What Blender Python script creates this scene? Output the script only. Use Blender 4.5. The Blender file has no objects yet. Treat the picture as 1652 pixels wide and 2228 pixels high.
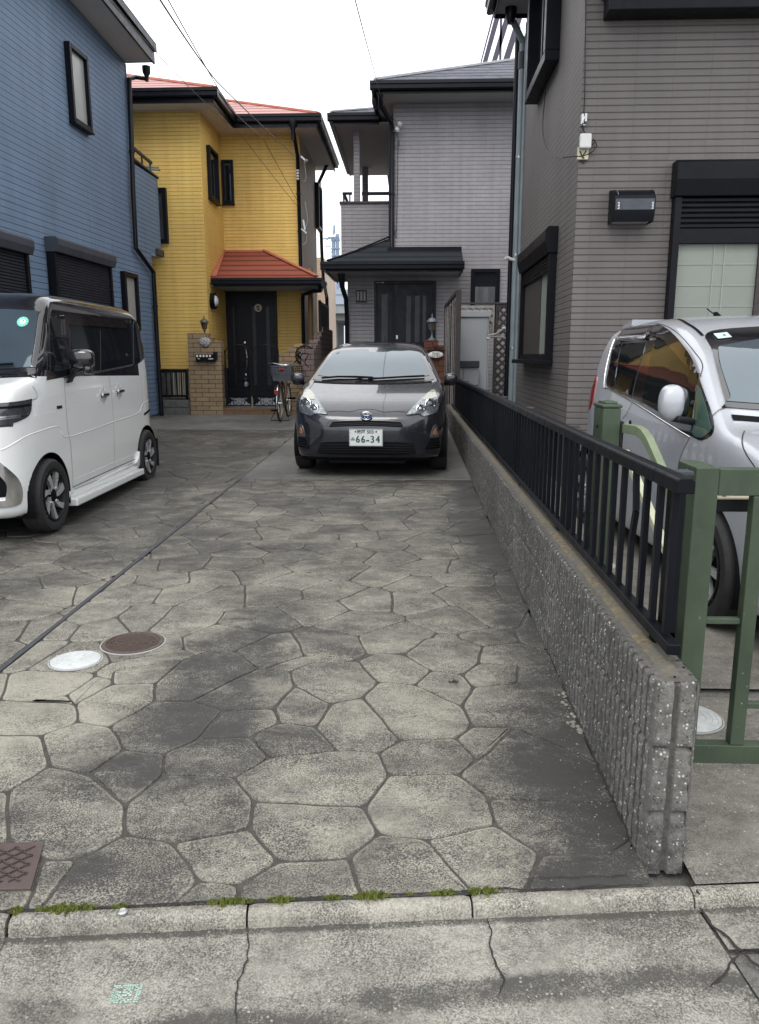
import bpy, bmesh, math, random
import numpy as np
from mathutils import Vector, Matrix, noise
from mathutils.geometry import delaunay_2d_cdt
random.seed(7)
R = math.radians
SC = bpy.context.scene
COL = SC.collection

# ------------------------------------------------------------------ camera, sky, sun, exposure
cam_d = bpy.data.cameras.new('camera')
cam = bpy.data.objects.new('camera', cam_d)
COL.objects.link(cam)
cam_d.sensor_fit = 'VERTICAL'
cam_d.sensor_height = 24.0
cam_d.lens = 24.0 * 1667.0 / 2228.0
cam_d.clip_start = 0.05
cam_d.clip_end = 1000
cam.location = (0, 0, 1.38)
cam.rotation_euler = (R(90 - 11.396), 0, R(2.256))
SC.camera = cam

SUN_EL, SUN_AZ = R(50), R(196)          # azimuth from +Y clockwise: high, behind the viewer and a little to the left
world = bpy.data.worlds.new('World')
SC.world = world
world.use_nodes = True
wn, wl = world.node_tree.nodes, world.node_tree.links
wn.clear()
sky = wn.new('ShaderNodeTexSky')
sky.sky_type = 'NISHITA'
sky.sun_disc = False
sky.sun_elevation = SUN_EL
sky.sun_rotation = SUN_AZ
tc = wn.new('ShaderNodeTexCoord')
sep = wn.new('ShaderNodeSeparateXYZ')
wl.new(tc.outputs['Generated'], sep.inputs[0])
ramp = wn.new('ShaderNodeValToRGB')      # cloud sheet: brighter overhead than near the horizon
ramp.color_ramp.elements[0].position = 0.0
ramp.color_ramp.elements[0].color = (0.80, 0.83, 0.88, 1)
ramp.color_ramp.elements[1].position = 0.9
ramp.color_ramp.elements[1].color = (1, 1, 1, 1)
wl.new(sep.outputs['Z'], ramp.inputs[0])
nz = wn.new('ShaderNodeTexNoise')
nz.inputs['Scale'].default_value = 2.2
nz.inputs['Detail'].default_value = 4
wl.new(tc.outputs['Generated'], nz.inputs['Vector'])
mr = wn.new('ShaderNodeMapRange')
mr.inputs['From Min'].default_value = 0.3
mr.inputs['From Max'].default_value = 0.7
mr.inputs['To Min'].default_value = 15.0
mr.inputs['To Max'].default_value = 22.0
wl.new(nz.outputs['Fac'], mr.inputs['Value'])
vm = wn.new('ShaderNodeVectorMath')
vm.operation = 'SCALE'
wl.new(ramp.outputs[0], vm.inputs[0])
wl.new(mr.outputs[0], vm.inputs['Scale'])
mix = wn.new('ShaderNodeMix')
mix.data_type = 'RGBA'
mix.inputs[0].default_value = 0.9
wl.new(sky.outputs[0], mix.inputs[6])
wl.new(vm.outputs[0], mix.inputs[7])
bg = wn.new('ShaderNodeBackground')
bg.inputs['Strength'].default_value = 0.1
wl.new(mix.outputs[2], bg.inputs['Color'])
wo = wn.new('ShaderNodeOutputWorld')
wl.new(bg.outputs[0], wo.inputs[0])

sun_d = bpy.data.lights.new('sun', 'SUN')
sun_d.energy = 1.0
sun_d.angle = R(25)
sun_d.color = (1.0, 0.97, 0.92)
sun = bpy.data.objects.new('sun', sun_d)
COL.objects.link(sun)
sdir = Vector((math.sin(SUN_AZ) * math.cos(SUN_EL), math.cos(SUN_AZ) * math.cos(SUN_EL), math.sin(SUN_EL)))
sun.rotation_euler = sdir.to_track_quat('Z', 'Y').to_euler()
sun.location = (0, 0, 20)
SC.view_settings.view_transform = 'Standard'
SC.view_settings.look = 'None'
SC.view_settings.gamma = 1
SC.view_settings.exposure = 0.25

# ------------------------------------------------------------------ materials
def srgb(h):
    c = [int(h[i:i + 2], 16) / 255 for i in (0, 2, 4)]
    return tuple(x / 12.92 if x <= .04045 else ((x + .055) / 1.055) ** 2.4 for x in c)

class NT:
    """small helper for shader node graphs"""
    def __init__(s, name):
        s.mat = bpy.data.materials.new(name)
        s.mat.use_nodes = True
        s.n, s.l = s.mat.node_tree.nodes, s.mat.node_tree.links
        s.bsdf = s.n['Principled BSDF']
        s._pos = None
    def new(s, t, **kw):
        n = s.n.new(t)
        for k, v in kw.items(): setattr(n, k, v)
        return n
    def link(s, a, b): s.l.new(a, b)
    def put(s, sock, v):
        if hasattr(v, 'is_output') or isinstance(v, bpy.types.NodeSocket): s.l.new(v, sock)
        else: sock.default_value = v
    def pos(s):
        if s._pos is None: s._pos = s.new('ShaderNodeNewGeometry')
        return s._pos.outputs['Position']
    def obj(s):
        return s.new('ShaderNodeTexCoord').outputs['Object']
    def nor(s):
        s.pos(); return s._pos.outputs['Normal']
    def xyz(s, v):
        n = s.new('ShaderNodeSeparateXYZ'); s.put(n.inputs[0], v); return n.outputs
    def comb(s, x, y, z):
        n = s.new('ShaderNodeCombineXYZ')
        for i, v in enumerate((x, y, z)): s.put(n.inputs[i], v)
        return n.outputs[0]
    def m(s, op, a, b=0.0, c=None, clamp=False):
        n = s.new('ShaderNodeMath', operation=op, use_clamp=clamp)
        s.put(n.inputs[0], a); s.put(n.inputs[1], b)
        if c is not None: s.put(n.inputs[2], c)
        return n.outputs[0]
    def rng(s, v, a, b, c=0.0, d=1.0, smooth=False):
        n = s.new('ShaderNodeMapRange')
        if smooth: n.interpolation_type = 'SMOOTHSTEP'
        s.put(n.inputs['Value'], v)
        for k, x in zip(('From Min', 'From Max', 'To Min', 'To Max'), (a, b, c, d)): n.inputs[k].default_value = x
        return n.outputs[0]
    def noise(s, scale, detail=3, rough=.55, vec=None, stretch=None, dist=0.0):
        v = vec if vec is not None else s.pos()
        if stretch:
            mp = s.new('ShaderNodeMapping'); s.put(mp.inputs['Vector'], v); mp.inputs['Scale'].default_value = stretch
            v = mp.outputs[0]
        n = s.new('ShaderNodeTexNoise')
        s.put(n.inputs['Vector'], v)
        n.inputs['Scale'].default_value = scale
        n.inputs['Detail'].default_value = detail
        n.inputs['Roughness'].default_value = rough
        n.inputs['Distortion'].default_value = dist
        return n.outputs['Fac']
    def vor(s, scale, feature='F1', out='Distance', vec=None, rand=1.0):
        n = s.new('ShaderNodeTexVoronoi', feature=feature)
        s.put(n.inputs['Vector'], vec if vec is not None else s.pos())
        n.inputs['Scale'].default_value = scale
        n.inputs['Randomness'].default_value = rand
        return n.outputs[out]
    def mixc(s, f, a, b, mode='MIX'):
        n = s.new('ShaderNodeMix', data_type='RGBA', blend_type=mode)
        s.put(n.inputs[0], f)
        for i, v in ((6, a), (7, b)):
            if isinstance(v, tuple) and len(v) == 3: v = (*v, 1)
            s.put(n.inputs[i], v)
        return n.outputs[2]
    def bump(s, h, dist=.01, strength=1.0, normal=None):
        n = s.new('ShaderNodeBump')
        n.inputs['Distance'].default_value = dist
        n.inputs['Strength'].default_value = strength
        s.put(n.inputs['Height'], h)
        if normal is not None: s.link(normal, n.inputs['Normal'])
        return n.outputs[0]
    def out(s, color=None, rough=None, normal=None, metal=None, spec=None, coat=None, ior=None):
        b = s.bsdf
        if color is not None:
            if isinstance(color, tuple) and len(color) == 3: color = (*color, 1)
            s.put(b.inputs['Base Color'], color)
        if rough is not None: s.put(b.inputs['Roughness'], rough)
        if normal is not None: s.link(normal, b.inputs['Normal'])
        if metal is not None: s.put(b.inputs['Metallic'], metal)
        if spec is not None: s.put(b.inputs['Specular IOR Level'], spec)
        if ior is not None: s.put(b.inputs['IOR'], ior)
        if coat is not None:
            s.put(b.inputs['Coat Weight'], coat); b.inputs['Coat Roughness'].default_value = .03
        return s.mat

def simple(name, col, rough=.55, metal=0.0, var=.12, vs=6.0, bump=.0, bs=120.0, **kw):
    """plain painted / moulded surface with slight mottling, dust and surface grain"""
    if isinstance(col, str): col = srgb(col)
    t = NT(name)
    f = t.noise(vs, 4, .6)
    c = t.mixc(t.rng(f, .3, .7), tuple(x * (1 - var) for x in col), tuple(min(1, x * (1 + var)) for x in col))
    r = t.rng(t.noise(vs * 3, 3), .3, .7, max(0, rough - .07), min(1, rough + .07))
    nrm = t.bump(t.noise(bs, 3), .002, bump) if bump else None
    return t.out(c, r, nrm, metal, **kw)

def siding(name, col, course, width=None, offset=0.0, lap=.10, grain=90, groove=.45, var=.10, streak=.12, zoff=0.0, rough=.6, gw=.012, vj=.6):
    """fibre-cement siding: horizontal courses, optional brick joints, rough printed grain, rain streaks"""
    if isinstance(col, str): col = srgb(col)
    t = NT(name)
    p = t.xyz(t.pos()); n = t.xyz(t.nor())
    side = t.m('GREATER_THAN', t.m('ABSOLUTE', n[0]), .7)
    u = t.m('ADD', t.m('MULTIPLY', p[1], side), t.m('MULTIPLY', p[0], t.m('SUBTRACT', 1.0, side)))
    zc = t.m('DIVIDE', t.m('ADD', p[2], zoff + 10), course)
    fz = t.m('FRACT', zc)
    row = t.m('FLOOR', zc)
    # distance to course edge, 0 at the joint
    dz = t.m('MINIMUM', fz, t.m('SUBTRACT', 1.0, fz))
    gz = t.rng(dz, lap * .35, lap, 1.0, 0.0, True)
    g = gz
    if width:
        uo = t.m('ADD', t.m('DIVIDE', u, width), t.m('MULTIPLY', t.m('MODULO', row, 2.0), offset))
        fu = t.m('FRACT', t.m('ADD', uo, 50.0))
        du = t.m('MULTIPLY', t.m('MINIMUM', fu, t.m('SUBTRACT', 1.0, fu)), width)
        gu = t.rng(du, gw * .15, gw * .5, 1.0, 0.0, True)
        g = t.m('MAXIMUM', gz, t.m('MULTIPLY', gu, vj))
        cell = t.comb(t.m('FLOOR', t.m('ADD', uo, 50.0)), row, 0.0)
        wn_ = t.new('ShaderNodeTexWhiteNoise'); t.link(cell, wn_.inputs[0]); cv = wn_.outputs[0]
    else:
        wn_ = t.new('ShaderNodeTexWhiteNoise'); t.link(t.comb(t.m('FLOOR', t.m('DIVIDE', u, 3.03)), row, 0.0), wn_.inputs[0]); cv = wn_.outputs[0]
    big = t.noise(.7, 4, .6)
    st = t.noise(5.0, 4, .6, stretch=(1, 1, .08))
    fine = t.noise(grain, 3, .6, stretch=(1, 1, 1.6))
    k = t.m('ADD', t.m('ADD', t.rng(big, .3, .7, -var, var), t.rng(st, .3, .7, -streak, streak)), t.m('ADD', t.rng(cv, 0, 1, -.035, .035), t.rng(fine, .3, .7, -.06, .06)))
    c = t.mixc(t.m('ADD', .5, t.m('MULTIPLY', k, 1.0)), tuple(x * .5 for x in col), tuple(min(1, x * 1.5) for x in col))
    if not width:                                   # sealed butt joints between panels
        fp_ = t.m('FRACT', t.m('DIVIDE', t.m('ADD', u, 51.2), 3.03))
        g = t.m('MAXIMUM', g, t.m('MULTIPLY', t.rng(t.m('MULTIPLY', t.m('MINIMUM', fp_, t.m('SUBTRACT', 1.0, fp_)), 3.03), .003, .007, 1.0, 0.0), .45))
    c = t.mixc(t.m('MULTIPLY', g, groove), c, tuple(x * .16 for x in col))  # lap shadow and joint lines darkened into the colour
    # lower edge of each board juts out, the groove sits back
    h = t.m('ADD', t.m('MULTIPLY', t.m('SUBTRACT', 1.0, g), 1.0), t.m('MULTIPLY', t.m('SUBTRACT', 1.0, fz), .25))
    b1 = t.bump(h, .006, .9)
    b2 = t.bump(fine, .004, .55, b1)
    return t.out(c, rough, b2)

def brickmat(name, c1, c2, mortar, bh, bw, mort=.010, rough=.85, zoff=0.0, uoff=0.0, bump=.8, var=.25, tint=0.6, spots=0.0):
    if isinstance(c1, str): c1, c2, mortar = srgb(c1), srgb(c2), srgb(mortar)
    t = NT(name)
    p = t.xyz(t.pos()); n = t.xyz(t.nor())
    side = t.m('GREATER_THAN', t.m('ABSOLUTE', n[0]), .7)
    u = t.m('ADD', t.m('MULTIPLY', p[1], side), t.m('MULTIPLY', p[0], t.m('SUBTRACT', 1.0, side)))
    z = t.m('DIVIDE', t.m('ADD', p[2], zoff + 10), bh)
    fz = t.m('FRACT', z); row = t.m('FLOOR', z)
    uo = t.m('ADD', t.m('DIVIDE', t.m('ADD', u, 50 + uoff), bw), t.m('MULTIPLY', t.m('MODULO', row, 2.0), .5))
    fu = t.m('FRACT', uo)
    dz = t.m('MULTIPLY', t.m('MINIMUM', fz, t.m('SUBTRACT', 1.0, fz)), bh)
    du = t.m('MULTIPLY', t.m('MINIMUM', fu, t.m('SUBTRACT', 1.0, fu)), bw)
    wob = t.rng(t.noise(40, 3), .3, .7, -.002, .002)
    d = t.m('ADD', t.m('MINIMUM', dz, du), wob)
    g = t.rng(d, mort * .35, mort * .65, 1.0, 0.0, True)
    wn_ = t.new('ShaderNodeTexWhiteNoise'); t.link(t.comb(t.m('FLOOR', uo), row, 0.0), wn_.inputs[0])
    f = t.m('ADD', t.m('MULTIPLY', wn_.outputs[0], tint), t.m('MULTIPLY', t.rng(t.noise(14, 4, .65), .3, .7), 1 - tint))
    c = t.mixc(f, c1, c2)
    dirt = t.rng(t.noise(60, 4, .7), .35, .65, 1 - var, 1 + var * .4)
    c = t.mixc(1.0, c, t.comb(dirt, dirt, dirt), 'MULTIPLY')
    if spots:
        sp = t.rng(t.vor(28), .10, .16, 1.0, 0.0)
        c = t.mixc(t.m('MULTIPLY', sp, spots), c, (.035, .03, .028))
    c = t.mixc(g, c, mortar)
    b = t.bump(t.m('SUBTRACT', 1.0, g), .006, bump)
    b = t.bump(t.noise(130, 3), .003, .5, b)
    return t.out(c, rough, b)

def roofmat(name, col, dz=.075, axis_w=.45, rough=.6, streak=.2, light=None):
    """slate courses running level across the slope"""
    if isinstance(col, str): col = srgb(col)
    light = srgb(light) if light else tuple(min(1, x * 1.6) for x in col)
    t = NT(name)
    p = t.xyz(t.pos()); n = t.xyz(t.nor())
    z = t.m('DIVIDE', t.m('ADD', p[2], 10), dz)
    fz = t.m('FRACT', z); row = t.m('FLOOR', z)
    side = t.m('GREATER_THAN', t.m('ABSOLUTE', n[0]), t.m('ABSOLUTE', n[1]))
    u = t.m('ADD', t.m('MULTIPLY', p[1], side), t.m('MULTIPLY', p[0], t.m('SUBTRACT', 1.0, side)))
    uo = t.m('ADD', t.m('DIVIDE', t.m('ADD', u, 60.0), axis_w), t.m('MULTIPLY', row, .37))
    wn_ = t.new('ShaderNodeTexWhiteNoise'); t.link(t.comb(t.m('FLOOR', uo), row, 0.0), wn_.inputs[0])
    fu = t.m('FRACT', uo)
    du = t.m('MULTIPLY', t.m('MINIMUM', fu, t.m('SUBTRACT', 1.0, fu)), axis_w)
    gu = t.rng(du, .003, .008, 1.0, 0.0)
    g = t.rng(fz, .12, .42, 1.0, 0.0, True)
    g = t.m('MAXIMUM', g, t.m('MULTIPLY', gu, .35))
    f = t.m('ADD', t.m('MULTIPLY', wn_.outputs[0], .35), t.rng(t.noise(3.0, 5, .7), .35, .7, 0, .65))
    c = t.mixc(f, col, light)
    c = t.mixc(t.m('MULTIPLY', g, .75), c, tuple(x * .25 for x in col))
    return t.out(c, rough, t.bump(t.m('SUBTRACT', 1.0, g), .01, .8), None, .2)

def glass(name, col, rough=.04, ior=1.8, var=.3):
    t = NT(name)
    if isinstance(col, str): col = srgb(col)
    f = t.noise(1.3, 3)
    c = t.mixc(t.rng(f, .35, .65), tuple(x * (1 - var) for x in col), tuple(x * (1 + var) for x in col))
    b = t.bump(t.noise(1.6, 2), .01, .25)
    t.bsdf.inputs['Specular Tint'].default_value = (.80, .93, 1.0, 1)  # sky glow put in as a bluish reflection tint
    return t.out(c, rough, b, 0.0, None, None, ior)

def paint(name, col, rough=.28, flake=0.0, metal=0.0, coat=1.0, dust=.06):
    if isinstance(col, str): col = srgb(col)
    t = NT(name)
    c = col
    if flake:
        wn_ = t.vor(900, 'F1', 'Color', t.obj())
        v = t.xyz(wn_)[0]
        c = t.mixc(t.m('MULTIPLY', v, flake), col, tuple(min(1, x * 3.0) for x in col))
    d = t.rng(t.noise(4, 4, .7, t.obj()), .45, .75, 0, dust)
    c = t.mixc(d, c, (.3, .28, .25))
    r = t.rng(t.noise(9, 3, .6, t.obj()), .3, .7, rough - .03, rough + .05)
    return t.out(c, r, None, metal, None, coat)

# ------------------------------------------------------------------ meshes
class MB:
    def __init__(s):
        s.v, s.f, s.mi = [], [], []
    def add(s, vs, fs, mi=0):
        o = len(s.v)
        s.v += [tuple(map(float, p)) for p in vs]
        s.f += [tuple(o + i for i in f) for f in fs]
        s.mi += [mi] * len(fs)
        return s
    def box(s, x0, x1, y0, y1, z0, z1, mi=0):
        if x0 > x1: x0, x1 = x1, x0
        if y0 > y1: y0, y1 = y1, y0
        if z0 > z1: z0, z1 = z1, z0
        vs = [(x0, y0, z0), (x1, y0, z0), (x1, y1, z0), (x0, y1, z0), (x0, y0, z1), (x1, y0, z1), (x1, y1, z1), (x0, y1, z1)]
        return s.add(vs, [(0, 3, 2, 1), (4, 5, 6, 7), (0, 1, 5, 4), (1, 2, 6, 5), (2, 3, 7, 6), (3, 0, 4, 7)], mi)
    def bar(s, p0, p1, w, h, up=(0, 0, 1), mi=0):
        """rectangular bar from p0 to p1"""
        p0, p1 = Vector(p0), Vector(p1)
        d = (p1 - p0).normalized(); up = Vector(up)
        a = d.cross(up)
        if a.length < 1e-5: a = d.cross(Vector((1, 0, 0)))
        a.normalize(); b = a.cross(d).normalized()
        a *= w / 2; b *= h / 2
        vs = [p + q for p in (p0, p1) for q in (-a - b, a - b, a + b, -a + b)]
        return s.add(vs, [(3, 2, 1, 0), (4, 5, 6, 7), (0, 1, 5, 4), (1, 2, 6, 5), (2, 3, 7, 6), (3, 0, 4, 7)], mi)
    def tube(s, path, r, n=8, mi=0, closed=False, cap=True):
        P = [Vector(p) for p in path]; N = len(P)
        rs = r if isinstance(r, (list, tuple)) else [r] * N
        rings = []; prev = None
        for i, p in enumerate(P):
            if closed: d = P[(i + 1) % N] - P[i - 1]
            else: d = P[min(i + 1, N - 1)] - P[max(i - 1, 0)]
            d.normalize()
            if prev is None:
                a = d.cross(Vector((0, 0, 1)))
                if a.length < 1e-3: a = d.cross(Vector((1, 0, 0)))
            else:
                a = prev - d * prev.dot(d)
            a.normalize(); prev = a; b = d.cross(a)
            rings.append([p + (a * math.cos(2 * math.pi * k / n) + b * math.sin(2 * math.pi * k / n)) * rs[i] for k in range(n)])
        vs = [q for rg in rings for q in rg]; fs = []
        for i in range(N if closed else N - 1):
            j = (i + 1) % N
            for k in range(n):
                fs.append((i * n + k, i * n + (k + 1) % n, j * n + (k + 1) % n, j * n + k))
        if cap and not closed:
            fs.append(tuple(range(n - 1, -1, -1))); fs.append(tuple((N - 1) * n + k for k in range(n)))
        return s.add(vs, fs, mi)
    def cyl(s, p0, p1, r, n=16, mi=0, r2=None):
        return s.tube([p0, p1], [r, r if r2 is None else r2], n, mi)
    def lathe(s, prof, origin=(0, 0, 0), axis=(0, 0, 1), n=24, mi=0, ref=None, cap=True):
        """prof: list of (radius, height along axis)"""
        ax = Vector(axis).normalized(); o = Vector(origin)
        a = ax.cross(Vector(ref) if ref else (Vector((0, 0, 1)) if abs(ax.z) < .9 else Vector((1, 0, 0)))).normalized(); b = ax.cross(a)
        vs, fs = [], []
        for r, h in prof:
            for k in range(n):
                t = 2 * math.pi * k / n
                vs.append(o + ax * h + (a * math.cos(t) + b * math.sin(t)) * r)
        for i in range(len(prof) - 1):
            for k in range(n):
                fs.append((i * n + k, i * n + (k + 1) % n, (i + 1) * n + (k + 1) % n, (i + 1) * n + k))
        if cap and prof[0][0] > 1e-4: fs.append(tuple(range(n - 1, -1, -1)))
        if cap and prof[-1][0] > 1e-4: fs.append(tuple((len(prof) - 1) * n + k for k in range(n)))
        return s.add(vs, fs, mi)
    def prism(s, pts, vec, mi=0):
        """flat polygon pushed along vec"""
        P = [Vector(p) for p in pts]; v = Vector(vec); n = len(P)
        nn = Vector((0, 0, 0))
        for i in range(n): nn += P[i].cross(P[(i + 1) % n])
        if nn.dot(v) > 0: P.reverse()
        vs = P + [p + v for p in P]
        fs = [tuple(range(n)), tuple(range(2 * n - 1, n - 1, -1))]
        fs += [(i + 1, i, n + i, n + i + 1) if i + 1 < n else (0, i, n + i, n) for i in range(n)]
        return s.add(vs, fs, mi)
    def fr(s, F, a0, a1, n0, n1, z0, z1, mi=0):
        """box in a wall frame F=(origin,tangent,normal)"""
        O, T, N = F
        vs = []
        for z in (z0, z1):
            for a, n in ((a0, n0), (a1, n0), (a1, n1), (a0, n1)):
                vs.append((O[0] + T[0] * a + N[0] * n, O[1] + T[1] * a + N[1] * n, z))
        t3 = T[0] * N[1] - T[1] * N[0]
        fs = [(0, 3, 2, 1), (4, 5, 6, 7), (0, 1, 5, 4), (1, 2, 6, 5), (2, 3, 7, 6), (3, 0, 4, 7)]
        if (t3 * (a1 - a0) * (n1 - n0) * (z1 - z0)) < 0: fs = [tuple(reversed(f)) for f in fs]
        return s.add(vs, fs, mi)
    def pod(s, c, hx, hy, hz, p=3.2, n=20, m=12, mi=0, taper=0.0):
        """rounded-box blob (superellipsoid), e.g. a mirror housing"""
        vs = []; fs = []
        sp = lambda a: math.copysign(abs(a) ** (2 / p), a)
        for i in range(m + 1):
            ph = math.pi * i / m
            for k in range(n):
                t = 2 * math.pi * k / n
                z = sp(math.cos(ph)); f = 1 - taper * z
                vs.append((c[0] + hx * f * sp(math.sin(ph)) * sp(math.cos(t)), c[1] + hy * f * sp(math.sin(ph)) * sp(math.sin(t)), c[2] + hz * z))
        for i in range(m):
            for k in range(n): fs.append((i * n + k, (i + 1) * n + k, (i + 1) * n + (k + 1) % n, i * n + (k + 1) % n))
        return s.add(vs, fs, mi)
    def sphere(s, c, r, n=12, m=8, mi=0, sc=(1, 1, 1)):
        vs = []; fs = []
        for i in range(m + 1):
            ph = math.pi * i / m
            for k in range(n):
                t = 2 * math.pi * k / n
                vs.append((c[0] + r * sc[0] * math.sin(ph) * math.cos(t), c[1] + r * sc[1] * math.sin(ph) * math.sin(t), c[2] + r * sc[2] * math.cos(ph)))
        for i in range(m):
            for k in range(n):
                fs.append((i * n + k, (i + 1) * n + k, (i + 1) * n + (k + 1) % n, i * n + (k + 1) % n))
        return s.add(vs, fs, mi)
    def build(s, name, mats, parent=None, smooth=None, bevel=0.0, local=False, seg=2):
        me = bpy.data.meshes.new(name)
        v = s.v
        if parent is not None and not local:
            L = world_loc(parent)
            v = [(a - L[0], b - L[1], c - L[2]) for a, b, c in v]
        me.from_pydata(v, [], s.f)
        if not isinstance(mats, (list, tuple)): mats = [mats]
        for m_ in mats: me.materials.append(m_)
        me.polygons.foreach_set('material_index', s.mi)
        me.validate(); me.update()
        if smooth is not None:
            me.polygons.foreach_set('use_smooth', [True] * len(me.polygons))
            if smooth > 0: me.set_sharp_from_angle(angle=R(smooth))
        o = bpy.data.objects.new(name, me)
        COL.objects.link(o)
        if parent is not None: o.parent = parent
        if bevel:
            b = o.modifiers.new('bevel', 'BEVEL'); b.width = bevel; b.segments = seg; b.limit_method = 'ANGLE'; b.angle_limit = R(40)
            b.harden_normals = False
        return o

def world_loc(o):
    L = Vector((0, 0, 0))
    while o is not None:
        L += o.location; o = o.parent
    return L

def tag(o, label=None, cat=None, group=None, kind=None):
    if label: o['label'] = label
    if cat: o['category'] = cat
    if group: o['group'] = group
    if kind: o['kind'] = kind
    return o

def thing(name, label, cat, loc=(0, 0, 0), rz=0.0, group=None):
    o = bpy.data.objects.new(name, None)
    o.empty_display_size = .2
    COL.objects.link(o)
    o.location = loc; o.rotation_euler = (0, 0, rz)
    return tag(o, label, cat, group)

def gz(y): return .018 * min(y, 16.0)

def text_mesh(body, size, F, a, z, mat, name, parent, n0=.003, thick=.002, align='CENTER', sx=1.0, local=False, shear=0.0, offset=0.0):
    """lettering standing on wall frame F at (a, z)"""
    c = bpy.data.curves.new(name, 'FONT')
    c.body = body; c.size = size; c.align_x = align; c.align_y = 'CENTER'; c.extrude = thick / 2; c.shear = shear; c.offset = offset
    o = bpy.data.objects.new(name, c); COL.objects.link(o)
    bpy.context.view_layer.update()
    me = bpy.data.meshes.new_from_object(o.evaluated_get(bpy.context.evaluated_depsgraph_get()))
    bpy.data.objects.remove(o)
    O, T, N = F
    L = world_loc(parent) if (parent is not None and not local) else Vector((0, 0, 0))
    for v in me.vertices:
        x, y, zz = v.co
        v.co = (O[0] + T[0] * (a + x * sx) + N[0] * (n0 + zz) - L[0], O[1] + T[1] * (a + x * sx) + N[1] * (n0 + zz) - L[1], z + y - L[2])
    me.materials.clear(); me.materials.append(mat)
    t3 = T[0] * N[1] - T[1] * N[0]
    if t3 > 0: me.flip_normals()
    ob = bpy.data.objects.new(name, me); COL.objects.link(ob)
    if parent is not None: ob.parent = parent
    return ob
# ------------------------------------------------------------------ shared materials
M = {}
M['black'] = simple('black_aluminium', (.004, .0048, .008), .42, 0, .2, 5, .15, 200, spec=.18)
M['gutter'] = simple('gutter_black_vinyl', (.0045, .0055, .010), .38, 0, .2, 3, spec=.25)
M['shutter'] = simple('shutter_dark_grey', (.018, .020, .028), .5, 0, .15, 3, spec=.25)
M['shutterbox'] = simple('shutter_box_grey', (.048, .054, .068), .5, 0, .12, 3, spec=.3)
M['soffit'] = simple('soffit_board', (.62, .60, .58), .8, 0, .05, 2)
M['soffit_grey'] = simple('soffit_grey', (.36, .36, .37), .8, 0, .05, 2)
M['frost'] = simple('frosted_pane', (.28, .28, .27), .35, 0, .1, 2)
M['pane_dark'] = glass('window_pane_dark', (.012, .014, .018))
M['pane_grey'] = glass('window_pane_grey', (.07, .075, .09), .12)
M['pane_screen'] = simple('insect_screen_pane', (.16, .16, .17), .4, 0, .12, 2)
M['pane_green'] = simple('shoji_paper', (.225, .250, .220), .6, 0, .05, 2)
M['lattice_line'] = simple('shoji_strip', (.290, .315, .280), .6)
M['steel'] = simple('brushed_steel', (.5, .5, .5), .35, .9, .1, 20)
M['white'] = simple('white_plastic', (.62, .62, .60), .5, 0, .08, 8)
M['offwhite'] = simple('aged_cream_plastic', (.50, .46, .34), .55, 0, .1, 12)
M['whitepaint'] = simple('white_lettering', (.75, .75, .73), .5)
M['blackpaint'] = simple('dark_green_lettering', (.01, .045, .03), .5)
M['ink'] = simple('black_ink', (.004, .004, .005), .7, spec=.12)
M['rubber'] = simple('tyre_rubber', (.016, .016, .017), .75, 0, .25, 30, .4, 150)
M['darkplastic'] = simple('dark_plastic', (.010, .011, .013), .5, 0, .2, 10, spec=.3)
M['chrome'] = simple('chrome', (.75, .76, .78), .12, 1.0, .04, 5)
M['rim'] = simple('alloy_rim', (.62, .63, .64), .3, .7, .1, 10)
M['darkgrey_pipe'] = simple('blue_grey_pipe', (.20, .245, .265), .4, 0, .12, 4)
t = NT('green_gate_paint')
c = t.mixc(t.rng(t.noise(9, 4, .6, stretch=(1, 1, .35)), .3, .7), (.032, .050, .029), (.052, .078, .046))
c = t.mixc(t.rng(t.noise(3, 5, .7), .5, .75, 0, .35), c, (.10, .11, .075))
chip = t.m('MULTIPLY', t.m('GREATER_THAN', t.noise(75, 3, .7), .69), t.m('GREATER_THAN', t.noise(4, 2), .55))
c = t.mixc(chip, c, (.34, .36, .33))
M['green'] = t.out(c, t.rng(t.noise(20, 3), .3, .7, .42, .62), t.bump(t.noise(160, 3), .002, .2))
M['cream'] = simple('cream_gate_arm', (.50, .50, .36), .5, 0, .12, 14)
M['olive'] = simple('pale_olive_arm', (.17, .21, .13), .5, 0, .12, 14)
M['red_roof'] = roofmat('red_slate_roof', (.38, .21, .20), .18, .9, .85, light='BE9692')
M['red_porch'] = roofmat('red_porch_slate', (.24, .072, .050), .125, .9, .8, light='94503F')
M['slate'] = roofmat('dark_slate_roof', (.050, .053, .062), .19, .5, .85, light='70727E')
M['slate_porch'] = roofmat('dark_porch_slate', (.017, .020, .024), .125, .9, .8, light='2B3038')
M['ridge_red'] = simple('red_ridge_cap', (.42, .13, .08), .55)
M['ridge_grey'] = simple('grey_ridge_cap', (.34, .34, .36), .5, .2)
M['blue_siding'] = siding('blue_siding', (.122, .182, .272), .0825, None, lap=.09, groove=.55, streak=.09, var=.12, grain=70)
M['yellow_siding'] = siding('yellow_siding', (.90, .48, .13), .068, .455, .37, lap=.10, groove=.30, streak=.10, gw=.012)
M['gray_siding'] = siding('grey_mauve_siding', (.285, .272, .286), .0745, .318, .5, lap=.10, groove=.40, streak=.10, var=.12, gw=.012)
M['brown_siding'] = siding('taupe_grey_siding', (.132, .120, .115), .0572, .325, 0.0, lap=.12, groove=.46, vj=.25, grain=160, gw=.012, streak=.09, var=.12)
M['beige_siding'] = siding('weathered_beige_siding', (.52, .40, .30), .068, .3, .5, lap=.13, groove=.35)
M['tan_brick'] = brickmat('tan_brick', '86735A', 'A08A6C', '2E2722', .087, .27, .009, spots=.5)
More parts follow.
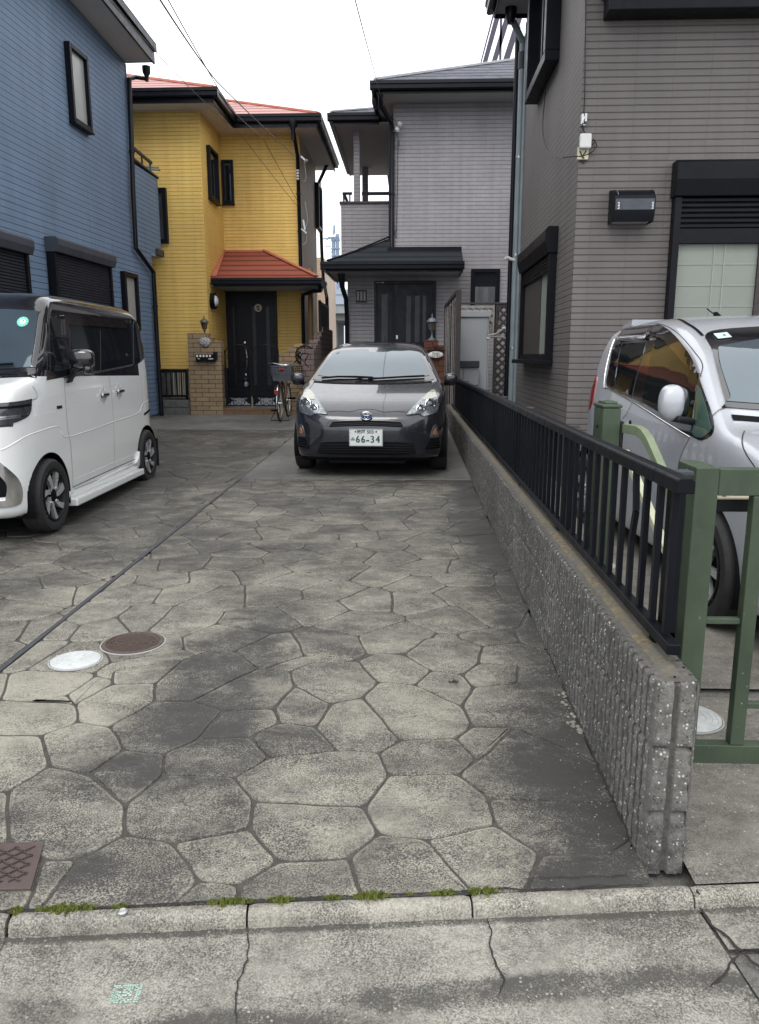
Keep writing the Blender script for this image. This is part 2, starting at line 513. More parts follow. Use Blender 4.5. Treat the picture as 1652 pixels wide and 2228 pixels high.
M['mauve_brick'] = brickmat('mauve_brick', '6A5C5C', '7C6C68', '2C2422', .105, .21, .010)
M['red_brick'] = brickmat('red_brown_brick', '5E3A2D', '6E4535', '2C1C18', .105, .21, .010, spots=.4)
M['threshold'] = brickmat('threshold_tile', '6A5340', '7A614A', '3A2C22', .15, .3, .006)
M['conc_block'] = simple('old_concrete_block', (.10, .10, .097), .9, 0, .35, 9, .8, 60)
M['viaduct'] = simple('viaduct_concrete', (.30, .31, .32), .85, 0, .18, .8)
M['viaduct_panel'] = simple('viaduct_noise_panel', (.33, .39, .48), .6, 0, .05, .5)
M['pole'] = simple('blue_grey_pole', (.22, .29, .39), .5, .3)
M['tan_pipe'] = simple('tan_drain_pipe', (.30, .18, .07), .5, 0, .2, 4)
M['wood_dark'] = simple('dark_brown_wood', (.045, .036, .036), .7, 0, .3, 20, .5, 60)
M['wood_grey'] = simple('weathered_grey_slat', (.28, .26, .25), .75, 0, .25, 18, .5, 60)
M['shed'] = simple('pale_shed_steel', (.34, .36, .38), .45, 0, .06, 2)
M['cable'] = simple('cable_sheath', (.012, .012, .014), .5)
SEEDS = [(-0.66,2.07),(-0.5,1.86),(-0.91,2.23),(-1.13,2.41),(-1.32,2.35),(-1.04,2.06),(-0.73,1.81),(-0.35,2.23),(-0.32,1.99),(-0.88,2.6),(-0.67,2.41),(-0.62,2.61),(-0.42,2.52),(-1.21,2.84),(-1.39,2.66),(-1.51,2.91),(-1.13,3.07),(-0.88,2.97),(-0.63,2.85),(-0.41,2.73),(-0.29,1.78),(-0.57,1.72),(-0.92,1.75),(-0.85,3.46),(-0.62,3.32),(-0.76,3.69),(-0.39,3.4),(-1.17,3.68),(-1.52,3.58),(-0.41,3.1),(-1.26,2.04),(-1.48,2.41),(-1.1,1.82),(-1.28,3.34),(-1.77,3.54),(0.03,2.8),(-0.2,2.64),(0.08,2.41),(-0.3,3.02),(-0.02,3.12),(0.17,2.95),(0.37,3.11),(-0.06,3.48),(0.23,3.75),(0.19,3.34),(-0.49,3.87),(-0.22,4.03),(-0.25,3.69),(0.04,4.04),(0.06,4.32),(-0.17,4.49),(0.3,4.15),(0.3,4.45),(-0.77,4.11),(-1.06,4.05),(-0.44,4.18),(-0.66,4.35),(-0.92,4.53),(-1.19,4.42),(-1.26,4.15),(-1.45,4.35),(-1.57,4.11),(-1.45,4.72),(-1.14,4.73),(-0.62,4.75),(-0.36,4.98),(-0.12,4.91),(0.14,4.67),(0.15,5.08),(0.35,4.64),(-0.54,5.18),(-0.78,4.89),(-1.33,5.15),(-0.92,5.17),(-1.61,4.98),(-1.37,3.69),(-1.65,3.73),(0.4,3.42),(0.44,3.85),(0.3,2.73),(0.28,2.46),(-0.08,2.32),(-2.01,4.01),(-2.28,4.23),(-2.08,4.36),(-2.1,4.77),(-2.07,3.81),(-0.0,2.17),(0.32,2.25),(0.19,2.19),(0.33,1.88),(0.48,2.07),(0.45,1.83)]
# outlines of the nearest stamped stones, as laid out in metres on the ground
TV = {'a1':[-1.755,2.487],'a2':[-1.327,2.504],'a3':[-1.234,2.607],'a4':[-1.102,2.578],'a5':[-0.981,2.416],'a6':[-0.841,2.394],'a7':[-0.746,2.5],'a8':[-0.563,2.516],'a9':[-0.471,2.377],'a10':[-0.567,2.262],'a11':[-0.797,2.262],'a12':[-1.039,2.259],'a13':[-1.197,2.298],'a14':[-1.261,2.15],'a15':[-1.755,2.135],'a16':[-0.865,2.091],'a17':[-0.81,1.952],'a18':[-0.658,1.919],'a19':[-0.46,1.989],'a20':[-0.474,2.124],'a21':[-0.346,1.851],'a22':[-0.432,1.75],'a23':[-0.548,1.766],'a24':[-1.125,1.906],'a25':[-0.897,1.841],'a26':[-0.998,1.833],'a27':[-0.919,1.641],'a28':[-0.587,1.673],'a29':[-0.426,1.689],'K1':[-0.951,1.638],'b1':[-0.126,2.113],'b2':[-0.061,2.297],'b3':[-0.1,2.432],'b4':[-0.245,2.438],'b5':[-0.082,1.982],'b6':[0.053,1.959],'b7':[0.261,2.038],'b8':[0.253,2.169],'b9':[0.168,2.299],'b10':[0.238,2.386],'b11':[0.174,2.542],'b12':[-0.022,2.517],'b13':[0.235,2.629],'b14':[0.391,2.624],'b15':[0.366,1.903],'b16':[0.566,1.916],'b17':[0.645,1.985],'b18':[0.645,2.158],'b19':[0.178,1.748],'b20':[0.312,1.762],'b21':[-0.155,1.876],'b22':[-0.115,1.72],'b23':[-0.34,2.597],'WA':[0.645,2.39],'c2':[-1.297,2.753],'c3':[-1.755,2.776],'c5':[-1.221,2.93],'c6':[-1.271,3.063],'c7':[-1.049,2.946],'c8':[-0.996,2.785],'c9':[-1.005,3.186],'c10':[-0.855,2.79],'c11':[-0.712,2.718],'c12':[-0.65,3.104],'c13':[-0.905,3.301],'c14':[-0.77,3.279],'c15':[-0.506,3.085],'c16':[-0.521,2.748],'c17':[-0.478,2.627],'c19':[-0.298,2.791],'c20':[-0.467,2.943],'c21':[-0.182,2.848],'c22':[-0.12,2.988],'c23':[-0.226,3.204],'c24':[-0.421,3.185],'c27':[0.031,2.968],'c28':[0.099,3.118],'c29':[0.212,2.787],'c30':[0.271,2.958],'c31':[0.228,3.085],'c32':[0.45,3.003],'c33':[0.488,3.194],'c34':[0.313,3.198],'c35':[0.346,3.401],'c36':[0.242,3.494],'c37':[0.08,3.488],'c38':[-0.013,3.28],'c39':[-0.143,3.302],'c42':[0.528,3.441],'W':[0.645,3.332],'WB':[0.645,2.855],'K0':[-1.755,1.559],'KW':[0.645,1.794]}
TP = """c3 c2 a3 a2 a1|c2 c5 c7 c8 a4 a3|c5 c6 c9 c7|c7 c9 c13 c14 c12 c10 c8|c8 c10 c11 a7 a6 a5 a4|c10 c12 c15 c20 c16 c11|c11 c16 c17 a8 a7|c16 c20 c19 b23 c17|c20 c15 c24 c23 c22 c21 c19|a1 a2 a13 a14 a15|a2 a3 a4 a5 a12 a13|a5 a6 a11 a16 a12|a6 a7 a8 a9 a10 a11|a8 c17 b23 b4 a9|a13 a12 a16 a17 a25 a26 a24 a14|a15 a14 a24 K0|a11 a10 a20 a19 a18 a17 a16|a10 a9 b4 b3 b2 b1 a20|b23 c19 c21 b12 b3 b4|a20 b1 b5 b21 a21 a19|a18 a19 a21 a22 a23|a17 a18 a23 a28 a27 a25|a26 a25 a27 K1|a24 a26 K1 K0|a23 a22 a29 a28|a21 b21 b22 a29 a22|b1 b2 b9 b8 b7 b6 b5|b3 b12 b11 b10 b9 b2|b21 b5 b6 b19 b22|b6 b7 b15 b20 b19|b8 b18 b17 b16 b15 b7|b15 b16 b17 KW b20|b9 b10 b14 WA b18 b8|b11 b13 b14 b10|c21 c22 c27 c29 b13 b11 b12|c27 c28 c31 c30 c29|c29 c30 c32 WB WA b14 b13|c28 c38 c37 c36 c35 c34 c31|c31 c34 c33 c32 c30|c35 c42 W WB c32 c33 c34|c23 c39 c38 c28 c27 c22"""
CHAIN = "c3 c2 c5 c6 c9 c13 c14 c12 c15 c24 c23 c39 c38 c37 c36 c35 c42 W"
traced = [[tuple(TV[k]) for k in q.split()] for q in TP.split('|')]
chain = [tuple(TV[k]) for k in CHAIN.split()]
# ------------------------------------------------------------------ ground
def concrete(name, dark, light, speck=260, wall_dirt=False, blobs=(), smoothness=0.0, pebbles=0.0, mid=.5, fscale=1.0):
    t = NT(name)
    P = t.pos(); p = t.xyz(P)
    tone = t.new('ShaderNodeAttribute', attribute_name='tone').outputs['Fac']
    big = t.noise(.9, 5, .62)
    mid_ = t.noise(5.5, 5, .68, stretch=(1, 1.7, 1))
    sm = t.noise(38, 4, .7)
    fine = t.noise(speck, 2, .75)
    f = t.m('ADD', t.rng(big, .28, .72, -.34, .34), t.rng(mid_, .3, .7, -.28, .28))
    f = t.m('ADD', f, t.rng(sm, .3, .7, -.16, .16))
    f = t.m('ADD', f, t.m('MULTIPLY', t.rng(fine, .36, .64, -.34 * fscale, .34 * fscale), t.rng(t.noise(4.2, 4, .7), .35, .65, .35, 1.25)))
    f = t.m('ADD', t.m('ADD', f, tone), mid)
    wob = t.rng(t.noise(3.0, 5, .65), .3, .7, -.22, .22)
    for cx, cy, rx, ry, rot, amt in blobs:
        dx = t.m('SUBTRACT', p[0], cx); dy = t.m('SUBTRACT', p[1], cy)
        c, s_ = math.cos(rot), math.sin(rot)
        a = t.m('DIVIDE', t.m('ADD', t.m('MULTIPLY', dx, c), t.m('MULTIPLY', dy, s_)), rx)
        b = t.m('DIVIDE', t.m('SUBTRACT', t.m('MULTIPLY', dy, c), t.m('MULTIPLY', dx, s_)), ry)
        d = t.m('ADD', t.m('SQRT', t.m('ADD', t.m('MULTIPLY', a, a), t.m('MULTIPLY', b, b))), wob)
        f = t.m('ADD', f, t.rng(d, .45, 1.1, amt, 0.0, True))
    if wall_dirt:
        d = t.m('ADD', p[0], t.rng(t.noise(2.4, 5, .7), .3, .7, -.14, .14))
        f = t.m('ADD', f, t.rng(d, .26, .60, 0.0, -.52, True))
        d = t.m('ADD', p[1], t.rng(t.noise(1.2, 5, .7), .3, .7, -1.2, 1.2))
        f = t.m('ADD', f, t.rng(d, 3.6, 7.2, 0.0, -.24, True))  # tone darkens further up the drive
        f = t.m('ADD', f, t.rng(t.m('ADD', p[0], t.rng(t.noise(1.1, 4), .3, .7, -.4, .4)), -2.3, -1.6, -.16, 0.0, True))  # tone darkens towards the left
    c = t.mixc(t.m('ADD', f, 0.0, clamp=True), dark, light)
    if pebbles:
        v = t.new('ShaderNodeTexVoronoi'); t.link(P, v.inputs['Vector']); v.inputs['Scale'].default_value = 95
        keep = t.m('GREATER_THAN', t.xyz(v.outputs['Color'])[0], .80)
        dot = t.m('MULTIPLY', keep, t.rng(v.outputs['Distance'], .22, .36, 1.0, 0.0))
        c = t.mixc(t.m('MULTIPLY', dot, pebbles), c, t.mixc(t.xyz(v.outputs['Color'])[1], (.10, .085, .07), (.52, .50, .46)))
    b = t.bump(mid_, .012, .35)
    b = t.bump(sm, .004, .5, b)
    b = t.bump(fine, .0018, .6, b)
    return t.out(c, t.rng(f, 0, 1, .62, .9), b)

stains = [(-.78, 3.25, .30, .40, .25, -.42), (-.80, 2.70, .32, .30, .3, -.36), (-.95, 2.28, .20, .22, .2, -.34), (-.70, 2.45, .22, .5, .1, -.16), (-.62, 3.9, .25, .5, .1, -.16),
          (-1.15, 1.82, .14, .10, 0, -.25), (-.85, 1.80, .12, .09, 0, -.25), (.1, 2.9, .5, .5, 0, .16), (-1.45, 2.7, .4, .5, 0, .22), (-.2, 2.1, .35, .3, 0, .10), (-.3, 8.6, 1.2, 1.3, 0, -.2), (-3.3, 7, 1.2, 2.4, 0, -.25)]  # last two ellipses darken the paving around the parked vehicles
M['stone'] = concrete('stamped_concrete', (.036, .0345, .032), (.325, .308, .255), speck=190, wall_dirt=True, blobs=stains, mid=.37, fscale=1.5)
M['groove'] = simple('concrete_groove', (.058, .054, .049), .95, 0, .35, 30, .5, 200)
M['far_conc'] = concrete('smooth_concrete', (.050, .050, .048), (.20, .195, .18), speck=160, mid=.42)
M['yard'] = concrete('yard_concrete', (.06, .056, .05), (.26, .245, .215), speck=200, mid=.5, pebbles=.7)
M['kerb'] = concrete('kerb_concrete', (.07, .066, .058), (.37, .35, .30), speck=210, fscale=1.4, mid=.50, pebbles=.55)
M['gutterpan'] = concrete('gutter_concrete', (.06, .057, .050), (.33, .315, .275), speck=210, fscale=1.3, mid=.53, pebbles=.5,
    blobs=[(.30, 1.49, .60, .05, .12, -.55), (-.35, 1.36, .32, .05, .10, -.6), (.9, 1.52, .3, .06, .05, -.5), (-.75, 1.38, .12, .05, 0, -.35), (.0, 1.684, 3.5, .026, .0985, -.6), (.62, 1.70, .25, .05, .1, -.3)])  # long thin band puts the shadow line at the kerb foot into the colour
M['asphalt'] = concrete('worn_asphalt', (.04, .04, .038), (.22, .21, .19), speck=200, mid=.5, pebbles=.7)

def ground_z(x, y):
    return gz(y)
# base sheet under everything, reaching the horizon
g = MB()
xs = [-400, -60, -20, -6, -1.765, .64, .76, 6, 20, 60, 400]
ys = [2.2, 8, 16, 30, 80, 400]
for i in range(len(xs) - 1):
    for j in range(len(ys) - 1):
        a, b, c, d = xs[i], xs[i + 1], ys[j], ys[j + 1]
        g.add([(a, c, gz(c) - .014), (b, c, gz(c) - .014), (b, d, gz(d) - .014), (a, d, gz(d) - .014)], [(0, 1, 2, 3)])
tag(g.build('ground', M['far_conc']), kind='structure')

KS = math.tan(R(5.6))                     # the road runs at a slight angle to the driveway
def kb(x): return 1.725 + .098 * x        # back edge of the kerb
def kf(x): return kb(x) - .098            # foot of its front

# paving stones: Voronoi cells of traced seeds, filled out at random
SURF = .010
def stones(region, seeds, name, zlift=0.0, gw=(.0028, .0066), fixed=(), outline=None):
    x0, x1, y0, y1 = region
    def clipcell(i, S, near):
        cx, cy = S[i]
        poly = list(outline) if outline else [(cx - .7, cy - .7), (cx + .7, cy - .7), (cx + .7, cy + .7), (cx - .7, cy + .7)]
        def cut(poly, nx, ny, d):        # keep n.p <= d
            out = []
            for k in range(len(poly)):
                a, b = poly[k], poly[(k + 1) % len(poly)]
                da = a[0] * nx + a[1] * ny - d; db = b[0] * nx + b[1] * ny - d
                if da <= 0: out.append(a)
                if (da < 0) != (db < 0):
                    t = da / (da - db); out.append((a[0] + (b[0] - a[0]) * t, a[1] + (b[1] - a[1]) * t))
            return out
        for j in near:
            nx, ny = S[j][0] - cx, S[j][1] - cy
            d = (S[j][0] ** 2 + S[j][1] ** 2 - cx * cx - cy * cy) / 2
            poly = cut(poly, nx, ny, d)
            if len(poly) < 3: return None
        if outline: return poly
        poly = cut(poly, -1, 0, -x0)
        if len(poly) > 2: poly = cut(poly, 1, 0, x1)
        if len(poly) > 2: poly = cut(poly, 0, 1, y1)
        if len(poly) > 2: poly = cut(poly, .098, -1, -1.725 if y0 < 2 else -y0)
        return poly if len(poly) > 2 else None
    rnd = random.Random(11)
    S = list(seeds)
    tries = 0
    while tries < 9000:
        tries += 1
        p = (rnd.uniform(x0 - .3, x1 + .3), rnd.uniform(y0 - .3, y1 + .3))
        if all((p[0] - a) ** 2 + ((p[1] - b)) ** 2 > .0625 for a, b in S): S.append(p)
    A = np.array(S)
    mb = MB(); tones = []
    def wob(x, y):
        return (noise.noise((x * 8, y * 8, 1.3)) * .009 + noise.noise((x * 26, y * 26, 4.3)) * .005,
                noise.noise((x * 8, y * 8, 7.7)) * .009 + noise.noise((x * 26, y * 26, 9.1)) * .005)
    todo = [(None, list(p_)) for p_ in fixed] + [(i, None) for i in range(len(S))]
    def deep(x, y):                       # well inside one of the fixed stones
        for P_ in fixed:
            ins = False; dm = 9.0
            for k in range(len(P_)):
                (ax, ay), (bx, by) = P_[k - 1], P_[k]
                if (ay > y) != (by > y) and x < (bx - ax) * (y - ay) / (by - ay) + ax: ins = not ins
                L2 = (bx - ax) ** 2 + (by - ay) ** 2
                t = max(0, min(1, ((x - ax) * (bx - ax) + (y - ay) * (by - ay)) / L2))
                dm = min(dm, math.hypot(x - ax - t * (bx - ax), y - ay - t * (by - ay)))
            if ins and dm > .0015: return True
        return False
    def unbridge(P_):                     # a cell cut in two by the outline becomes two stones
        n_ = len(P_); bad = [deep((P_[k][0] + P_[(k + 1) % n_][0]) / 2, (P_[k][1] + P_[(k + 1) % n_][1]) / 2) for k in range(n_)]
        if not any(bad): return [P_]
        st = bad.index(True) + 1; out = []; cur = []
        for q in range(n_):
            k = (st + q) % n_; cur.append(P_[k])
            if bad[k]:
                if len(cur) > 2: out.append(cur)
                cur = []
        if len(cur) > 2: out.append(cur)
        return out
    if fixed:
        extra = []
        for i in range(len(S)):
            if not (x0 - .4 < S[i][0] < x1 + .4 and y0 - .4 < S[i][1] < 3.9): continue
            near = [j for j in np.argsort(((A - A[i]) ** 2).sum(1))[1:26]]
            p_ = clipcell(i, S, near)
            if p_: extra += [(None, q) for q in unbridge(p_)]
            todo = [t_ for t_ in todo if t_[0] != i]
        todo += extra
    for i, poly in todo:
        if poly is None:
            if not (x0 - .4 < S[i][0] < x1 + .4 and y0 - .4 < S[i][1] < y1 + .4): continue
            d2 = ((A - A[i]) ** 2).sum(1)
            near = [j for j in np.argsort(d2)[1:26]]
            poly = clipcell(i, S, near)
            if not poly: continue
        for _ in range(4):                # drop needle-like spikes left by the clipping
            k = 0
            while k < len(poly) and len(poly) > 3:
                a, b, c = poly[k - 1], poly[k], poly[(k + 1) % len(poly)]
                u1 = (b[0] - a[0], b[1] - a[1]); u2 = (c[0] - b[0], c[1] - b[1])
                l1, l2 = math.hypot(*u1), math.hypot(*u2)
                if l1 < .003 or l2 < .003 or (u1[0] * u2[0] + u1[1] * u2[1]) / (l1 * l2) < -.93: poly.pop(k)
                else: k += 1
        # drop tiny edges, subdivide, wobble with a field both neighbours share
        pts = []
        for k in range(len(poly)):
            a, b = poly[k], poly[(k + 1) % len(poly)]
            L = math.hypot(b[0] - a[0], b[1] - a[1])
            if L < .004: continue
            n = max(1, int(L / .024))
            for q in range(n):
                t = q / n
                pts.append((a[0] + (b[0] - a[0]) * t, a[1] + (b[1] - a[1]) * t))
        q2 = []
        for x, y in pts:
            e = min(x - x0, x1 - x, y1 - y)
            f = min(1, max(0, e / .03))
            wx, wy = wob(x, y)
            q2.append((x + wx * f, y + wy * f))
        pts = q2
        n = len(pts)
        if n < 5: continue
        area = sum(pts[k][0] * pts[(k + 1) % n][1] - pts[(k + 1) % n][0] * pts[k][1] for k in range(n))
        if area < 0: pts.reverse(); area = -area
        per = sum(math.hypot(pts[k][0] - pts[k - 1][0], pts[k][1] - pts[k - 1][1]) for k in range(n))
        if area < .004 or area / per < .017: continue
        def inset(P, w):
            out = []
            m_ = len(P)
            for k in range(m_):
                a, b, c = P[k - 1], P[k], P[(k + 1) % m_]
                t1 = (b[0] - a[0], b[1] - a[1]); t2 = (c[0] - b[0], c[1] - b[1])
                l1 = math.hypot(*t1) or 1; l2 = math.hypot(*t2) or 1
                nx = -(t1[1] / l1 + t2[1] / l2); ny = t1[0] / l1 + t2[0] / l2
                l = math.hypot(nx, ny) or 1
                ww = w(*b) if callable(w) else w
                out.append((b[0] + nx / l * ww, b[1] + ny / l * ww))
            return out
        # smooth the corners a little
        sm = [((P0[0] + 2 * P1[0] + P2[0]) / 4, (P0[1] + 2 * P1[1] + P2[1]) / 4) for P0, P1, P2 in zip([pts[-1]] + pts[:-1], pts, pts[1:] + [pts[0]])]
        def gwf(x, y):
            v = noise.noise((x * 2.3, y * 2.3, 2.0)) * .5 + .5
            v = gw[0] + (gw[1] - gw[0]) * min(1, max(0, (v - .3) * 2.2)) ** 1.4
            if y > 7: v *= .8
            return v
        o1 = inset(sm, gwf)
        o2 = inset(o1, .0022)
        o3 = inset(o2, .009)
        hh = rnd.uniform(-.0012, .0012)
        tilt = (rnd.uniform(-.006, .006), rnd.uniform(-.006, .006))
        cx, cy = sum(p_[0] for p_ in pts) / n, sum(p_[1] for p_ in pts) / n
        def z(x, y, d): return gz(y) + zlift + d + (x - cx) * tilt[0] * .5 + (y - cy) * tilt[1] * .5
        V = [(x, y, gz(y) + zlift - .007) for x, y in o1] + [(x, y, z(x, y, -.0012 + hh)) for x, y in o2] + [(x, y, z(x, y, hh)) for x, y in o3]
        F = []
        for k in range(n):
            k2 = (k + 1) % n
            F += [(k, k2, n + k2, n + k), (n + k, n + k2, 2 * n + k2, 2 * n + k)]
        F.append(tuple(range(2 * n, 3 * n)))
        mb.add(V, F, 0); tones += [rnd.uniform(-.09, .09)] * n + [rnd.uniform(.02, .16)] * n + [tones[-n] if False else 0.0]
        tn = rnd.uniform(-.10, .10)
        for q_ in range(len(tones) - 2 * n - 1, len(tones)): tones[q_] = tn + (.14 if len(tones) - n - 1 <= q_ < len(tones) - 1 else 0)
    # groove floor
    nx_, ny_ = 6, 24
    for i in range(nx_):
        for j in range(ny_):
            xa, xb = x0 + (x1 - x0) * i / nx_, x0 + (x1 - x0) * (i + 1) / nx_
            ya, yb = y0 + (y1 - y0) * j / ny_, y0 + (y1 - y0) * (j + 1) / ny_
            def yy(x, y): return max(y, kb(x) + .004) if y0 < 2 else y
            mb.add([(x, yy(x, y), gz(yy(x, y)) + zlift - .006) for x, y in ((xa, ya), (xb, ya), (xb, yb), (xa, yb))], [(0, 1, 2, 3)], 1)
    o = mb.build(name, [M['stone'], M['groove']], smooth=35)
    tones += [0.0] * (len(mb.f) - len(tones))
    if len(o.data.polygons) == len(tones): o.data.attributes.new('tone', 'FLOAT', 'FACE').data.foreach_set('value', tones)
    return o
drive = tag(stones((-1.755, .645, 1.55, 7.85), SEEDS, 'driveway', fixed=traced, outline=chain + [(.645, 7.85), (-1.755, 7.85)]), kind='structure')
drive2 = tag(stones((-5.6, -1.779, 1.2, 12.4), [s_ for s_ in SEEDS if s_[0] < -1.7], 'neighbour_driveway', gw=(.0026, .006)), kind='structure')
mb = MB()
mb.box(-1.779, -1.755, 1.6, 1.61, 0, .01)
mb = MB()
for j in range(20):
    a, b = 1.57 + (13.6 - 1.57) * j / 20, 1.57 + (13.6 - 1.57) * (j + 1) / 20
    mb.add([(-1.779, a, gz(a) + .0015), (-1.755, a, gz(a) + .0015), (-1.755, b, gz(b) + .0015), (-1.779, b, gz(b) + .0015)], [(0, 1, 2, 3)])
M['joint'] = simple('joint_filler', (.045, .048, .058), .6, 0, .2, 20)
tag(mb.build('expansion_joint', M['joint']), kind='structure')
# smooth slab under the parked car and beyond
mb = MB()
for (a, b, c, d) in [(-1.755, .645, 7.86, 16.0), (-5.6, -1.779, 12.42, 16.0)]:
    mb.add([(a, c, gz(c)), (b, c, gz(c)), (b, d, gz(d)), (a, d, gz(d))], [(0, 1, 2, 3)])
mb.add([(-1.755, 7.852, gz(7.85) - .01), (.645, 7.852, gz(7.85) - .01), (.645, 7.86, gz(7.86)), (-1.755, 7.86, gz(7.86))], [(0, 1, 2, 3)])
tag(mb.build('far_paving', M['far_conc']), kind='structure')
# yard right of the wall
mb = MB()
mb.add([(.755, 1.80, gz(1.8)), (7, 2.42, gz(2.4)), (7, 2.9, gz(2.9)), (.755, 2.9, gz(2.9))], [(0, 1, 2, 3)])
mb.add([(.755, 2.97, gz(3) + .004), (7, 2.97, gz(3) + .004), (7, 14.6, gz(14.6) + .004), (.755, 14.6, gz(14.6) + .004)], [(0, 1, 2, 3)])
mb.add([(.755, 2.9, gz(2.9) - .02), (7, 2.9, gz(2.9) - .02), (7, 2.97, gz(3) - .02), (.755, 2.97, gz(3) - .02)], [(0, 1, 2, 3)])
tag(mb.build('yard', M['yard']), kind='structure')

# kerb: blocks 0.6 m long with rounded fronts and worn joints
kr = Matrix.Rotation(math.atan(.098), 4, 'Z')
def kerb_pt(s_, d, z):                    # s_ along the road, d towards the road
    a = math.atan(.098)
    return (s_ * math.cos(a) + d * math.sin(a), 1.725 + s_ * math.sin(a) - d * math.cos(a), z)
mb = MB()
prof = [(0.0, .0), (0.0, .030), (.004, .0325), (.020, .032), (.029, .029), (.035, .022), (.0385, .012), (.041, .0), (.042, -.012)]
joints = [-3.98, -3.38, -2.78, -2.18, -1.58, -.98, -.40, .165, .74, 1.34, 1.94, 2.54, 3.14]
for k in range(len(joints) - 1):
    a, b = joints[k] + .0028, joints[k + 1] - .0028
    if k == 4: b -= .004
    dz = random.uniform(-.002, .002)
    n = 34
    V = []; F = []
    for i in range(n + 1):
        t = i / n
        s_ = a + (b - a) * t
        end = min(t, 1 - t) * (b - a)
        rr = max(0, 1 - end / .008) * .004
        for j, (d, z) in enumerate(prof):
            w = noise.noise((s_ * 14, d * 30, 3)) * .0025 + noise.noise((s_ * 55, d * 80, 5)) * .0012
            V.append(kerb_pt(s_, d * (1 - rr * 3) + (w if 0 < j else 0), z + dz - rr + w * .5 * (1 if j > 0 else 0)))
    m_ = len(prof)
    for i in range(n):
        for j in range(m_ - 1):
            F.append((i * m_ + j, i * m_ + j + 1, (i + 1) * m_ + j + 1, (i + 1) * m_ + j))
    F.append(tuple(range(m_))); F.append(tuple(n * m_ + j for j in range(m_ - 1, -1, -1)))
    V2 = [Vector(v) for v in V]
    mb.add(V, [tuple(reversed(f)) for f in F])
kerb = tag(mb.build('kerb', M['kerb'], smooth=50), kind='structure')

# gutter pans and road
mb = MB()
def slab(s0, s1, d0, d1, z, mi, n=20):
    for i in range(n):
        a, b = s0 + (s1 - s0) * i / n, s0 + (s1 - s0) * (i + 1) / n
        mb.add([kerb_pt(a, d1, z), kerb_pt(b, d1, z), kerb_pt(b, d0, z), kerb_pt(a, d0, z)], [(0, 1, 2, 3)], mi)
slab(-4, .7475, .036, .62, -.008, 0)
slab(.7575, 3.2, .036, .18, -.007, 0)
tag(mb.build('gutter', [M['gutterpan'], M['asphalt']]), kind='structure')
mb = MB()
mb.add([(-400, -60, -.024), (400, -60, -.024), (400, 2.2, -.024), (-400, 2.2, -.024)], [(0, 1, 2, 3)])
tag(mb.build('road', M['asphalt']), kind='structure')
mb = MB()
mb.add([kerb_pt(.7575, .62, -.015), kerb_pt(3.2, .62, -.015), kerb_pt(3.2, .188, -.015), kerb_pt(.7575, .188, -.015)], [(0, 1, 2, 3)])
tag(mb.build('road_patch', M['asphalt']), kind='structure')

# cracks: narrow ragged strips of dark dirt
def crack(path, w, name, z=.0012, seed=1):
    rnd = random.Random(seed)
    P = []
    for k in range(len(path) - 1):
        a, b = path[k], path[k + 1]
        n = max(2, int(math.hypot(b[0] - a[0], b[1] - a[1]) / .008))
        for i in range(n):
            t = i / n; P.append((a[0] + (b[0] - a[0]) * t, a[1] + (b[1] - a[1]) * t))
    P.append(path[-1])
    V = []; F = []
    x_ = 0; y_ = 0
    for i, (x, y) in enumerate(P):
        x_ += rnd.uniform(-.0025, .0025) - x_ * .12; y_ += rnd.uniform(-.0025, .0025) - y_ * .12
        a = P[max(0, i - 1)]; b = P[min(len(P) - 1, i + 1)]
        dx, dy = b[0] - a[0], b[1] - a[1]; l = math.hypot(dx, dy) or 1
        nx, ny = -dy / l, dx / l
        e = min(i, len(P) - 1 - i) / max(1, len(P) - 1)
        ww = w * rnd.uniform(.45, 1.0) * min(1, .25 + e * 6)
        zb = z(x, y) if callable(z) else z
        V += [(x + x_ + nx * ww / 2, y + y_ + ny * ww / 2, zb), (x + x_ - nx * ww / 2, y + y_ - ny * ww / 2, zb)]
    for i in range(len(P) - 1): F.append((2 * i + 1, 2 * i + 3, 2 * i + 2, 2 * i))
    return V, F
M['crackdirt'] = simple('crack_dirt', (.022, .020, .018), .95, 0, .3, 60)
mb = MB()
kp = lambda s_, d: kerb_pt(s_, d - .055 if d > .09 else d, 0)[:2]
for path, w, sd in [([kp(-.395, .10), kp(-.385, .20), kp(-.40, .27), kp(-.395, .38)], .005, 1), ([kp(.20, .10), kp(.20, .16), kp(.185, .2), kp(.19, .26), kp(.20, .30), kp(.18, .34)], .0055, 2),
                    ([kp(.19, .26), kp(.215, .29)], .003, 3), ([kp(.752, .02), kp(.75, .095)], .014, 4), ([kp(.752, .095), kp(.755, .16), kp(.78, .235), kp(.80, .30), kp(.84, .34)], .013, 5),
                    ([kp(.78, .238), kp(.95, .25), kp(1.3, .24)], .008, 6), ([kp(.79, .24), kp(.72, .30), kp(.66, .34)], .008, 7), ([kp(-.70, .21), kp(-.72, .27)], .002, 8), ([kp(-.98, .1), kp(-.99, .3)], .004, 9)]:
    V, F = crack(path, w, 'c', z=-.0040 if sd != 4 else .0345, seed=sd)
    mb.add(V, F)
V, F = crack([kp(-1.6, -.004), kp(-.3, -.006), kp(.62, -.005)], .009, 'c', z=lambda x, y: gz(y) + .0035, seed=12); mb.add(V, F)
V, F = crack([(.635, 1.95), (.640, 2.6), (.64, 3.4)], .012, 'c', z=lambda x, y: gz(y) + .003, seed=13); mb.add(V, F)
V, F = crack([(.60, 1.83), (.47, 1.815), (.30, 1.80)], .004, 'c', z=lambda x, y: gz(y) + .003, seed=14); mb.add(V, F)
tag(mb.build('ground_cracks', M['crackdirt']), kind='structure')

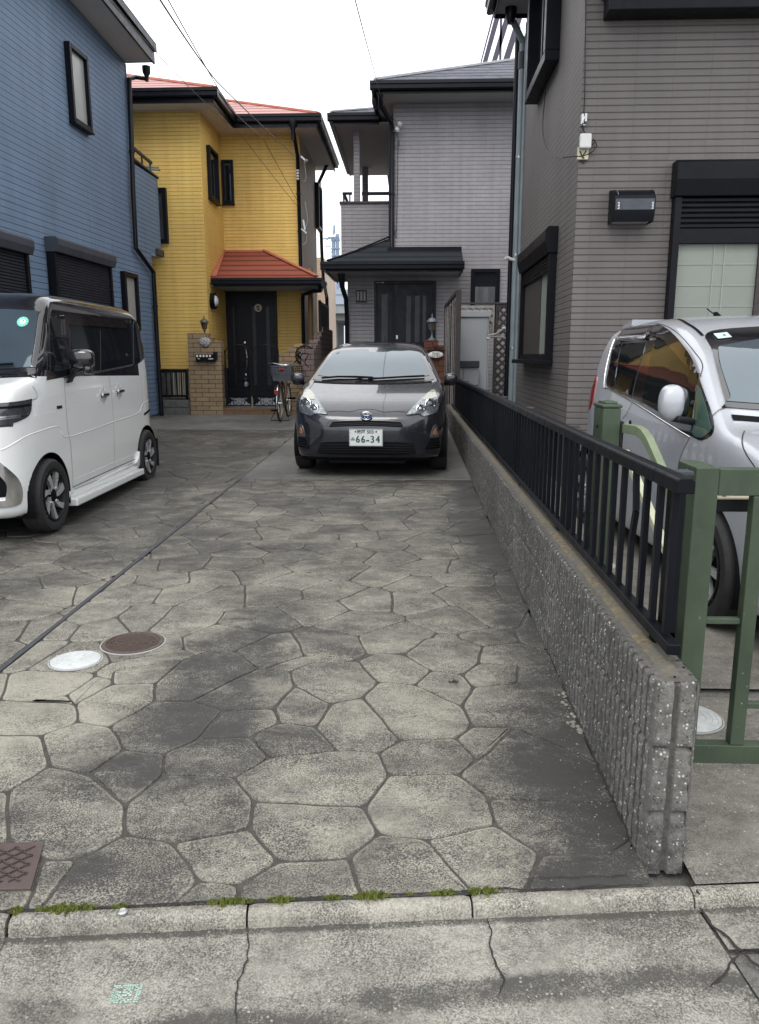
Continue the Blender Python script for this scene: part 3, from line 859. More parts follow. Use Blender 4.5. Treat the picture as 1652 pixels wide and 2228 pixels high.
# moss in the seam behind the kerb
M['moss'] = (lambda t: t.out(t.mixc(t.rng(t.noise(70, 3), .3, .7), (.05, .085, .012), (.23, .25, .05)), .9))(NT('moss'))
mb = MB()
rnd = random.Random(4)
for (a, b, wd, h) in [(-.985, -.955, .03, .012), (-.925, -.775, .022, .010), (-.74, -.70, .012, .007), (-.50, -.39, .022, .012), (-.355, -.285, .02, .010), (-.21, -.165, .018, .010), (-.135, -.04, .022, .013), (.0, .02, .010, .006), (.06, .13, .018, .009), (.16, .235, .022, .014), (-1.3, -1.05, .02, .01)]:
    n = int((b - a) * 4200)
    for i in range(n):
        s_ = rnd.uniform(a, b); e = min(s_ - a, b - s_) / (b - a) * 2
        wv = wd * (.15 + .85 * min(1, e * 1.6)) * (.35 + 1.3 * abs(noise.noise((s_ * 55, 0, 2))))
        if noise.noise((s_ * 90, 3, 1)) < -.22: continue
        d = rnd.gauss(-.002, wv * .42)
        x, y, _ = kerb_pt(s_, d, 0)
        r = rnd.uniform(.0016, .0038); hh = h * rnd.uniform(.3, 1) * math.exp(-(d / wv) ** 2)
        z = gz(y) + .004
        th = rnd.uniform(0, 6.28)
        for q in range(2):
            t2 = th + q * 1.57
            mb.add([(x - r * math.cos(t2), y - r * math.sin(t2), z - .002), (x + r * math.cos(t2), y + r * math.sin(t2), z - .002), (x + r * .3 + rnd.uniform(-r, r), y + rnd.uniform(-r, r), z + hh + .002)], [(0, 1, 2)])
tag(mb.build('moss', M['moss']), kind='stuff')

# round drain lids, inspection hatch, survey stud, paint mark
def lid(name, cx, cy, r, label, mats, design):
    t = thing(name, label, 'manhole cover' if 'white' not in name else 'drain cover', (cx, cy, gz(cy)))
    mb = MB()
    z0 = gz(cy) + .002
    mb.lathe([(r + .007, 0), (r + .007, .0035), (r + .001, .0045), (r + .001, .001)], (cx, cy, z0 - .002), n=64, mi=0, cap=False)
    mb.build('rim', mats[1], t, smooth=30)
    mb = MB()
    if design == 'white':
        mb.lathe([(r - .002, 0), (r - .002, .004), (r - .004, .005), (0, .005)], (cx, cy, z0), n=64)
        for rr in (.2, .38, .56, .74, .9):
            mb.lathe([(r * rr - .0022, .005), (r * rr - .001, .0062), (r * rr + .001, .0062), (r * rr + .0022, .005)], (cx, cy, z0), n=48, cap=False)
        for k in range(22):
            a = k * 2.4; q0 = r * (.2 + .18 * (k % 5)); q1 = q0 + r * .17
            mb.bar((cx + q0 * math.cos(a), cy + q0 * math.sin(a), z0 + .0054), (cx + q1 * math.cos(a), cy + q1 * math.sin(a), z0 + .0054), .002, .0016)
    else:
        mb.lathe([(r - .002, 0), (r - .002, .005), (r * .87, .006), (r * .86, .0005), (0, .0005)], (cx, cy, z0), n=64)
        for i in range(-16, 17):
            for j in range(-16, 17):
                x = i * .0088 + (j % 2) * .0044; y = j * .0082
                if math.hypot(x, y) > r * .82: continue
                if any(math.hypot(x - q, y) < .024 for q in (-r * .58, r * .58)) or math.hypot(x, y) < .02: continue
                mb.box(cx + x - .0030, cx + x + .0030, cy + y - .0028, cy + y + .0028, z0 + .001, z0 + .0042)
        for q in (-r * .58, r * .58):
            for a, b, c, d in ((-.018, .018, -.016, -.011), (-.018, .018, .011, .016), (-.018, -.013, -.016, .016)):
                mb.box(cx + q + a, cx + q + b, cy + c, cy + d, z0 + .001, z0 + .006)
            mb.cyl((cx + q, cy, z0 + .001), (cx + q, cy, z0 + .0045), .007, 12)
        mb.box(cx - .014, cx + .014, cy - .003, cy + .003, z0, z0 + .006); mb.box(cx - .003, cx + .003, cy - .012, cy + .012, z0, z0 + .0058)
    mb.build('lid', mats[0], t, smooth=30)
    return t
M['lidwhite'] = simple('white_lid_plastic', (.50, .52, .52), .5, 0, .14, 30)
M['lidbrown'] = simple('brown_lid_plastic', (.085, .060, .050), .6, 0, .35, 60)
M['lidrim'] = simple('brown_lid_rim', (.05, .046, .046), .6, 0, .2, 30)
M['cementrim'] = simple('pale_rim', (.35, .35, .34), .7)
lid('drain_lid', -1.477, 3.155, .108, 'round white plastic drain lid set in the stone-patterned driveway', [M['lidwhite'], M['cementrim']], 'white')
lid('drain_lid', -1.293, 3.366, .142, 'round brown plastic manhole lid beside the smaller white one', [M['lidbrown'], M['cementrim']], 'brown')
lid('drain_lid', 1.05, 2.72, .125, 'round white drain lid half hidden behind the end of the block wall', [M['lidwhite'], M['cementrim']], 'white')
lid('drain_lid', 1.22, 4.75, .09, 'small white drain lid near the silver car, seen between black fence bars', [M['lidwhite'], M['cementrim']], 'white')

t = thing('inspection_hatch', 'square brown hatch with a raised diamond grid at the left edge of the driveway', 'hatch', (-1.14, 1.87, gz(1.87)))
mb = MB()
hx0, hx1, hy0, hy1 = -1.31, -1.035, 1.70, 1.895
M['hatch'] = simple('hatch_brown', (.080, .058, .054), .6, 0, .12, 25, .3, 200)
def hq(u, v, z):                          # its four corners as laid
    bl, br, tr, tl = (-1.243, 1.688), (-.967, 1.709), (-1.025, 1.905), (-1.301, 1.866)
    return tuple((bl[i] * (1 - u) + br[i] * u) * (1 - v) + (tl[i] * (1 - u) + tr[i] * u) * v for i in (0, 1)) + (gz(1.8) + z,)
V = [hq(u, v, z) for z in (-.005, .006) for u, v in ((0, 0), (1, 0), (1, 1), (0, 1))]
mb.add(V, [(0, 3, 2, 1), (4, 5, 6, 7), (0, 1, 5, 4), (1, 2, 6, 5), (2, 3, 7, 6), (3, 0, 4, 7)])
mb.build('frame', M['hatch'], t, bevel=.002)
mb = MB()
for k in range(-8, 14):
    for sgn in (1, -1):
        # diagonal bars clipped to the inner rectangle
        pts = []
        for s_ in np.linspace(-1, 2, 241):
            u = s_; v = (s_ * 1.15 * sgn + k * .19 - (0.19 if sgn > 0 else -.0))
            if .09 < u < .93 and .12 < v < .88: pts.append((u, v))
        if len(pts) > 6:
            mb.bar(hq(*pts[0], .0078), hq(*pts[-1], .0078), .004, .005)
mb.build('diamond_grid', simple('hatch_bar', (.055, .038, .034), .6, 0, .2, 40), t)

t = thing('survey_stud', 'small round metal survey stud set in the kerb', 'stud', (-.70, 1.634, .037))
mb = MB(); mb.lathe([(.0125, 0), (.0125, .004), (.008, .006), (.007, .0045), (.004, .0045), (.003, .007), (0, .007)], (-.70, 1.634, .036), n=24)
mb.build('stud_head', M['steel'], t, smooth=40)
mb = MB()
rnd = random.Random(9)
for i in range(13):
    for j in range(11):
        u, v = i / 12, j / 10
        edge = min(u, 1 - u, v, 1 - v)
        if rnd.random() < (.85 if edge < .13 else .25 + .3 * (abs(u - .5) < .12)):
            x, y, z = kerb_pt(-.675 + u * .058, .205 + v * .045, -.0066)
            q = .0028
            mb.add([(x - q, y - q, z), (x + q * rnd.uniform(.6, 1.2), y - q, z), (x + q, y + q * rnd.uniform(.6, 1.2), z), (x - q, y + q, z)], [(0, 1, 2, 3)])
M['mint'] = simple('worn_mint_paint', (.33, .44, .38), .8, 0, .2, 60)
tag(mb.build('paint_mark', M['mint']), 'worn pale green square of paint on the gutter concrete', 'paint mark')
# dead leaf on the stones
t = thing('dead_leaf', 'crumpled dead leaf lying on the driveway', 'leaf', (.187, 3.0, gz(3)))
mb = MB()
for cx, cy, a, r in ((.18, 3.0, .4, .016), (.196, 2.992, 2.2, .014), (.205, 3.004, -.6, .010)):
    V = []
    for k in range(8):
        th = k / 8 * 6.283
        x, y = r * math.cos(th) * (1 + .2 * math.sin(3 * th)), r * .5 * math.sin(th)
        V.append((cx + x * math.cos(a) - y * math.sin(a), cy + x * math.sin(a) + y * math.cos(a), gz(3) + .006 + .006 * math.cos(2 * th + a)))
    V.append((cx, cy, gz(3) + .003))
    mb.add(V, [(k, (k + 1) % 8, 8) for k in range(8)])
mb.build('leaf_blade', M['wood_dark'], t)
# grit and small stones scattered on the paving
mb = MB()
for _ in range(420):
    x = rnd.uniform(-1.7, .62); y = 1.74 + abs(rnd.gauss(0, 1.0)) if rnd.random() < .5 else rnd.uniform(1.3, 1.6)
    if rnd.random() < .45: x = .63 - abs(rnd.gauss(0, .05)); y = rnd.uniform(1.9, 4.5)
    r = rnd.uniform(.001, .0032)
    z = gz(y) + .001 if y > 1.74 else -.007
    mb.sphere((x, y, z + r * .3), r, 5, 3, sc=(1, rnd.uniform(.6, 1), .7))
M['grit'] = simple('grit', (.26, .25, .22), .9, 0, .5, 90)
tag(mb.build('grit', M['grit']), kind='stuff')

# ------------------------------------------------------------------ split-rib block wall
t = NT('split_rib_block')
Pn = t.pos()
fine = t.noise(170, 4, .75); midn = t.noise(22, 4, .7); big = t.noise(1.6, 4, .6)
v = t.new('ShaderNodeTexVoronoi'); t.link(Pn, v.inputs['Vector']); v.inputs['Scale'].default_value = 112
keep = t.m('GREATER_THAN', t.xyz(v.outputs['Color'])[0], .82)
chips = t.m('MULTIPLY', keep, t.rng(v.outputs['Distance'], .25, .42, 1.0, 0.0))
keep2 = t.m('LESS_THAN', t.xyz(v.outputs['Color'])[0], .16)
dchips = t.m('MULTIPLY', keep2, t.rng(v.outputs['Distance'], .2, .4, 1.0, 0.0))
rib = t.new('ShaderNodeAttribute', attribute_name='rib').outputs['Fac']
f = t.m('ADD', t.m('ADD', t.rng(fine, .3, .7, -.4, .4), t.rng(midn, .3, .7, -.25, .25)), t.m('ADD', t.rng(big, .3, .7, -.38, .38), .45), clamp=True)
c = t.mixc(f, (.042, .042, .041), (.205, .20, .185))
c = t.mixc(t.m('MULTIPLY', chips, .9), c, (.62, .61, .57))
c = t.mixc(t.m('MULTIPLY', dchips, .8), c, (.02, .02, .02))
smooth_c = t.mixc(t.rng(t.noise(60, 3), .3, .7), (.070, .067, .062), (.125, .12, .11))
c = t.mixc(rib, smooth_c, c)
b = t.bump(t.m('ADD', fine, t.m('MULTIPLY', midn, 1.5)), .006, .8)
M['ribblock'] = t.out(c, .93, b)
WALLTOP, WX0, WX1, WY0, WY1 = .555, .640, .760, 1.885, 13.9
wall_t = thing('block_wall', 'low grey split-rib concrete block wall along the right of the driveway', 'wall', (.70, 7.9, gz(7.9)))
RP = .0488
def ribval(u, z):
    """(depth, roughness): rough ribs stand proud of smooth grooves and mortar joints"""
    w = (u - WY0) % RP
    r = 0.0 if (w < .0123 or w > RP - .0012) else 1.0
    zz = ((WALLTOP - z) / .19) % 1.0
    j = min(zz, 1 - zz) * .19
    if z > WALLTOP - .03: j = 1
    r *= min(1, max(.25, (j - .001) / .004))
    return r
def rattr(u, z):
    w = (u - WY0) % RP
    return 1.0 if .0145 < w < RP - .002 else 0.0
def rough_(x, y, z):
    return noise.noise((x * 40, y * 45, z * 30)) * .7 + noise.noise((x * 95, y * 110, z * 90)) * .6
def wall_face(mb, att, fn, U, Z, flip=False):
    nU, nZ = len(U), len(Z)
    V = []; F = []
    for u in U:
        for z in Z:
            p, r = fn(u, z)
            V.append(p); att.append(r)
    for i in range(nU - 1):
        for j in range(nZ - 1):
            q = (i * nZ + j, (i + 1) * nZ + j, (i + 1) * nZ + j + 1, i * nZ + j + 1)
            F.append(tuple(reversed(q)) if flip else q)
    mb.add(V, F)
mb = MB(); att = []
D = .012
def left_fn(u, z):
    r = ribval(u, z); e = rough_(0, u, z)
    top = max(0, (z - (WALLTOP - .012)) / .012)
    x = WX0 + D * (1 - r) - (e * .006 * r) + top * top * .006
    return (x, u, z), rattr(u, z)
Un = []
k = 0
while WY0 + k * RP < WY1:
    b_ = WY0 + k * RP
    offs = (.0003, .0115, .0127, .0155, .022, .029, .036, .042, .0472) if b_ < 5.5 else (.0003, .0115, .0127, .024, .036, .0472)
    Un += [b_ + o_ for o_ in offs if b_ + o_ < WY1]
    k += 1
Un = np.array(Un)
Zn = np.concatenate([np.arange(.0, .54, .0105), [.543, .547, .551, .555]])
wall_face(mb, att, left_fn, Un, Zn, flip=True)
def right_fn(u, z):
    r = ribval(u, z); return (WX1 - D * (1 - r), u, z), r
Ur = Un[::2]
wall_face(mb, att, right_fn, Ur, np.linspace(0, WALLTOP, 14))
def end_fn(x, z):
    fx = (x - WX0) / (WX1 - WX0)
    g_ = min(abs(fx - .5) * .12, min(fx, 1 - fx) * .12 + .004)
    r = 1 - max(0, min(1, (.0085 - abs(fx - .5) * .12) / .003))
    if fx < .07 or fx > .93: r = .25
    zz = ((WALLTOP - z) / .19) % 1.0; j = min(zz, 1 - zz) * .19
    if z > WALLTOP - .03: j = 1
    r *= min(1, max(0, (j - .003) / .005))
    e = rough_(x, .3, z) * 1.6
    edge = max(0, 1 - min(fx, 1 - fx) * .12 / .008)
    top = max(0, (z - (WALLTOP - .012)) / .012)
    return (x, WY0 + .012 * (1 - r) + edge * .006 - e * .006 * r + top * top * .006, z), r
wall_face(mb, att, end_fn, np.linspace(WX0 + .004, WX1 - .004, 30), Zn, flip=False)
# top
def top_fn(u, k):
    r = ribval(u, WALLTOP - .02)
    if k <= 0: x = WX0 + D * (1 - r) + .006
    elif k >= 1: x = WX1 - D * (1 - r) - .003
    else: x = WX0 + (WX1 - WX0) * k
    return (x, max(u, WY0 + .008), WALLTOP - .0005 + noise.noise((x * 60, u * 60, 1)) * .0018), .12
wall_face(mb, att, top_fn, Un, [0, .12, .3, .5, .7, .88, 1], flip=False)
wo_ = mb.build('rib_blocks', M['ribblock'], wall_t, smooth=60)
a_ = wo_.data.attributes.new('rib', 'FLOAT', 'POINT'); a_.data.foreach_set('value', att)
# yellowish mortar spread along the top
t = NT('old_mortar')
c = t.mixc(t.rng(t.noise(40, 4, .7), .3, .7), (.070, .060, .042), (.215, .170, .098))
c = t.mixc(t.rng(t.noise(7, 5, .75), .42, .60), c, (.10, .098, .09))
M['mortar'] = t.out(c, .95, t.bump(t.noise(90, 4, .7), .006, .8))
mb = MB()
V = []; F = []; n = 900
for i in range(n):
    y = WY0 + .03 + (WY1 - WY0 - .05) * (i / (n - 1)) ** 1.6
    w0 = .028 + .006 * noise.noise((y * 9, 0, 0)) + .004 * noise.noise((y * 40, 3, 0)); w1 = .030 + .006 * noise.noise((y * 9, 5, 0))
    if i < 6: w0 *= (i + 1) / 7; w1 *= (i + 1) / 7
    V += [(.700 - w0, y, WALLTOP - .002), (.70 - w0 * .5, y, WALLTOP + .006 + .003 * noise.noise((y * 30, 8, 0))), (.70 + w1 * .5, y, WALLTOP + .006), (.70 + w1, y, WALLTOP - .002)]
for i in range(n - 1):
    for k in range(3): F.append((i * 4 + k, i * 4 + k + 1, i * 4 + 5 + k, i * 4 + 4 + k))
mb.add(V, F); mb.build('mortar_bed', M['mortar'], wall_t, smooth=60)
# broken mortar at the foot
mb = MB(); rnd = random.Random(21)
for cy, n_ in ((2.63, 20), (2.86, 10)):
    for _ in range(n_):
        y = rnd.gauss(cy, .05); x = .632 - abs(rnd.gauss(0, .016)); r = rnd.uniform(.003, .010)
        mb.sphere((x, y, gz(y) + .001), r, 6, 4, sc=(1, 1.3, .5))
mb.build('mortar_crumbs', M['kerb'], wall_t)

# ------------------------------------------------------------------ black picket fence on the wall
fence = thing('picket_fence', 'black aluminium picket fence with a handrail on top of the block wall', 'fence', (.725, 7.6, WALLTOP))
FX = .722
def rail(y0, y1, z0, z1, x0, x1, name):
    mb = MB()
    if name == 'top_rail':
        pr = [(x0, z0), (x0 - .000, z1 - .008), (x0 + .008, z1), (x1 - .008, z1), (x1, z1 - .008), (x1, z0)]
        mb.prism([(x, y0, z) for x, z in pr], (0, y1 - y0, 0))
    else: mb.box(x0, x1, y0, y1, z0, z1)
    return mb.build(name, M['black'], fence, bevel=.003)
secs = [2.0, 2.20, 4.02, 6.02, 8.02, 10.02, 12.02, 13.2]
for a, b in zip(secs[:-1], secs[1:]):
    if b - a > .5 or a == 2.0: rail(a + .002, b - .002, 1.030, 1.072, FX - .024, FX + .024, 'top_rail')
rail(1.995, 7.0, .586, .616, FX - .018, FX + .018, 'bottom_rail'); rail(7.004, 13.2, .586, .616, FX - .018, FX + .018, 'bottom_rail')
y = 2.072; k = 0; pk0 = None
rest = MB()
while y < 13.15:
    if k < 84:
        mb = MB()
        bend = .014 if k == 3 else 0
        if bend:
            mb.bar((FX, y, .614), (FX, y + .004, .80), .016, .024, (0, 1, 0)); mb.bar((FX, y + .004, .80), (FX + .004, y - .012, .90), .016, .024, (0, 1, 0)); mb.bar((FX + .004, y - .012, .90), (FX, y, 1.034), .016, .024, (0, 1, 0))
            mb.build('picket', M['black'], fence)
        elif pk0 is None:
            mb.box(FX - .009, FX + .009, y - .0125, y + .0125, .614, 1.034); pk0 = mb.build('picket', M['black'], fence, bevel=.002, seg=1); py0 = y
        else:
            o = pk0.copy(); COL.objects.link(o); o.parent = fence; o.location = (0, y - py0, 0)
    else: rest.box(FX - .009, FX + .009, y - .0125, y + .0125, .614, 1.034)
    y += .125; k += 1
if rest.v: rest.build('picket', M['black'], fence)
for y in (2.19, 3.68, 5.02, 6.4, 7.8, 9.2, 10.6, 12.0):
    mb = MB(); mb.box(FX + .022, FX + .062, y - .022, y + .022, WALLTOP - .001, 1.052); mb.box(FX + .0, FX + .062, y - .022, y + .022, WALLTOP + .0, WALLTOP + .034)
    mb.build('post', M['black'], fence, bevel=.002)
    mb = MB(); mb.box(FX + .018, FX + .078, y - .026, y + .026, 1.054, 1.066); mb.build('post_cap', M['shutterbox'], fence, bevel=.002)

# ------------------------------------------------------------------ green driveway gate
gate = thing('driveway_gate', 'dark green metal lift-up gate beyond the end of the block wall', 'gate', (1.0, 2.45, gz(2.45)))
def part(name, mat, parent, fn, bevel=.003, smooth=None):
    mb = MB(); fn(mb); return mb.build(name, mat, parent, bevel=bevel, smooth=smooth)
part('gate_upright', M['green'], gate, lambda m_: (m_.box(.893, .965, 2.40, 2.47, .075, 1.044), m_.box(.890, .962, 2.474, 2.56, .075, 1.046)))
part('top_beam', M['green'], gate, lambda m_: m_.box(.967, 2.6, 2.405, 2.45, .955, 1.040))
part('bottom_beam', M['green'], gate, lambda m_: m_.box(.90, 2.6, 2.40, 2.445, gz(2.4) - .02, .108))
for xx in (1.078, 1.36, 1.64, 1.92, 2.2): part('gate_bar', M['green'], gate, lambda m_: m_.box(xx, xx + .046, 2.402, 2.442, .109, .954))
part('cross_bar', M['green'], gate, lambda m_: m_.box(.966, 1.077, 2.41, 2.435, .530, .550))
part('cross_bar', M['green'], gate, lambda m_: m_.box(1.125, 1.359, 2.41, 2.435, .237, .257))
part('cross_bar', M['green'], gate, lambda m_: m_.box(1.407, 1.639, 2.41, 2.435, .530, .550))
part('lift_channel', M['darkplastic'], gate, lambda m_: (m_.box(.97, 2.5, 2.50, 2.56, .885, .925)))
part('channel_plate', M['offwhite'], gate, lambda m_: m_.box(.97, 2.5, 2.485, 2.56, .928, .934))
for a, b in (((1.03, 2.5), .9355), ((1.035, 2.5), .883)): part('bolt', M['steel'], gate, lambda m_: m_.cyl((a[0], a[1] + .01, b), (a[0], a[1] + .01, b + .006), .007, 8), 0)
gp = thing('gate_post', 'square green post carrying the bent lifting arms beside the silver car', 'post', (.93, 3.69, gz(3.69)))
part('post_shaft', M['green'], gp, lambda m_: m_.box(.893, .975, 3.60, 3.78, gz(3.6) - .02, 1.150), .004)
part('post_cap', M['green'], gp, lambda m_: (m_.box(.888, .980, 3.595, 3.785, 1.152, 1.168), m_.box(.905, .963, 3.62, 3.76, 1.166, 1.180)), .005)
for z in (1.06, .97): part('bolt', M['ink'], gp, lambda m_: m_.cyl((.893, 3.69, z), (.888, 3.69, z), .007, 8), 0)
def arm(m_):
    P = [(1.0, 3.66, 1.055), (1.0, 3.40, 1.068), (1.0, 3.32, 1.060), (1.0, 3.24, 1.035), (1.0, 3.14, .985), (1.0, 2.60, .70)]
    V = []; F = []
    for i, p in enumerate(P):
        a = Vector(P[max(0, i - 1)]); b = Vector(P[min(len(P) - 1, i + 1)]); d = (b - a).normalized()
        n_ = Vector((0, -d.z, d.y)); n_ = n_ if n_.z > 0 else -n_
        for sx, sz in ((-.016, -.021), (.016, -.021), (.016, .021), (-.016, .021)):
            V.append(Vector(p) + Vector((sx, 0, 0)) + n_ * sz)
    for i in range(len(P) - 1):
        for k in range(4): F.append((i * 4 + k, i * 4 + (k + 1) % 4, i * 4 + 4 + (k + 1) % 4, i * 4 + 4 + k))
    F += [(3, 2, 1, 0), tuple(len(P) * 4 - 4 + k for k in range(4))]
    m_.add(V, F)
part('lifting_arm', M['olive'], gp, arm, .003)
part('stay_arm', M['cream'], gp, lambda m_: m_.bar((1.0, 3.58, .95), (1.0, 2.66, .52), .03, .03), .003)
part('arm_bracket', M['darkplastic'], gp, lambda m_: m_.box(.976, .992, 3.60, 3.76, .93, 1.09), .003)
# chain end and rubble by the wall's foot
t = thing('metal_hook', 'loop of thin metal wire on the ground behind the wall end', 'wire', (.80, 2.2, gz(2.2)))
mb = MB(); mb.tube([(.765, 2.16, .07), (.80, 2.15, .075), (.815, 2.19, .07), (.80, 2.24, .062), (.775, 2.26, .06)], .0022, 6)
mb.build('wire_loop', M['steel'], t, smooth=60)
# ------------------------------------------------------------------ measuring helpers (sight lines of the viewpoint, metres out)
_p, _th = R(11.396), R(2.256)
_fw = Vector((-math.sin(_th) * math.cos(_p), math.cos(_th) * math.cos(_p), -math.sin(_p)))
_rt = Vector((math.cos(_th), math.sin(_th), 0)); _up = _rt.cross(_fw)
def ray(u, v): return _rt * (u - 826) + _up * (1114 - v) + _fw * 1667
def at(u, v, y):
    d = ray(u, v); t = y / d.y; return (d.x * t, y, 1.38 + d.z * t)
def atx(u, v, x):
    d = ray(u, v); t = x / d.x; return (x, d.y * t, 1.38 + d.z * t)
def atz(u, v, z):
    d = ray(u, v); t = (z - 1.38) / d.z; return (d.x * t, d.y * t, z)
def onF(u, v, F, n=0.0):
    """distance along and height where a sight line meets wall frame F offset n"""
    O, T, N = F
    d = ray(u, v)
    den = d.x * N[0] + d.y * N[1]
    t = ((O[0] + N[0] * n) * N[0] + (O[1] + N[1] * n) * N[1]) / den
    x, y, z = d.x * t, d.y * t, 1.38 + d.z * t
    return ((x - O[0]) * T[0] + (y - O[1]) * T[1], z)
def fp(F, a, n, z): return (F[0][0] + F[1][0] * a + F[2][0] * n, F[0][1] + F[1][1] * a + F[2][1] * n, z)
def FY(y): return ((0, y), (1, 0), (0, -1))       # wall facing the viewer
def FXn(x): return ((x, 0), (0, 1), (-1, 0))      # wall facing left
def FXp(x): return ((x, 0), (0, 1), (1, 0))       # wall facing right

def window(parent, F, a0, a1, z0, z1, fw=.055, pane='pane_dark', depth=.07, mull=None, label=None, name='window', fm='black', sill=0.0):
    """aluminium window: frame with four members, recessed pane as a sub-part"""
    mb = MB()
    mb.fr(F, a0, a0 + fw, 0, depth, z0, z1); mb.fr(F, a1 - fw, a1, 0, depth, z0, z1)
    mb.fr(F, a0 + fw, a1 - fw, 0, depth, z0, z0 + fw); mb.fr(F, a0 + fw, a1 - fw, 0, depth, z1 - fw, z1)
    mb.fr(F, a0 + fw, a1 - fw, 0, depth * .25, z0 + fw, z1 - fw)
    if sill: mb.fr(F, a0 - .01, a1 + .01, 0, depth + sill, z0 - .03, z0 - .001)
    if mull:
        for q in mull: mb.fr(F, q - .02, q + .02, depth * .26, depth * .8, z0 + fw, z1 - fw)
    w = mb.build(name, M[fm], parent, bevel=.004)
    if label: w['label'] = label
    mb = MB(); mb.fr(F, a0 + fw + .002, a1 - fw - .002, depth * .26, depth * .34, z0 + fw + .002, z1 - fw - .002)
    mb.build('pane', M[pane], w)
    return w
def louvre(parent, F, a0, a1, z0, z1, n, pitch=.04, mat='shutter', name='shutter'):
    """roller shutter curtain: ribbed slats"""
    mb = MB(); k = int((z1 - z0) / pitch); h = (z1 - z0) / k
    for i in range(k):
        za = z0 + i * h
        O = [(n, za), (n + .012, za + h * .25), (n + .012, za + h * .75), (n, za + h * .98)]
        for q in range(3):
            (n1, y1), (n2, y2) = O[q], O[q + 1]
            mb.add([fp(F, a0, n1, y1), fp(F, a1, n1, y1), fp(F, a1, n2, y2), fp(F, a0, n2, y2)], [(0, 1, 2, 3)])
    mb.fr(F, a0, a1, n - .01, n - .002, z0, z1)
    return mb.build(name, M[mat], parent)
def pipe(parent, pts, r, mat='gutter', name='downpipe', clips=True):
    mb = MB(); mb.tube(pts, r, 10)
    P = [Vector(p) for p in pts]
    if clips:
        for a, b in zip(P[:-1], P[1:]):
            L = (b - a).length
            if L > 1.0:
                for k in range(1, int(L / 1.1) + 1):
                    c = a.lerp(b, k / (int(L / 1.1) + 1)); d = (b - a).normalized() * .015
                    mb.tube([c - d, c + d], r * 1.28, 10)
    return mb.build(name, M[mat], parent, smooth=50)
def gutter_run(mb, p0, p1, out, h=.13, w=.11):
    """box gutter with a stepped lip from p0 to p1 (top inner edge), out = outward direction (x,y)"""
    o = Vector((out[0], out[1], 0))
    prof = [(0, 0), (0, -h * .9), (w * .55, -h), (w * .8, -h * .85), (w * .85, -h * .45), (w, -h * .35), (w, 0), (w * .9, 0), (w * .88, -h * .3)]
    P = [Vector(p0) + o * a + Vector((0, 0, b)) for a, b in prof]
    mb.prism(P, Vector(p1) - Vector(p0))

# ================================================================== blue house on the left
L_ = math.hypot(.0252, 1)
BF = ((-4.9, 14.6), (.0252 / L_, 1 / L_), (1 / L_, -.0252 / L_))
blue = thing('blue_house', 'blue two-storey house with horizontal siding and dark shutters on the left', 'house', (-5.2, 10, gz(10)))
def btop(a): return 6.34 - .060 * (a + .42)
mb = MB()
mb.fr(BF, -11.5, .30, -3, 0, .30, 3.30)
mb.prism([fp(BF, -11.5, 0, 3.302), fp(BF, -.42, 0, 3.302), fp(BF, -.42, 0, btop(-.42)), fp(BF, -11.5, 0, btop(-11.5))], Vector((-6, 0, 0)))
mb.build('wall', M['blue_siding'], blue)
part('foundation', M['conc_block'], blue, lambda m_: m_.fr(BF, -11.5, .298, -3, -.015, -.1, .298))
# corner trims
part('corner_trim', M['blue_siding'], blue, lambda m_: (m_.fr(BF, .27, .302, 0, .012, .30, 3.29), m_.fr(BF, -.45, -.417, 0, .012, 4.83, 6.3)), 0)
# balcony end beyond the upper storey
mb = MB(); mb.fr(BF, -.42, .89, -2.5, .002, 3.303, 4.735); mb.build('balcony', M['blue_siding'], blue)
part('balcony_cap', M['wood_dark'], blue, lambda m_: (m_.prism([fp(BF, -.40, .03, 4.80), fp(BF, .91, .03, 4.74), fp(BF, .91, .03, 4.775), fp(BF, -.40, .03, 4.835)], fp(BF, 0, -.16, 0)[0:2] and Vector((BF[2][0] * -.18, BF[2][1] * -.18, 0)))), .004)
part('balcony_rail', M['wood_dark'], blue, lambda m_: (m_.bar(fp(BF, -.38, -.03, 5.03), fp(BF, .70, -.03, 4.98), .04, .05), m_.bar(fp(BF, .62, -.03, 4.76), fp(BF, .62, -.03, 4.98), .03, .03), m_.bar(fp(BF, .2, -.03, 4.76), fp(BF, .2, -.03, 5.0), .03, .03)), .003)
poles = thing('laundry_pole', 'turquoise laundry poles resting on the balcony rail of the blue house', 'laundry pole', fp(BF, .45, -.05, 4.87))
for z, dn in ((4.88, 0), (4.84, .03)):
    mb = MB(); q = fp(BF, .32, -.9, z); mb.cyl(q, fp(BF, .60, .12 + dn, z - .01), .014, 10); mb.build('pole', simple('turquoise_pole', (.03, .22, .30), .35), poles, smooth=40)
    mb = MB(); mb.cyl(fp(BF, .60, .121 + dn, z - .01), fp(BF, .604, .135 + dn, z - .0105), .016, 10); mb.build('pole_cap', M['ink'], poles, smooth=40)
part('balcony_soffit', M['soffit_grey'], blue, lambda m_: m_.fr(BF, .303, .89, -2.5, 0, 3.28, 3.300), 0)
part('balcony_vent', M['wood_dark'], blue, lambda m_: m_.fr(BF, .55, .89, .004, .06, 3.30, 3.42), .003)
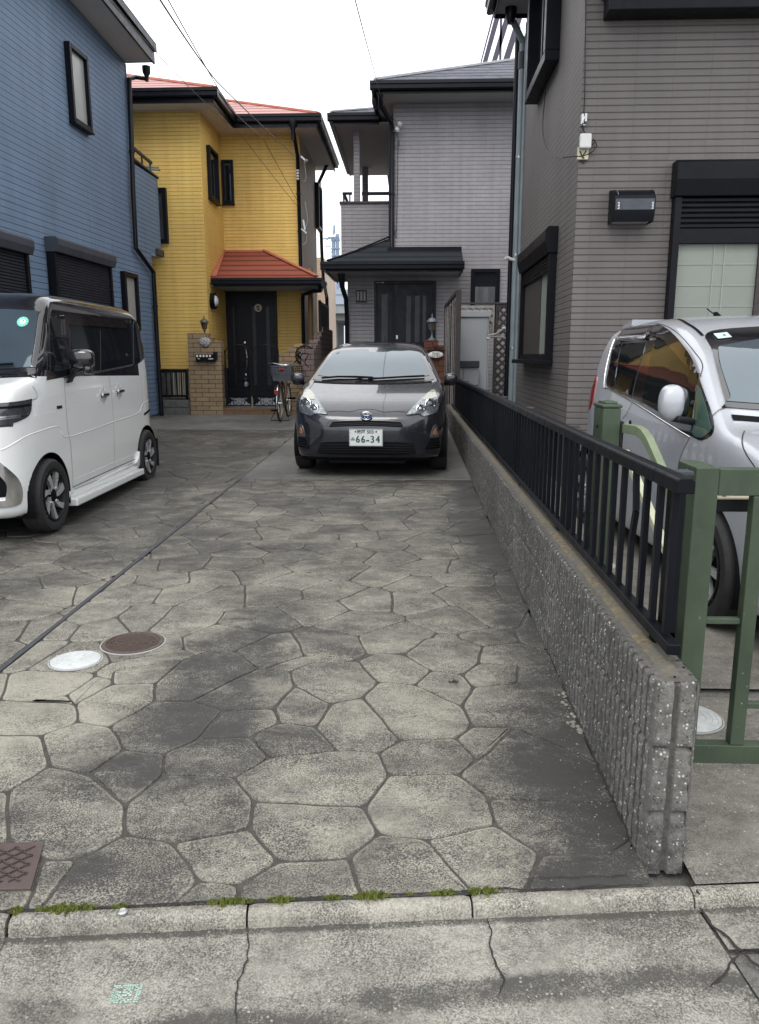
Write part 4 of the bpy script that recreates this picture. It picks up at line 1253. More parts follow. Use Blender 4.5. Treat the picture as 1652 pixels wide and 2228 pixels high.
# eave
EZ = .50
a_end = onF(335, 140, BF, EZ)[0]
mb = MB()
mb.prism([fp(BF, -11.5, -.3, btop(-11.5)), fp(BF, a_end, -.3, btop(a_end)), fp(BF, a_end, EZ - .02, btop(a_end) - .02), fp(BF, -11.5, EZ - .02, btop(-11.5) - .02)], Vector((0, 0, .02)))
mb.build('soffit', M['soffit'], blue)
mb = MB()
mb.prism([fp(BF, -11.5, EZ - .018, btop(-11.5) - .05), fp(BF, a_end + .02, EZ - .018, btop(a_end) - .05), fp(BF, a_end + .02, EZ - .018, btop(a_end) + .20), fp(BF, -11.5, EZ - .018, btop(-11.5) + .20)], Vector((BF[2][0] * .035, BF[2][1] * .035, 0)))
mb.prism([fp(BF, -11.5, EZ - .018, btop(-11.5) + .14), fp(BF, a_end + .03, EZ - .018, btop(a_end) + .14), fp(BF, a_end + .03, EZ - .018, btop(a_end) + .235), fp(BF, -11.5, EZ - .018, btop(-11.5) + .235)], Vector((BF[2][0] * .075, BF[2][1] * .075, 0)))
mb.prism([fp(BF, a_end + .0, -.6, btop(a_end) - .02), fp(BF, a_end + .0, EZ, btop(a_end) - .02), fp(BF, a_end + .0, EZ, btop(a_end) + .2), fp(BF, a_end + .0, -.6, btop(a_end) + .2)], Vector((BF[1][0] * .03, BF[1][1] * .03, 0)))
mb.build('fascia', M['gutter'], blue, bevel=.006)
mb = MB(); mb.prism([fp(BF, -11.5, -6, btop(-11.5) + .24), fp(BF, a_end + .03, -6, btop(a_end) + .24), fp(BF, a_end + .03, EZ + .05, btop(a_end) + .24), fp(BF, -11.5, EZ + .05, btop(-11.5) + .24)], Vector((0, 0, .03))); mb.build('roof', M['slate'], blue)
# downpipe with the dog-leg at the storey line
pts = [onF(*q, BF, .07) for q in ((292, 168), (281, 172), (284, 240), (290, 420), (296, 540), (334, 592), (342, 740), (352, 905))]
pipe(blue, [fp(BF, a, .07, z) for a, z in pts], .042)
part('gutter_outlet', M['gutter'], blue, lambda m_: (m_.lathe([(.075, 0), (.07, -.10), (.035, -.16), (.03, -.24)], fp(BF, pts[0][0] + .04, .28, btop(-.4) - .0), n=12), m_.tube([fp(BF, pts[0][0] + .04, .28, btop(-.4) - .2), fp(BF, pts[0][0], .07, pts[0][1])], .032, 8)), 0, 40)
# windows, each at its own place along the wall
a0, z1 = onF(138, 87, BF); a1, _ = onF(180, 122, BF); _, z0 = onF(186, 286, BF)
window(blue, BF, a0, a1, z0, 5.80, .06, 'frost', .085, sill=.02)
a0, z1 = onF(261, 590, BF); a1, _ = onF(291, 598, BF)
window(blue, BF, a0, a1, 1.85, 2.82, .07, 'frost', .085)
def shutter_window(parent, F, a0, a1, z0, ztop, box=.24, out=.20, pane=None, gap=0.0, curtain='shutter', boxm='shutterbox', zc=None):
    """window under a roller-shutter housing; the curtain hangs down to zc"""
    mb = MB()
    # housing with a sloping lower front
    pr = [(0, 0), (0, box), (out * .8, box), (out, box - .03), (out, box * .45), (out - .03, 0)]
    mb.prism([fp(F, a0 - .02, n_, ztop - box + h) for n_, h in pr], Vector(fp(F, a1 + .02, 0, 0)) - Vector(fp(F, a0 - .02, 0, 0)))
    w = mb.build('shutter_window', M[boxm], parent, bevel=.006)
    mb = MB(); mb.fr(F, a0, a0 + .06, 0, out * .62, z0, ztop - box - .001); mb.fr(F, a1 - .06, a1, 0, out * .62, z0, ztop - box - .001); mb.fr(F, a0 + .06, a1 - .06, 0, out * .55, z0, z0 + .05)
    mb.build('frame', M['black'], w, bevel=.003)
    zc = z0 + .052 if zc is None else zc
    louvre(w, F, a0 + .062, a1 - .062, zc, ztop - box - .002, out * .4, .038, curtain)
    return w
a0, z1 = onF(97, 513, BF); a1, _ = onF(226, 553, BF)
shutter_window(blue, BF, a0, a1, .95, 3.0, .20, .20)
a1, z1 = onF(40, 519, BF)
shutter_window(blue, BF, a1 - 1.75, a1, .95, 2.87, .20, .20)

# ================================================================== yellow house
Y1, Y2 = 15.72, 17.35
yel = thing('yellow_house', 'two-storey house in painted yellow siding with a red slate roof', 'house', (-4, 17, gz(16)))
xc = -4.07; xr = at(656, 560, Y2)[0]
zy0 = at(413, 803, Y1)[2]
zt = at(435, 240, Y1)[2]
mb = MB()
mb.box(-9.5, xc, Y1, 20.2, zy0, zt)
mb.box(xc, xr, Y2, 20.2, gz(16) + .2, zt)
yw = mb.build('wall', [M['yellow_siding'], M['beige_siding']], yel)
for p_ in yw.data.polygons:
    if p_.normal.x > .9 and p_.center.x + world_loc(yel).x > xr - .2: p_.material_index = 1
part('foundation', M['conc_block'], yel, lambda m_: m_.box(-9.5, xc - .03, Y1 + .03, 23, 0, zy0), 0)
part('corner_strip', M['yellow_siding'], yel, lambda m_: (m_.box(xr - .16, xr + .004, Y2 - .008, Y2 + .06, 1.2, zt), m_.box(xc - .07, xc + .004, Y1 - .006, Y1 + .05, zy0, zt)), 0)
# eaves and gutters
e1, e2 = Y1 - .55, Y2 - .60; ex1 = at(463, 215, e1)[0]; ex2 = at(688, 275, e2)[0]; ze = zt
part('soffit', M['soffit'], yel, lambda m_: (m_.box(-10, ex1, e1, Y1 + .1, ze - .0, ze + .02), m_.box(xc - .1, ex1, Y1 + .1, e2 + .1, ze, ze + .02), m_.box(xc - .1, ex2, e2, Y2 + .1, ze + .001, ze + .021), m_.box(xr - .1, ex2, Y2 + .1, 20.6, ze, ze + .02)), 0)
mb = MB()
mb.box(-10, ex1, e1 - .02, e1, ze - .04, ze + .14); mb.box(ex1, ex1 + .02, e1 - .02, e2, ze - .04, ze + .14)
mb.box(ex1, ex2, e2 - .02, e2, ze - .041, ze + .139); mb.box(ex2, ex2 + .02, e2 - .02, 20.6, ze - .04, ze + .14)
gutter_run(mb, (-10, e1 - .021, ze + .19), (ex1 + .12, e1 - .021, ze + .19), (0, -1), .15, .12)
gutter_run(mb, (ex1 + .021, e1 - .1, ze + .19), (ex1 + .021, e2, ze + .19), (1, 0), .15, .10)
gutter_run(mb, (ex1 + .12, e2 - .021, ze + .188), (ex2 + .12, e2 - .021, ze + .188), (0, -1), .15, .12)
gutter_run(mb, (ex2 + .021, e2 - .1, ze + .19), (ex2 + .021, 20.6, ze + .19), (1, 0), .15, .10)
mb.build('gutter', M['gutter'], yel)
# hipped roofs
zr0 = ze + .17
def slab_roof(pts, name, mat, parent, th=.03):
    mb = MB(); mb.prism(pts, (0, 0, th)); return mb.build(name, M[mat], parent)
sl1 = (at(285, 165, e1 + 2.95)[2] - zr0) / 2.95
h1 = 4.4
slab_roof([(ex1 + .05, e1 - .05, zr0), (ex1 + .05 - h1, e1 - .05 + h1, zr0 + sl1 * h1), (-12, e1 - .05 + h1, zr0 + sl1 * h1), (-12, e1 - .05, zr0)], 'roof', 'red_roof', yel)
slab_roof([(ex1 + .05, e1 - .05, zr0), (ex1 + .05, 20.6, zr0), (ex1 + .05 - h1, 20.5, zr0 + sl1 * h1), (ex1 + .05 - h1, e1 - .05 + h1, zr0 + sl1 * h1)], 'roof', 'red_roof', yel)
h2 = 2.38; zr2 = at(520, 224, e2 + h2)[2]
slab_roof([(ex2 + .05, e2 - .05, zr0), (ex2 + .05 - h2, e2 - .05 + h2, zr2), (-6.6, e2 - .05 + h2, zr2), (-6.6, e2 - .05, zr0)], 'roof', 'red_roof', yel)
slab_roof([(ex2 + .05, e2 - .05, zr0), (ex2 + .05, 20.6, zr0), (ex2 + .05 - h2, 20.6, zr2), (ex2 + .05 - h2, e2 - .05 + h2, zr2)], 'roof', 'red_roof', yel)
def ridge(parent, a, b, mat, w=.11, h=.05):
    mb = MB(); mb.bar(Vector(a) + Vector((0, 0, .045)), Vector(b) + Vector((0, 0, .045)), w, h); mb.build('ridge_cap', M[mat], parent, bevel=.012)
ridge(yel, (ex1 + .05, e1 - .05, zr0), (ex1 + .05 - h1, e1 - .05 + h1, zr0 + sl1 * h1), 'ridge_red')
ridge(yel, (ex2 + .05, e2 - .05, zr0), (ex2 + .05 - h2, e2 - .05 + h2, zr2), 'ridge_red')
ridge(yel, (ex2 + .05 - h2, e2 - .05 + h2, zr2), (-6, e2 - .05 + h2, zr2), 'ridge_red', .11, .04)
# windows
F1, F2 = FY(Y1), FY(Y2)
x1, _, zz1 = at(369, 530, Y1); _, _, zz2 = at(345, 410, Y1)
window(yel, F1, x1 - .62, x1, zz1, zz2, .075, 'pane_grey', .09)
x0, _, z1 = at(483, 349, Y2); x1, _, z0 = at(511, 444, Y2)
window(yel, F2, x0, x1, z0, z1, .055, 'pane_dark', .07, sill=.02)
FS = FXp(xc)
ya = atx(454, 400, xc + .02)[1]; yb = atx(473, 400, xc + .02)[1]
window(yel, FS, ya, yb, atx(463, 438, xc)[2], atx(463, 330, xc)[2], .06, 'pane_dark', .07, sill=.02)
FSR = FXp(xr)
ya = atx(686, 450, xr)[1]; yb = atx(694, 450, xr)[1]
window(yel, FSR, ya, yb, atx(690, 500, xr)[2], atx(690, 405, xr)[2], .06, 'pane_grey', .10)
# downpipes and the meter wiring
px = at(649, 400, Y2 - .06)[0]
pipe(yel, [(px, e2 - .06, ze + .05), (px, e2 + .0, ze - .12), (px, Y2 - .07, ze - .45), (px + .02, Y2 - .07, at(650, 585, Y2)[2])], .04)
part('rainwater_head', M['gutter'], yel, lambda m_: m_.lathe([(.085, .08), (.085, 0), (.04, -.13), (.036, -.3)], (px, e2 - .07, ze + .0), n=12), 0, 40)
ya = atx(701, 500, xr + .05)[1]
pipe(yel, [(xr + .30, ya - 1.0, ze), (xr + .06, ya - .6, ze - .3), (xr + .06, ya - .2, 4.0), (xr + .10, ya - .3, 3.35), (xr + .28, ya - 1.2, 2.85), (xr + .30, ya - 1.2, .4)], .045)
part('insulator', M['white'], yel, lambda m_: [m_.lathe([(.02, 0), (.034, .01), (.034, .03), (.02, .04)], (px + .005, Y2 - .14, ze - .78 - k * .055), n=10) for k in range(4)], 0, 40)
mb = MB()
q = lambda u, v, y=Y2 - .1: at(u, v, y)
mb.tube([q(662, 345), q(664, 365), q(667, 385), q(663, 395), q(657, 393)], .0045, 6)
mb.tube([q(664, 440), q(668, 460), q(670, 480), q(665, 495)], .0045, 6)
mb.tube([q(660, 500), q(667, 512), q(668, 525), q(661, 532), q(657, 530)], .0045, 6)
mb.build('service_cable', M['white'], yel, smooth=60)
part('cable_bracket', M['steel'], yel, lambda m_: (m_.bar(q(655, 340), q(668, 352), .03, .03), m_.sphere(q(667, 350), .04, 8, 6), m_.bar(q(656, 498), q(668, 507), .025, .025), m_.sphere(q(665, 509), .03, 8, 6), m_.bar(q(660, 478), q(664, 500), .02, .03)), 0)

# porch: small hipped roof over the front door
pe = Y2 - 1.30
pxl = at(464, 605, pe)[0]; pxr = at(690, 605, pe)[0]; pz = at(500, 606, pe)[2]
ptl = at(487, 549, Y2)[0]; ptr = at(574, 549, Y2)[0]; ptz = at(500, 549, Y2)[2]
slab_roof([(pxl, pe, pz), (pxr, pe, pz), (ptr, Y2, ptz), (ptl, Y2, ptz)], 'porch_roof', 'red_porch', yel, .025)
slab_roof([(pxr, pe, pz), (pxr, Y2 + .1, pz), (ptr + .02, Y2 + .1, ptz), (ptr, Y2, ptz)], 'porch_roof', 'red_porch', yel, .025)
slab_roof([(pxl, pe, pz), (ptl, Y2, ptz), (xc + .0, Y2, ptz), (xc + .0, pe, pz)], 'porch_roof', 'red_porch', yel, .02)
ridge(yel, (pxr, pe, pz), (ptr, Y2, ptz), 'ridge_red', .10, .035)
ridge(yel, (pxl + .02, pe, pz), (ptl, Y2 - .01, ptz), 'ridge_red', .10, .035)
ridge(yel, (ptl, Y2 - .04, ptz - .03), (ptr, Y2 - .04, ptz - .03), 'ridge_red', .08, .05)
mb = MB()
mb.box(pxl, pxr, pe - .02, pe + .01, pz - .16, pz - .01); mb.box(pxr - .02, pxr + .01, pe + .011, Y2 - .3, pz - .16, pz - .01)
gutter_run(mb, (pxl - .01, pe - .021, pz + .0), (pxr + .09, pe - .021, pz + .0), (0, -1), .13, .10)
gutter_run(mb, (pxr + .011, pe - .08, pz + .001), (pxr + .011, Y2 - .3, pz + .001), (1, 0), .13, .09)
mb.build('porch_gutter', M['gutter'], yel)
part('porch_soffit', M['soffit_grey'], yel, lambda m_: m_.box(xc + .02, pxr - .02, pe + .01, Y2, pz - .15, pz - .13), 0)
pipe(yel, [(pxr + .05, pe + .0, pz - .10), (pxr + .05, pe + .05, pz - .25), at(683, 633, pe + .12), at(660, 641, Y2 - .25), (at(659, 660, Y2 - .2)[0], Y2 - .2, at(659, 652, Y2 - .2)[2]), (at(659, 660, Y2 - .2)[0], Y2 - .2, .4)], .04, clips=False)
# front door
dx0, dx1 = at(482, 700, Y2)[0], at(604, 700, Y2)[0]; dzt = at(500, 630, Y2)[2]; dzb = at(500, 864, Y2)[2]
M['door'] = simple('black_door', (.006, .007, .012), .42, 0, .2, 3, spec=.25)
M['doorglass'] = simple('ribbed_door_glass', (.028, .031, .040), .35, 0, .2, 3, spec=.35)
door = part('front_door', M['door'], yel, lambda m_: (m_.box(dx0, dx1, Y2 - .05, Y2 + .02, dzb, dzt), m_.box(dx0, dx0 + .05, Y2 - .10, Y2 - .051, dzb, dzt), m_.box(dx1 - .05, dx1, Y2 - .10, Y2 - .051, dzb, dzt), m_.box(dx0 + .051, dx1 - .051, Y2 - .10, Y2 - .051, dzt - .06, dzt), m_.box(dx0 + .35, dx0 + .37, Y2 - .07, Y2 - .051, dzb, dzt - .06)), .004)
def strip(u0, u1, v0, v1, y, par, mat='doorglass'):
    x0, _, zt_ = at(u0, v0, y); x1, _, zb_ = at(u1, v1, y)
    return part('glass_strip', M[mat], par, lambda m_: m_.box(x0, x1, y, y + .012, zb_, zt_), .003)
for u0, u1 in ((506, 515), (548, 561), (578, 591)): strip(u0, u1, 667, 838, Y2 - .063, door)
hx = at(536, 760, Y2 - .1)[0]
part('handle', M['steel'], door, lambda m_: m_.tube([at(535, 758, Y2 - .055), at(536, 761, Y2 - .11), at(538, 780, Y2 - .13), at(537, 800, Y2 - .11), at(535, 804, Y2 - .055)], .014, 8), 0, 60)
part('lock', M['steel'], door, lambda m_: (m_.cyl(at(533, 745, Y2 - .05), at(533, 745, Y2 - .07), .022, 14), m_.cyl(at(535, 815, Y2 - .05), at(535, 815, Y2 - .07), .022, 14)), 0, 40)
part('maker_strip', M['white'], door, lambda m_: m_.box(at(490, 632, Y2)[0], at(503, 632, Y2)[0], Y2 - .104, Y2 - .101, dzt - .035, dzt - .025), 0)
charm = thing('door_charm', 'small grey doll hanging from the yellow house door handle', 'ornament', at(535, 832, Y2 - .09))
mb = MB(); c = at(535, 825, Y2 - .09); mb.sphere(c, .045, 10, 8, sc=(1, .6, .9)); mb.build('doll_head', M['shutterbox'], charm, smooth=60)
mb = MB(); c = at(536, 836, Y2 - .09); mb.sphere(c, .06, 10, 8, sc=(.9, .5, 1)); mb.build('doll_body', M['shed'], charm, smooth=60)
plate = thing('round_plaque', 'round cream plaque with two dark squares hung on the black door', 'plaque', at(562, 670, Y2 - .07))
mb = MB(); c = at(562, 670, Y2 - .07); mb.lathe([(.083, 0), (.083, .008), (.075, .012), (0, .012)], c, (0, -1, 0), 32); mb.build('disc', M['offwhite'], plate, smooth=40)
mb = MB(); mb.box(c[0] - .034, c[0] + .030, c[1] - .0165, c[1] - .0125, c[2] + .004, c[2] + .040); mb.box(c[0] - .024, c[0] + .024, c[1] - .0165, c[1] - .0125, c[2] - .052, c[2] - .008); mb.box(c[0] + .024, c[0] + .040, c[1] - .0165, c[1] - .0125, c[2] - .045, c[2] - .022)
mb.build('dark_mark', M['wood_dark'], plate)
mb = MB(); mb.box(c[0] - .014, c[0] + .008, c[1] - .019, c[1] - .017, c[2] - .030, c[2] - .014); mb.box(c[0] - .006, c[0] + .014, c[1] - .019, c[1] - .017, c[2] + .016, c[2] + .022); mb.build('pale_mark', M['offwhite'], plate)
# half-round porch light on the side wall
pl_ = thing('wall_lamp', 'black half-round porch light on the yellow wall beside the door', 'wall lamp', (xc, at(463, 655, Y2 - 1)[1], at(463, 655, Y1 + .5)[2]))
ly = atx(463, 655, xc + .03)[1]; lz = atx(463, 655, xc + .03)[2]
mb = MB(); mb.cyl((xc + .001, ly, lz), (xc + .05, ly, lz), .16, 32); mb.build('lamp_base', M['black'], pl_, smooth=40)
mb = MB()
V = []; n = 14
for i in range(n + 1):
    th = math.pi * i / n - math.pi / 2
    for j in range(7):
        ph = math.pi / 2 * j / 6
        V.append((xc + .05 + .10 * math.cos(ph), ly + .115 * math.sin(ph) * math.cos(th) * 1.0, lz + .125 * math.sin(th) * math.sin(ph)))
mb.add(V, [(i * 7 + j, i * 7 + j + 1, (i + 1) * 7 + j + 1, (i + 1) * 7 + j) for i in range(n) for j in range(6)])
mb.tube([(xc + .075, ly + .135 * math.cos(a), lz + .145 * math.sin(a)) for a in np.linspace(0, 6.283, 33)[:-1]], .026, 8, closed=True); mb.build('cover_half', M['black'], pl_, smooth=60)
mb = MB(); mb.add([(x, 2 * ly - y, z) for x, y, z in V], [(i * 7 + j, (i + 1) * 7 + j, (i + 1) * 7 + j + 1, i * 7 + j + 1) for i in range(n) for j in range(6)]); mb.build('glass_half', M['white'], pl_, smooth=60)
# steps behind the gate
part('door_step', M['shed'], yel, lambda m_: m_.box(xc, xr, Y2 - 1.3, Y2 - .11, gz(16) - .02, dzb - .01), 0)
part('entry_slab', M['shed'], yel, lambda m_: m_.box(-3.75, -2.5, 15.52, Y2 - 1.301, gz(15) - .02, .36), 0)

# ------------------------------------------------------------------ brick piers, iron gates and stepped walls
GY = 15.15
pier = thing('gate_pier', 'tan brick gate pier with a stepped top left of the iron gates', 'pier', (-4.05, GY + .1, gz(15)))
gx = lambda u: at(u, 800, GY)[0]
gzv = lambda v: at(480, v, GY)[2]
g0 = gz(15.1) - .02
part('brick_body', M['tan_brick'], pier, lambda m_: (m_.box(gx(411), gx(482), GY, GY + .22, g0, gzv(742)), m_.box(gx(411), gx(456), GY, GY + .22, gzv(742) + .001, gzv(725)), m_.box(gx(456) + .001, gx(464), GY, GY + .22, gzv(742) + .001, gzv(735))), .004)
rp = thing('gate_pier', 'low tan brick pier between the iron gates and the stepped mauve wall', 'pier', (-2.3, GY + .1, gz(15)))
part('brick_body', M['tan_brick'], rp, lambda m_: (m_.box(gx(608), gx(662), GY, GY + .20, g0, gzv(768)), m_.box(gx(626), gx(662), GY, GY + .20, gzv(768) + .001, gzv(757)), m_.box(gx(640), gx(662), GY, GY + .2, gzv(757) + .001, gzv(748))), .004)
thr = thing('gate_sill', 'brown tiled sill under the iron gates', 'sill', (-3.1, GY, gz(15)))
part('tile_sill', M['threshold'], thr, lambda m_: m_.box(gx(482) + .002, gx(608) - .002, GY + .0, GY + .35, g0, gzv(888) - .0), .004)

def scroll(mb, cx, cz, r0, turns, a0, y, sgn=1, r=.006, k=.62):
    pts = []
    n = int(turns * 14)
    for i in range(n + 1):
        t = i / n; a = a0 + sgn * t * turns * 2 * math.pi; rr = r0 * (1 - t * .85)
        pts.append((cx + rr * math.cos(a), y, cz + rr * math.sin(a)))
    mb.tube(pts, r, 5)
for k, (u0, u1, lab) in enumerate(((487, 545, 'left black wrought-iron gate leaf with scrollwork in front of the yellow house door'), (547, 606, 'right black wrought-iron gate leaf, partly behind the bicycle'))):
    x0, x1 = gx(u0), gx(u1); zb, ztp = gzv(885), gzv(762); yy = GY + .08
    lf = thing('iron_gate', lab, 'gate', (x0, yy, zb))
    part('gate_frame', M['black'], lf, lambda m_: (m_.box(x0, x0 + .03, yy - .015, yy + .015, zb, ztp), m_.box(x1 - .03, x1, yy - .015, yy + .015, zb, ztp), m_.box(x0 + .031, x1 - .031, yy - .012, yy + .012, zb, zb + .03), m_.box(x0 + .031, x1 - .031, yy - .010, yy + .010, zb + .30, zb + .32)), 0)
    mb = MB(); cx = (x0 + x1) / 2; hw = (x1 - x0) / 2 - .03
    mb.tube([(cx + hw * math.cos(a), yy, ztp - .03 + .14 * math.sin(a)) for a in np.linspace(0, math.pi, 15)], .008, 6)
    for i in range(1, 8):
        x = x0 + .03 + (x1 - x0 - .06) * i / 8
        if i in (1, 2, 6, 7): mb.box(x - .005, x + .005, yy - .005, yy + .005, zb + .03, zb + .30)
        mb.box(x - .004, x + .004, yy - .004, yy + .004, zb + .32, ztp - .25)
    mb.build('gate_bars', M['black'], lf)
    for sg in (1, -1):
        A0, B0 = (math.pi, 0) if sg > 0 else (0, math.pi)
        for dx, z, r_, tn, a_, s2, th in ((.07, zb + .09, .06, 1.2, A0, sg, .007), (.06, zb + .21, .05, 1.2, B0, -sg, .007), (.09, zb + .62, .08, 1.3, A0, sg, .006), (.08, zb + .80, .06, 1.2, B0, -sg, .006), (.15, ztp - .12, .09, 1.1, A0, sg, .006)):
            mb = MB(); scroll(mb, cx + sg * dx, z, r_, tn, a_, yy - .012, s2, th); mb.build('scroll', M['black'], lf, smooth=60)
        part('corner_plate', M['black'], lf, lambda m_: m_.prism([(cx + sg * (hw + .0), yy - .006, zb + .03), (cx + sg * (hw - .12), yy - .006, zb + .12), (cx + sg * (hw + .0), yy - .006, zb + .22)], (0, .008, 0)), 0)
rod = part('drop_bolt', M['tan_pipe'], lf, lambda m_: m_.box(gx(545), gx(546.5), GY - .0, GY + .01, gzv(895), gzv(862)), 0)

# mailbox, intercom, carved stone flower, pier lantern
mbx = thing('mailbox', 'black letterbox with a pale scalloped edge on the left brick pier', 'mailbox', at(447, 780, GY))
x0, x1 = gx(430), gx(471)
part('box_body', M['black'], mbx, lambda m_: (m_.box(x0, x1, GY - .10, GY - .001, gzv(787), gzv(774)), m_.box(x0 - .01, x1 + .02, GY - .115, GY - .001, gzv(774) + .001, gzv(771))), .006)
part('pale_scallop', M['whitepaint'], mbx, lambda m_: [m_.lathe([(0, -.002), (.022, 0), (.022, .002), (0, .003)], (x0 + .035 + i * .063, GY - .1155, gzv(774.5)), (0, -1, 0), 14) for i in range(5)], 0)
part('flap_badge', M['whitepaint'], mbx, lambda m_: (m_.bar((x1 - .12, GY - .102, gzv(781)), (x1 - .03, GY - .102, gzv(780.5)), .004, .014), m_.bar((x0 + .04, GY - .102, gzv(780)), (x0 + .08, GY - .102, gzv(781)), .004, .012)), 0)
ic = thing('intercom', 'small dark intercom panel to the right of the letterbox', 'intercom', at(468, 772, GY))
part('case', M['darkplastic'], ic, lambda m_: m_.box(gx(466), gx(475), GY - .03, GY - .001, gzv(783), gzv(765)), .004)
part('lens', M['pane_dark'], ic, lambda m_: (m_.cyl((gx(470.5), GY - .03, gzv(770)), (gx(470.5), GY - .036, gzv(770)), .018, 12), m_.box(gx(468.5), gx(472.5), GY - .034, GY - .0302, gzv(780), gzv(776))), 0, 40)
fl = thing('stone_flower', 'carved grey stone flower relief on the left brick pier', 'ornament', at(446, 743, GY - .03))
mb = MB(); c = at(446, 744, GY - .015); rn = random.Random(3)
for k in range(9):
    a = k * .698; r = .07 + rn.uniform(-.01, .012); mb.sphere((c[0] + r * math.cos(a) * 1.1, c[1] - .01, c[2] + r * math.sin(a) * .8), .045, 8, 6, sc=(1, .6, .8))
for k in range(5):
    a = k * 1.257 + .3; mb.sphere((c[0] + .03 * math.cos(a), c[1] - .03, c[2] + .03 * math.sin(a)), .03, 8, 6)
mb.build('petals', M['cementrim'], fl, smooth=60)

def lantern(name, label, base, h, bodym, glassm):
    x, y, z = base
    L = thing(name, label, 'lantern', base)
    s = h / .5
    mb = MB(); mb.lathe([(.085, 0), (.085, .012), (.06, .03), (.03, .05), (.02, .08), (.016, .13), (.03, .16), (.022, .175), (.045, .19)], (0, 0, 0), n=12)
    mb.v = [(x + a * s, y + b * s, z + c_ * s) for a, b, c_ in mb.v]; mb.build('stem', M[bodym], L, smooth=40)
    mb = MB(); mb.lathe([(.045, .19), (.078, .33), (.078, .335), (0, .335)], (0, 0, 0), n=6)
    mb.v = [(x + a * s, y + b * s, z + c_ * s) for a, b, c_ in mb.v]; mb.build('glass', M[glassm], L)
    mb = MB(); mb.lathe([(.105, .335), (.10, .35), (.075, .385), (.04, .41), (.015, .42), (.02, .44), (.008, .46), (.012, .475), (0, .5)], (0, 0, 0), n=12)
    for k in range(6):
        a = k * math.pi / 3
        mb.bar((.047 * math.cos(a), .047 * math.sin(a), .19), (.08 * math.cos(a), .08 * math.sin(a), .335), .008, .008)
    mb.v = [(x + a * s, y + b * s, z + c_ * s) for a, b, c_ in mb.v]; mb.build('lamp_cap', M[bodym], L, smooth=40)
M['verdigris'] = simple('weathered_bronze', (.10, .105, .085), .6, .3, .35, 30)
M['amberglass'] = simple('amber_glass', (.10, .065, .02), .25, 0, .3, 10)
M['lampgrey'] = simple('lantern_grey', (.12, .14, .17), .5, .3, .3, 30)
M['dimglass'] = simple('dim_yellow_glass', (.12, .10, .06), .25, 0, .2, 10)
q = at(445, 733, GY + .05)
lantern('pier_lantern', 'weathered bronze lantern above the stone flower, in front of the yellow wall', (q[0], GY + .08, gzv(735)), .44, 'verdigris', 'amberglass')

# oval black name sign with a wire wreath
ov = thing('name_sign', 'black oval name sign with white letters in a wire wreath', 'sign', at(660, 772, GY - .04))
c = at(664, 773, GY - .04); F = ((c[0], GY - .045), (1, 0), (0, -1))
mb = MB(); mb.lathe([(.13, 0), (.13, .008), (.12, .012), (0, .012)], (0, 0, 0), (0, -1, 0), 36); mb.v = [(c[0] + a * 1.22, c[1] + b, c[2] + d * .62) for a, b, d in mb.v]; mb.build('oval_board', M['black'], ov, smooth=40)
text_mesh('NAGASA', .055, F, .0, c[2], M['whitepaint'], 'sign_letters', ov, n0=.012, sx=.95)
mb = MB()
for k in range(3):
    mb.tube([(c[0] + (.19 - k * .012) * math.cos(a), GY - .03 - k * .01, c[2] + (.19 - k * .01) * math.sin(a)) for a in np.linspace(.1 * k, 6.28 + .1 * k, 33)[:-1]], .005, 5, closed=True)
for k in range(26):
    a = k * .2417; r = .17 + .02 * math.sin(k * 2.1)
    if abs(math.sin(a)) < .35: continue
    mb.sphere((c[0] + r * math.cos(a), GY - .05, c[2] + r * math.sin(a)), .016, 6, 4, sc=(1, .4, .7))
mb.build('wire_wreath', M['black'], ov, smooth=60)

# stepped mauve brick wall to the right of the gates
sw = thing('stepped_wall', 'mauve brick wall climbing in steps beside the yellow house', 'wall', (-2.0, 15.4, gz(15)))
mb = MB()
for k in range(6):
    u = 655 + k * 9; v = 760 - k * 9.6
    yk = GY - .25 + k * .30
    x0 = at(u, v, yk)[0]; zt_ = at(u, v, yk)[2]
    mb.box(x0, -1.84 + k * .003, yk, (yk + .30 + .001 * k) if k < 5 else 18.4, g0 if k == 0 else g0 + .01, zt_)
mb.build('brick_body', M['mauve_brick'], sw, bevel=.006)
rb = thing('garden_wall', 'low red-brown brick wall behind the grey car', 'wall', (-1.5, 14.6, gz(15)))
zt_ = at(690, 830, 14.7)[2]
part('brick_body', M['red_brick'], rb, lambda m_: m_.box(at(682, 800, 14.7)[0], at(722, 800, 14.7)[0], 14.7, 14.85, g0, zt_), .004)
part('coping', simple('red_coping', (.26, .11, .075), .8, 0, .15, 10), rb, lambda m_: m_.box(at(681, 800, 14.7)[0], at(724, 800, 14.7)[0], 14.67, 14.88, zt_ + .001, zt_ + .07), .01)

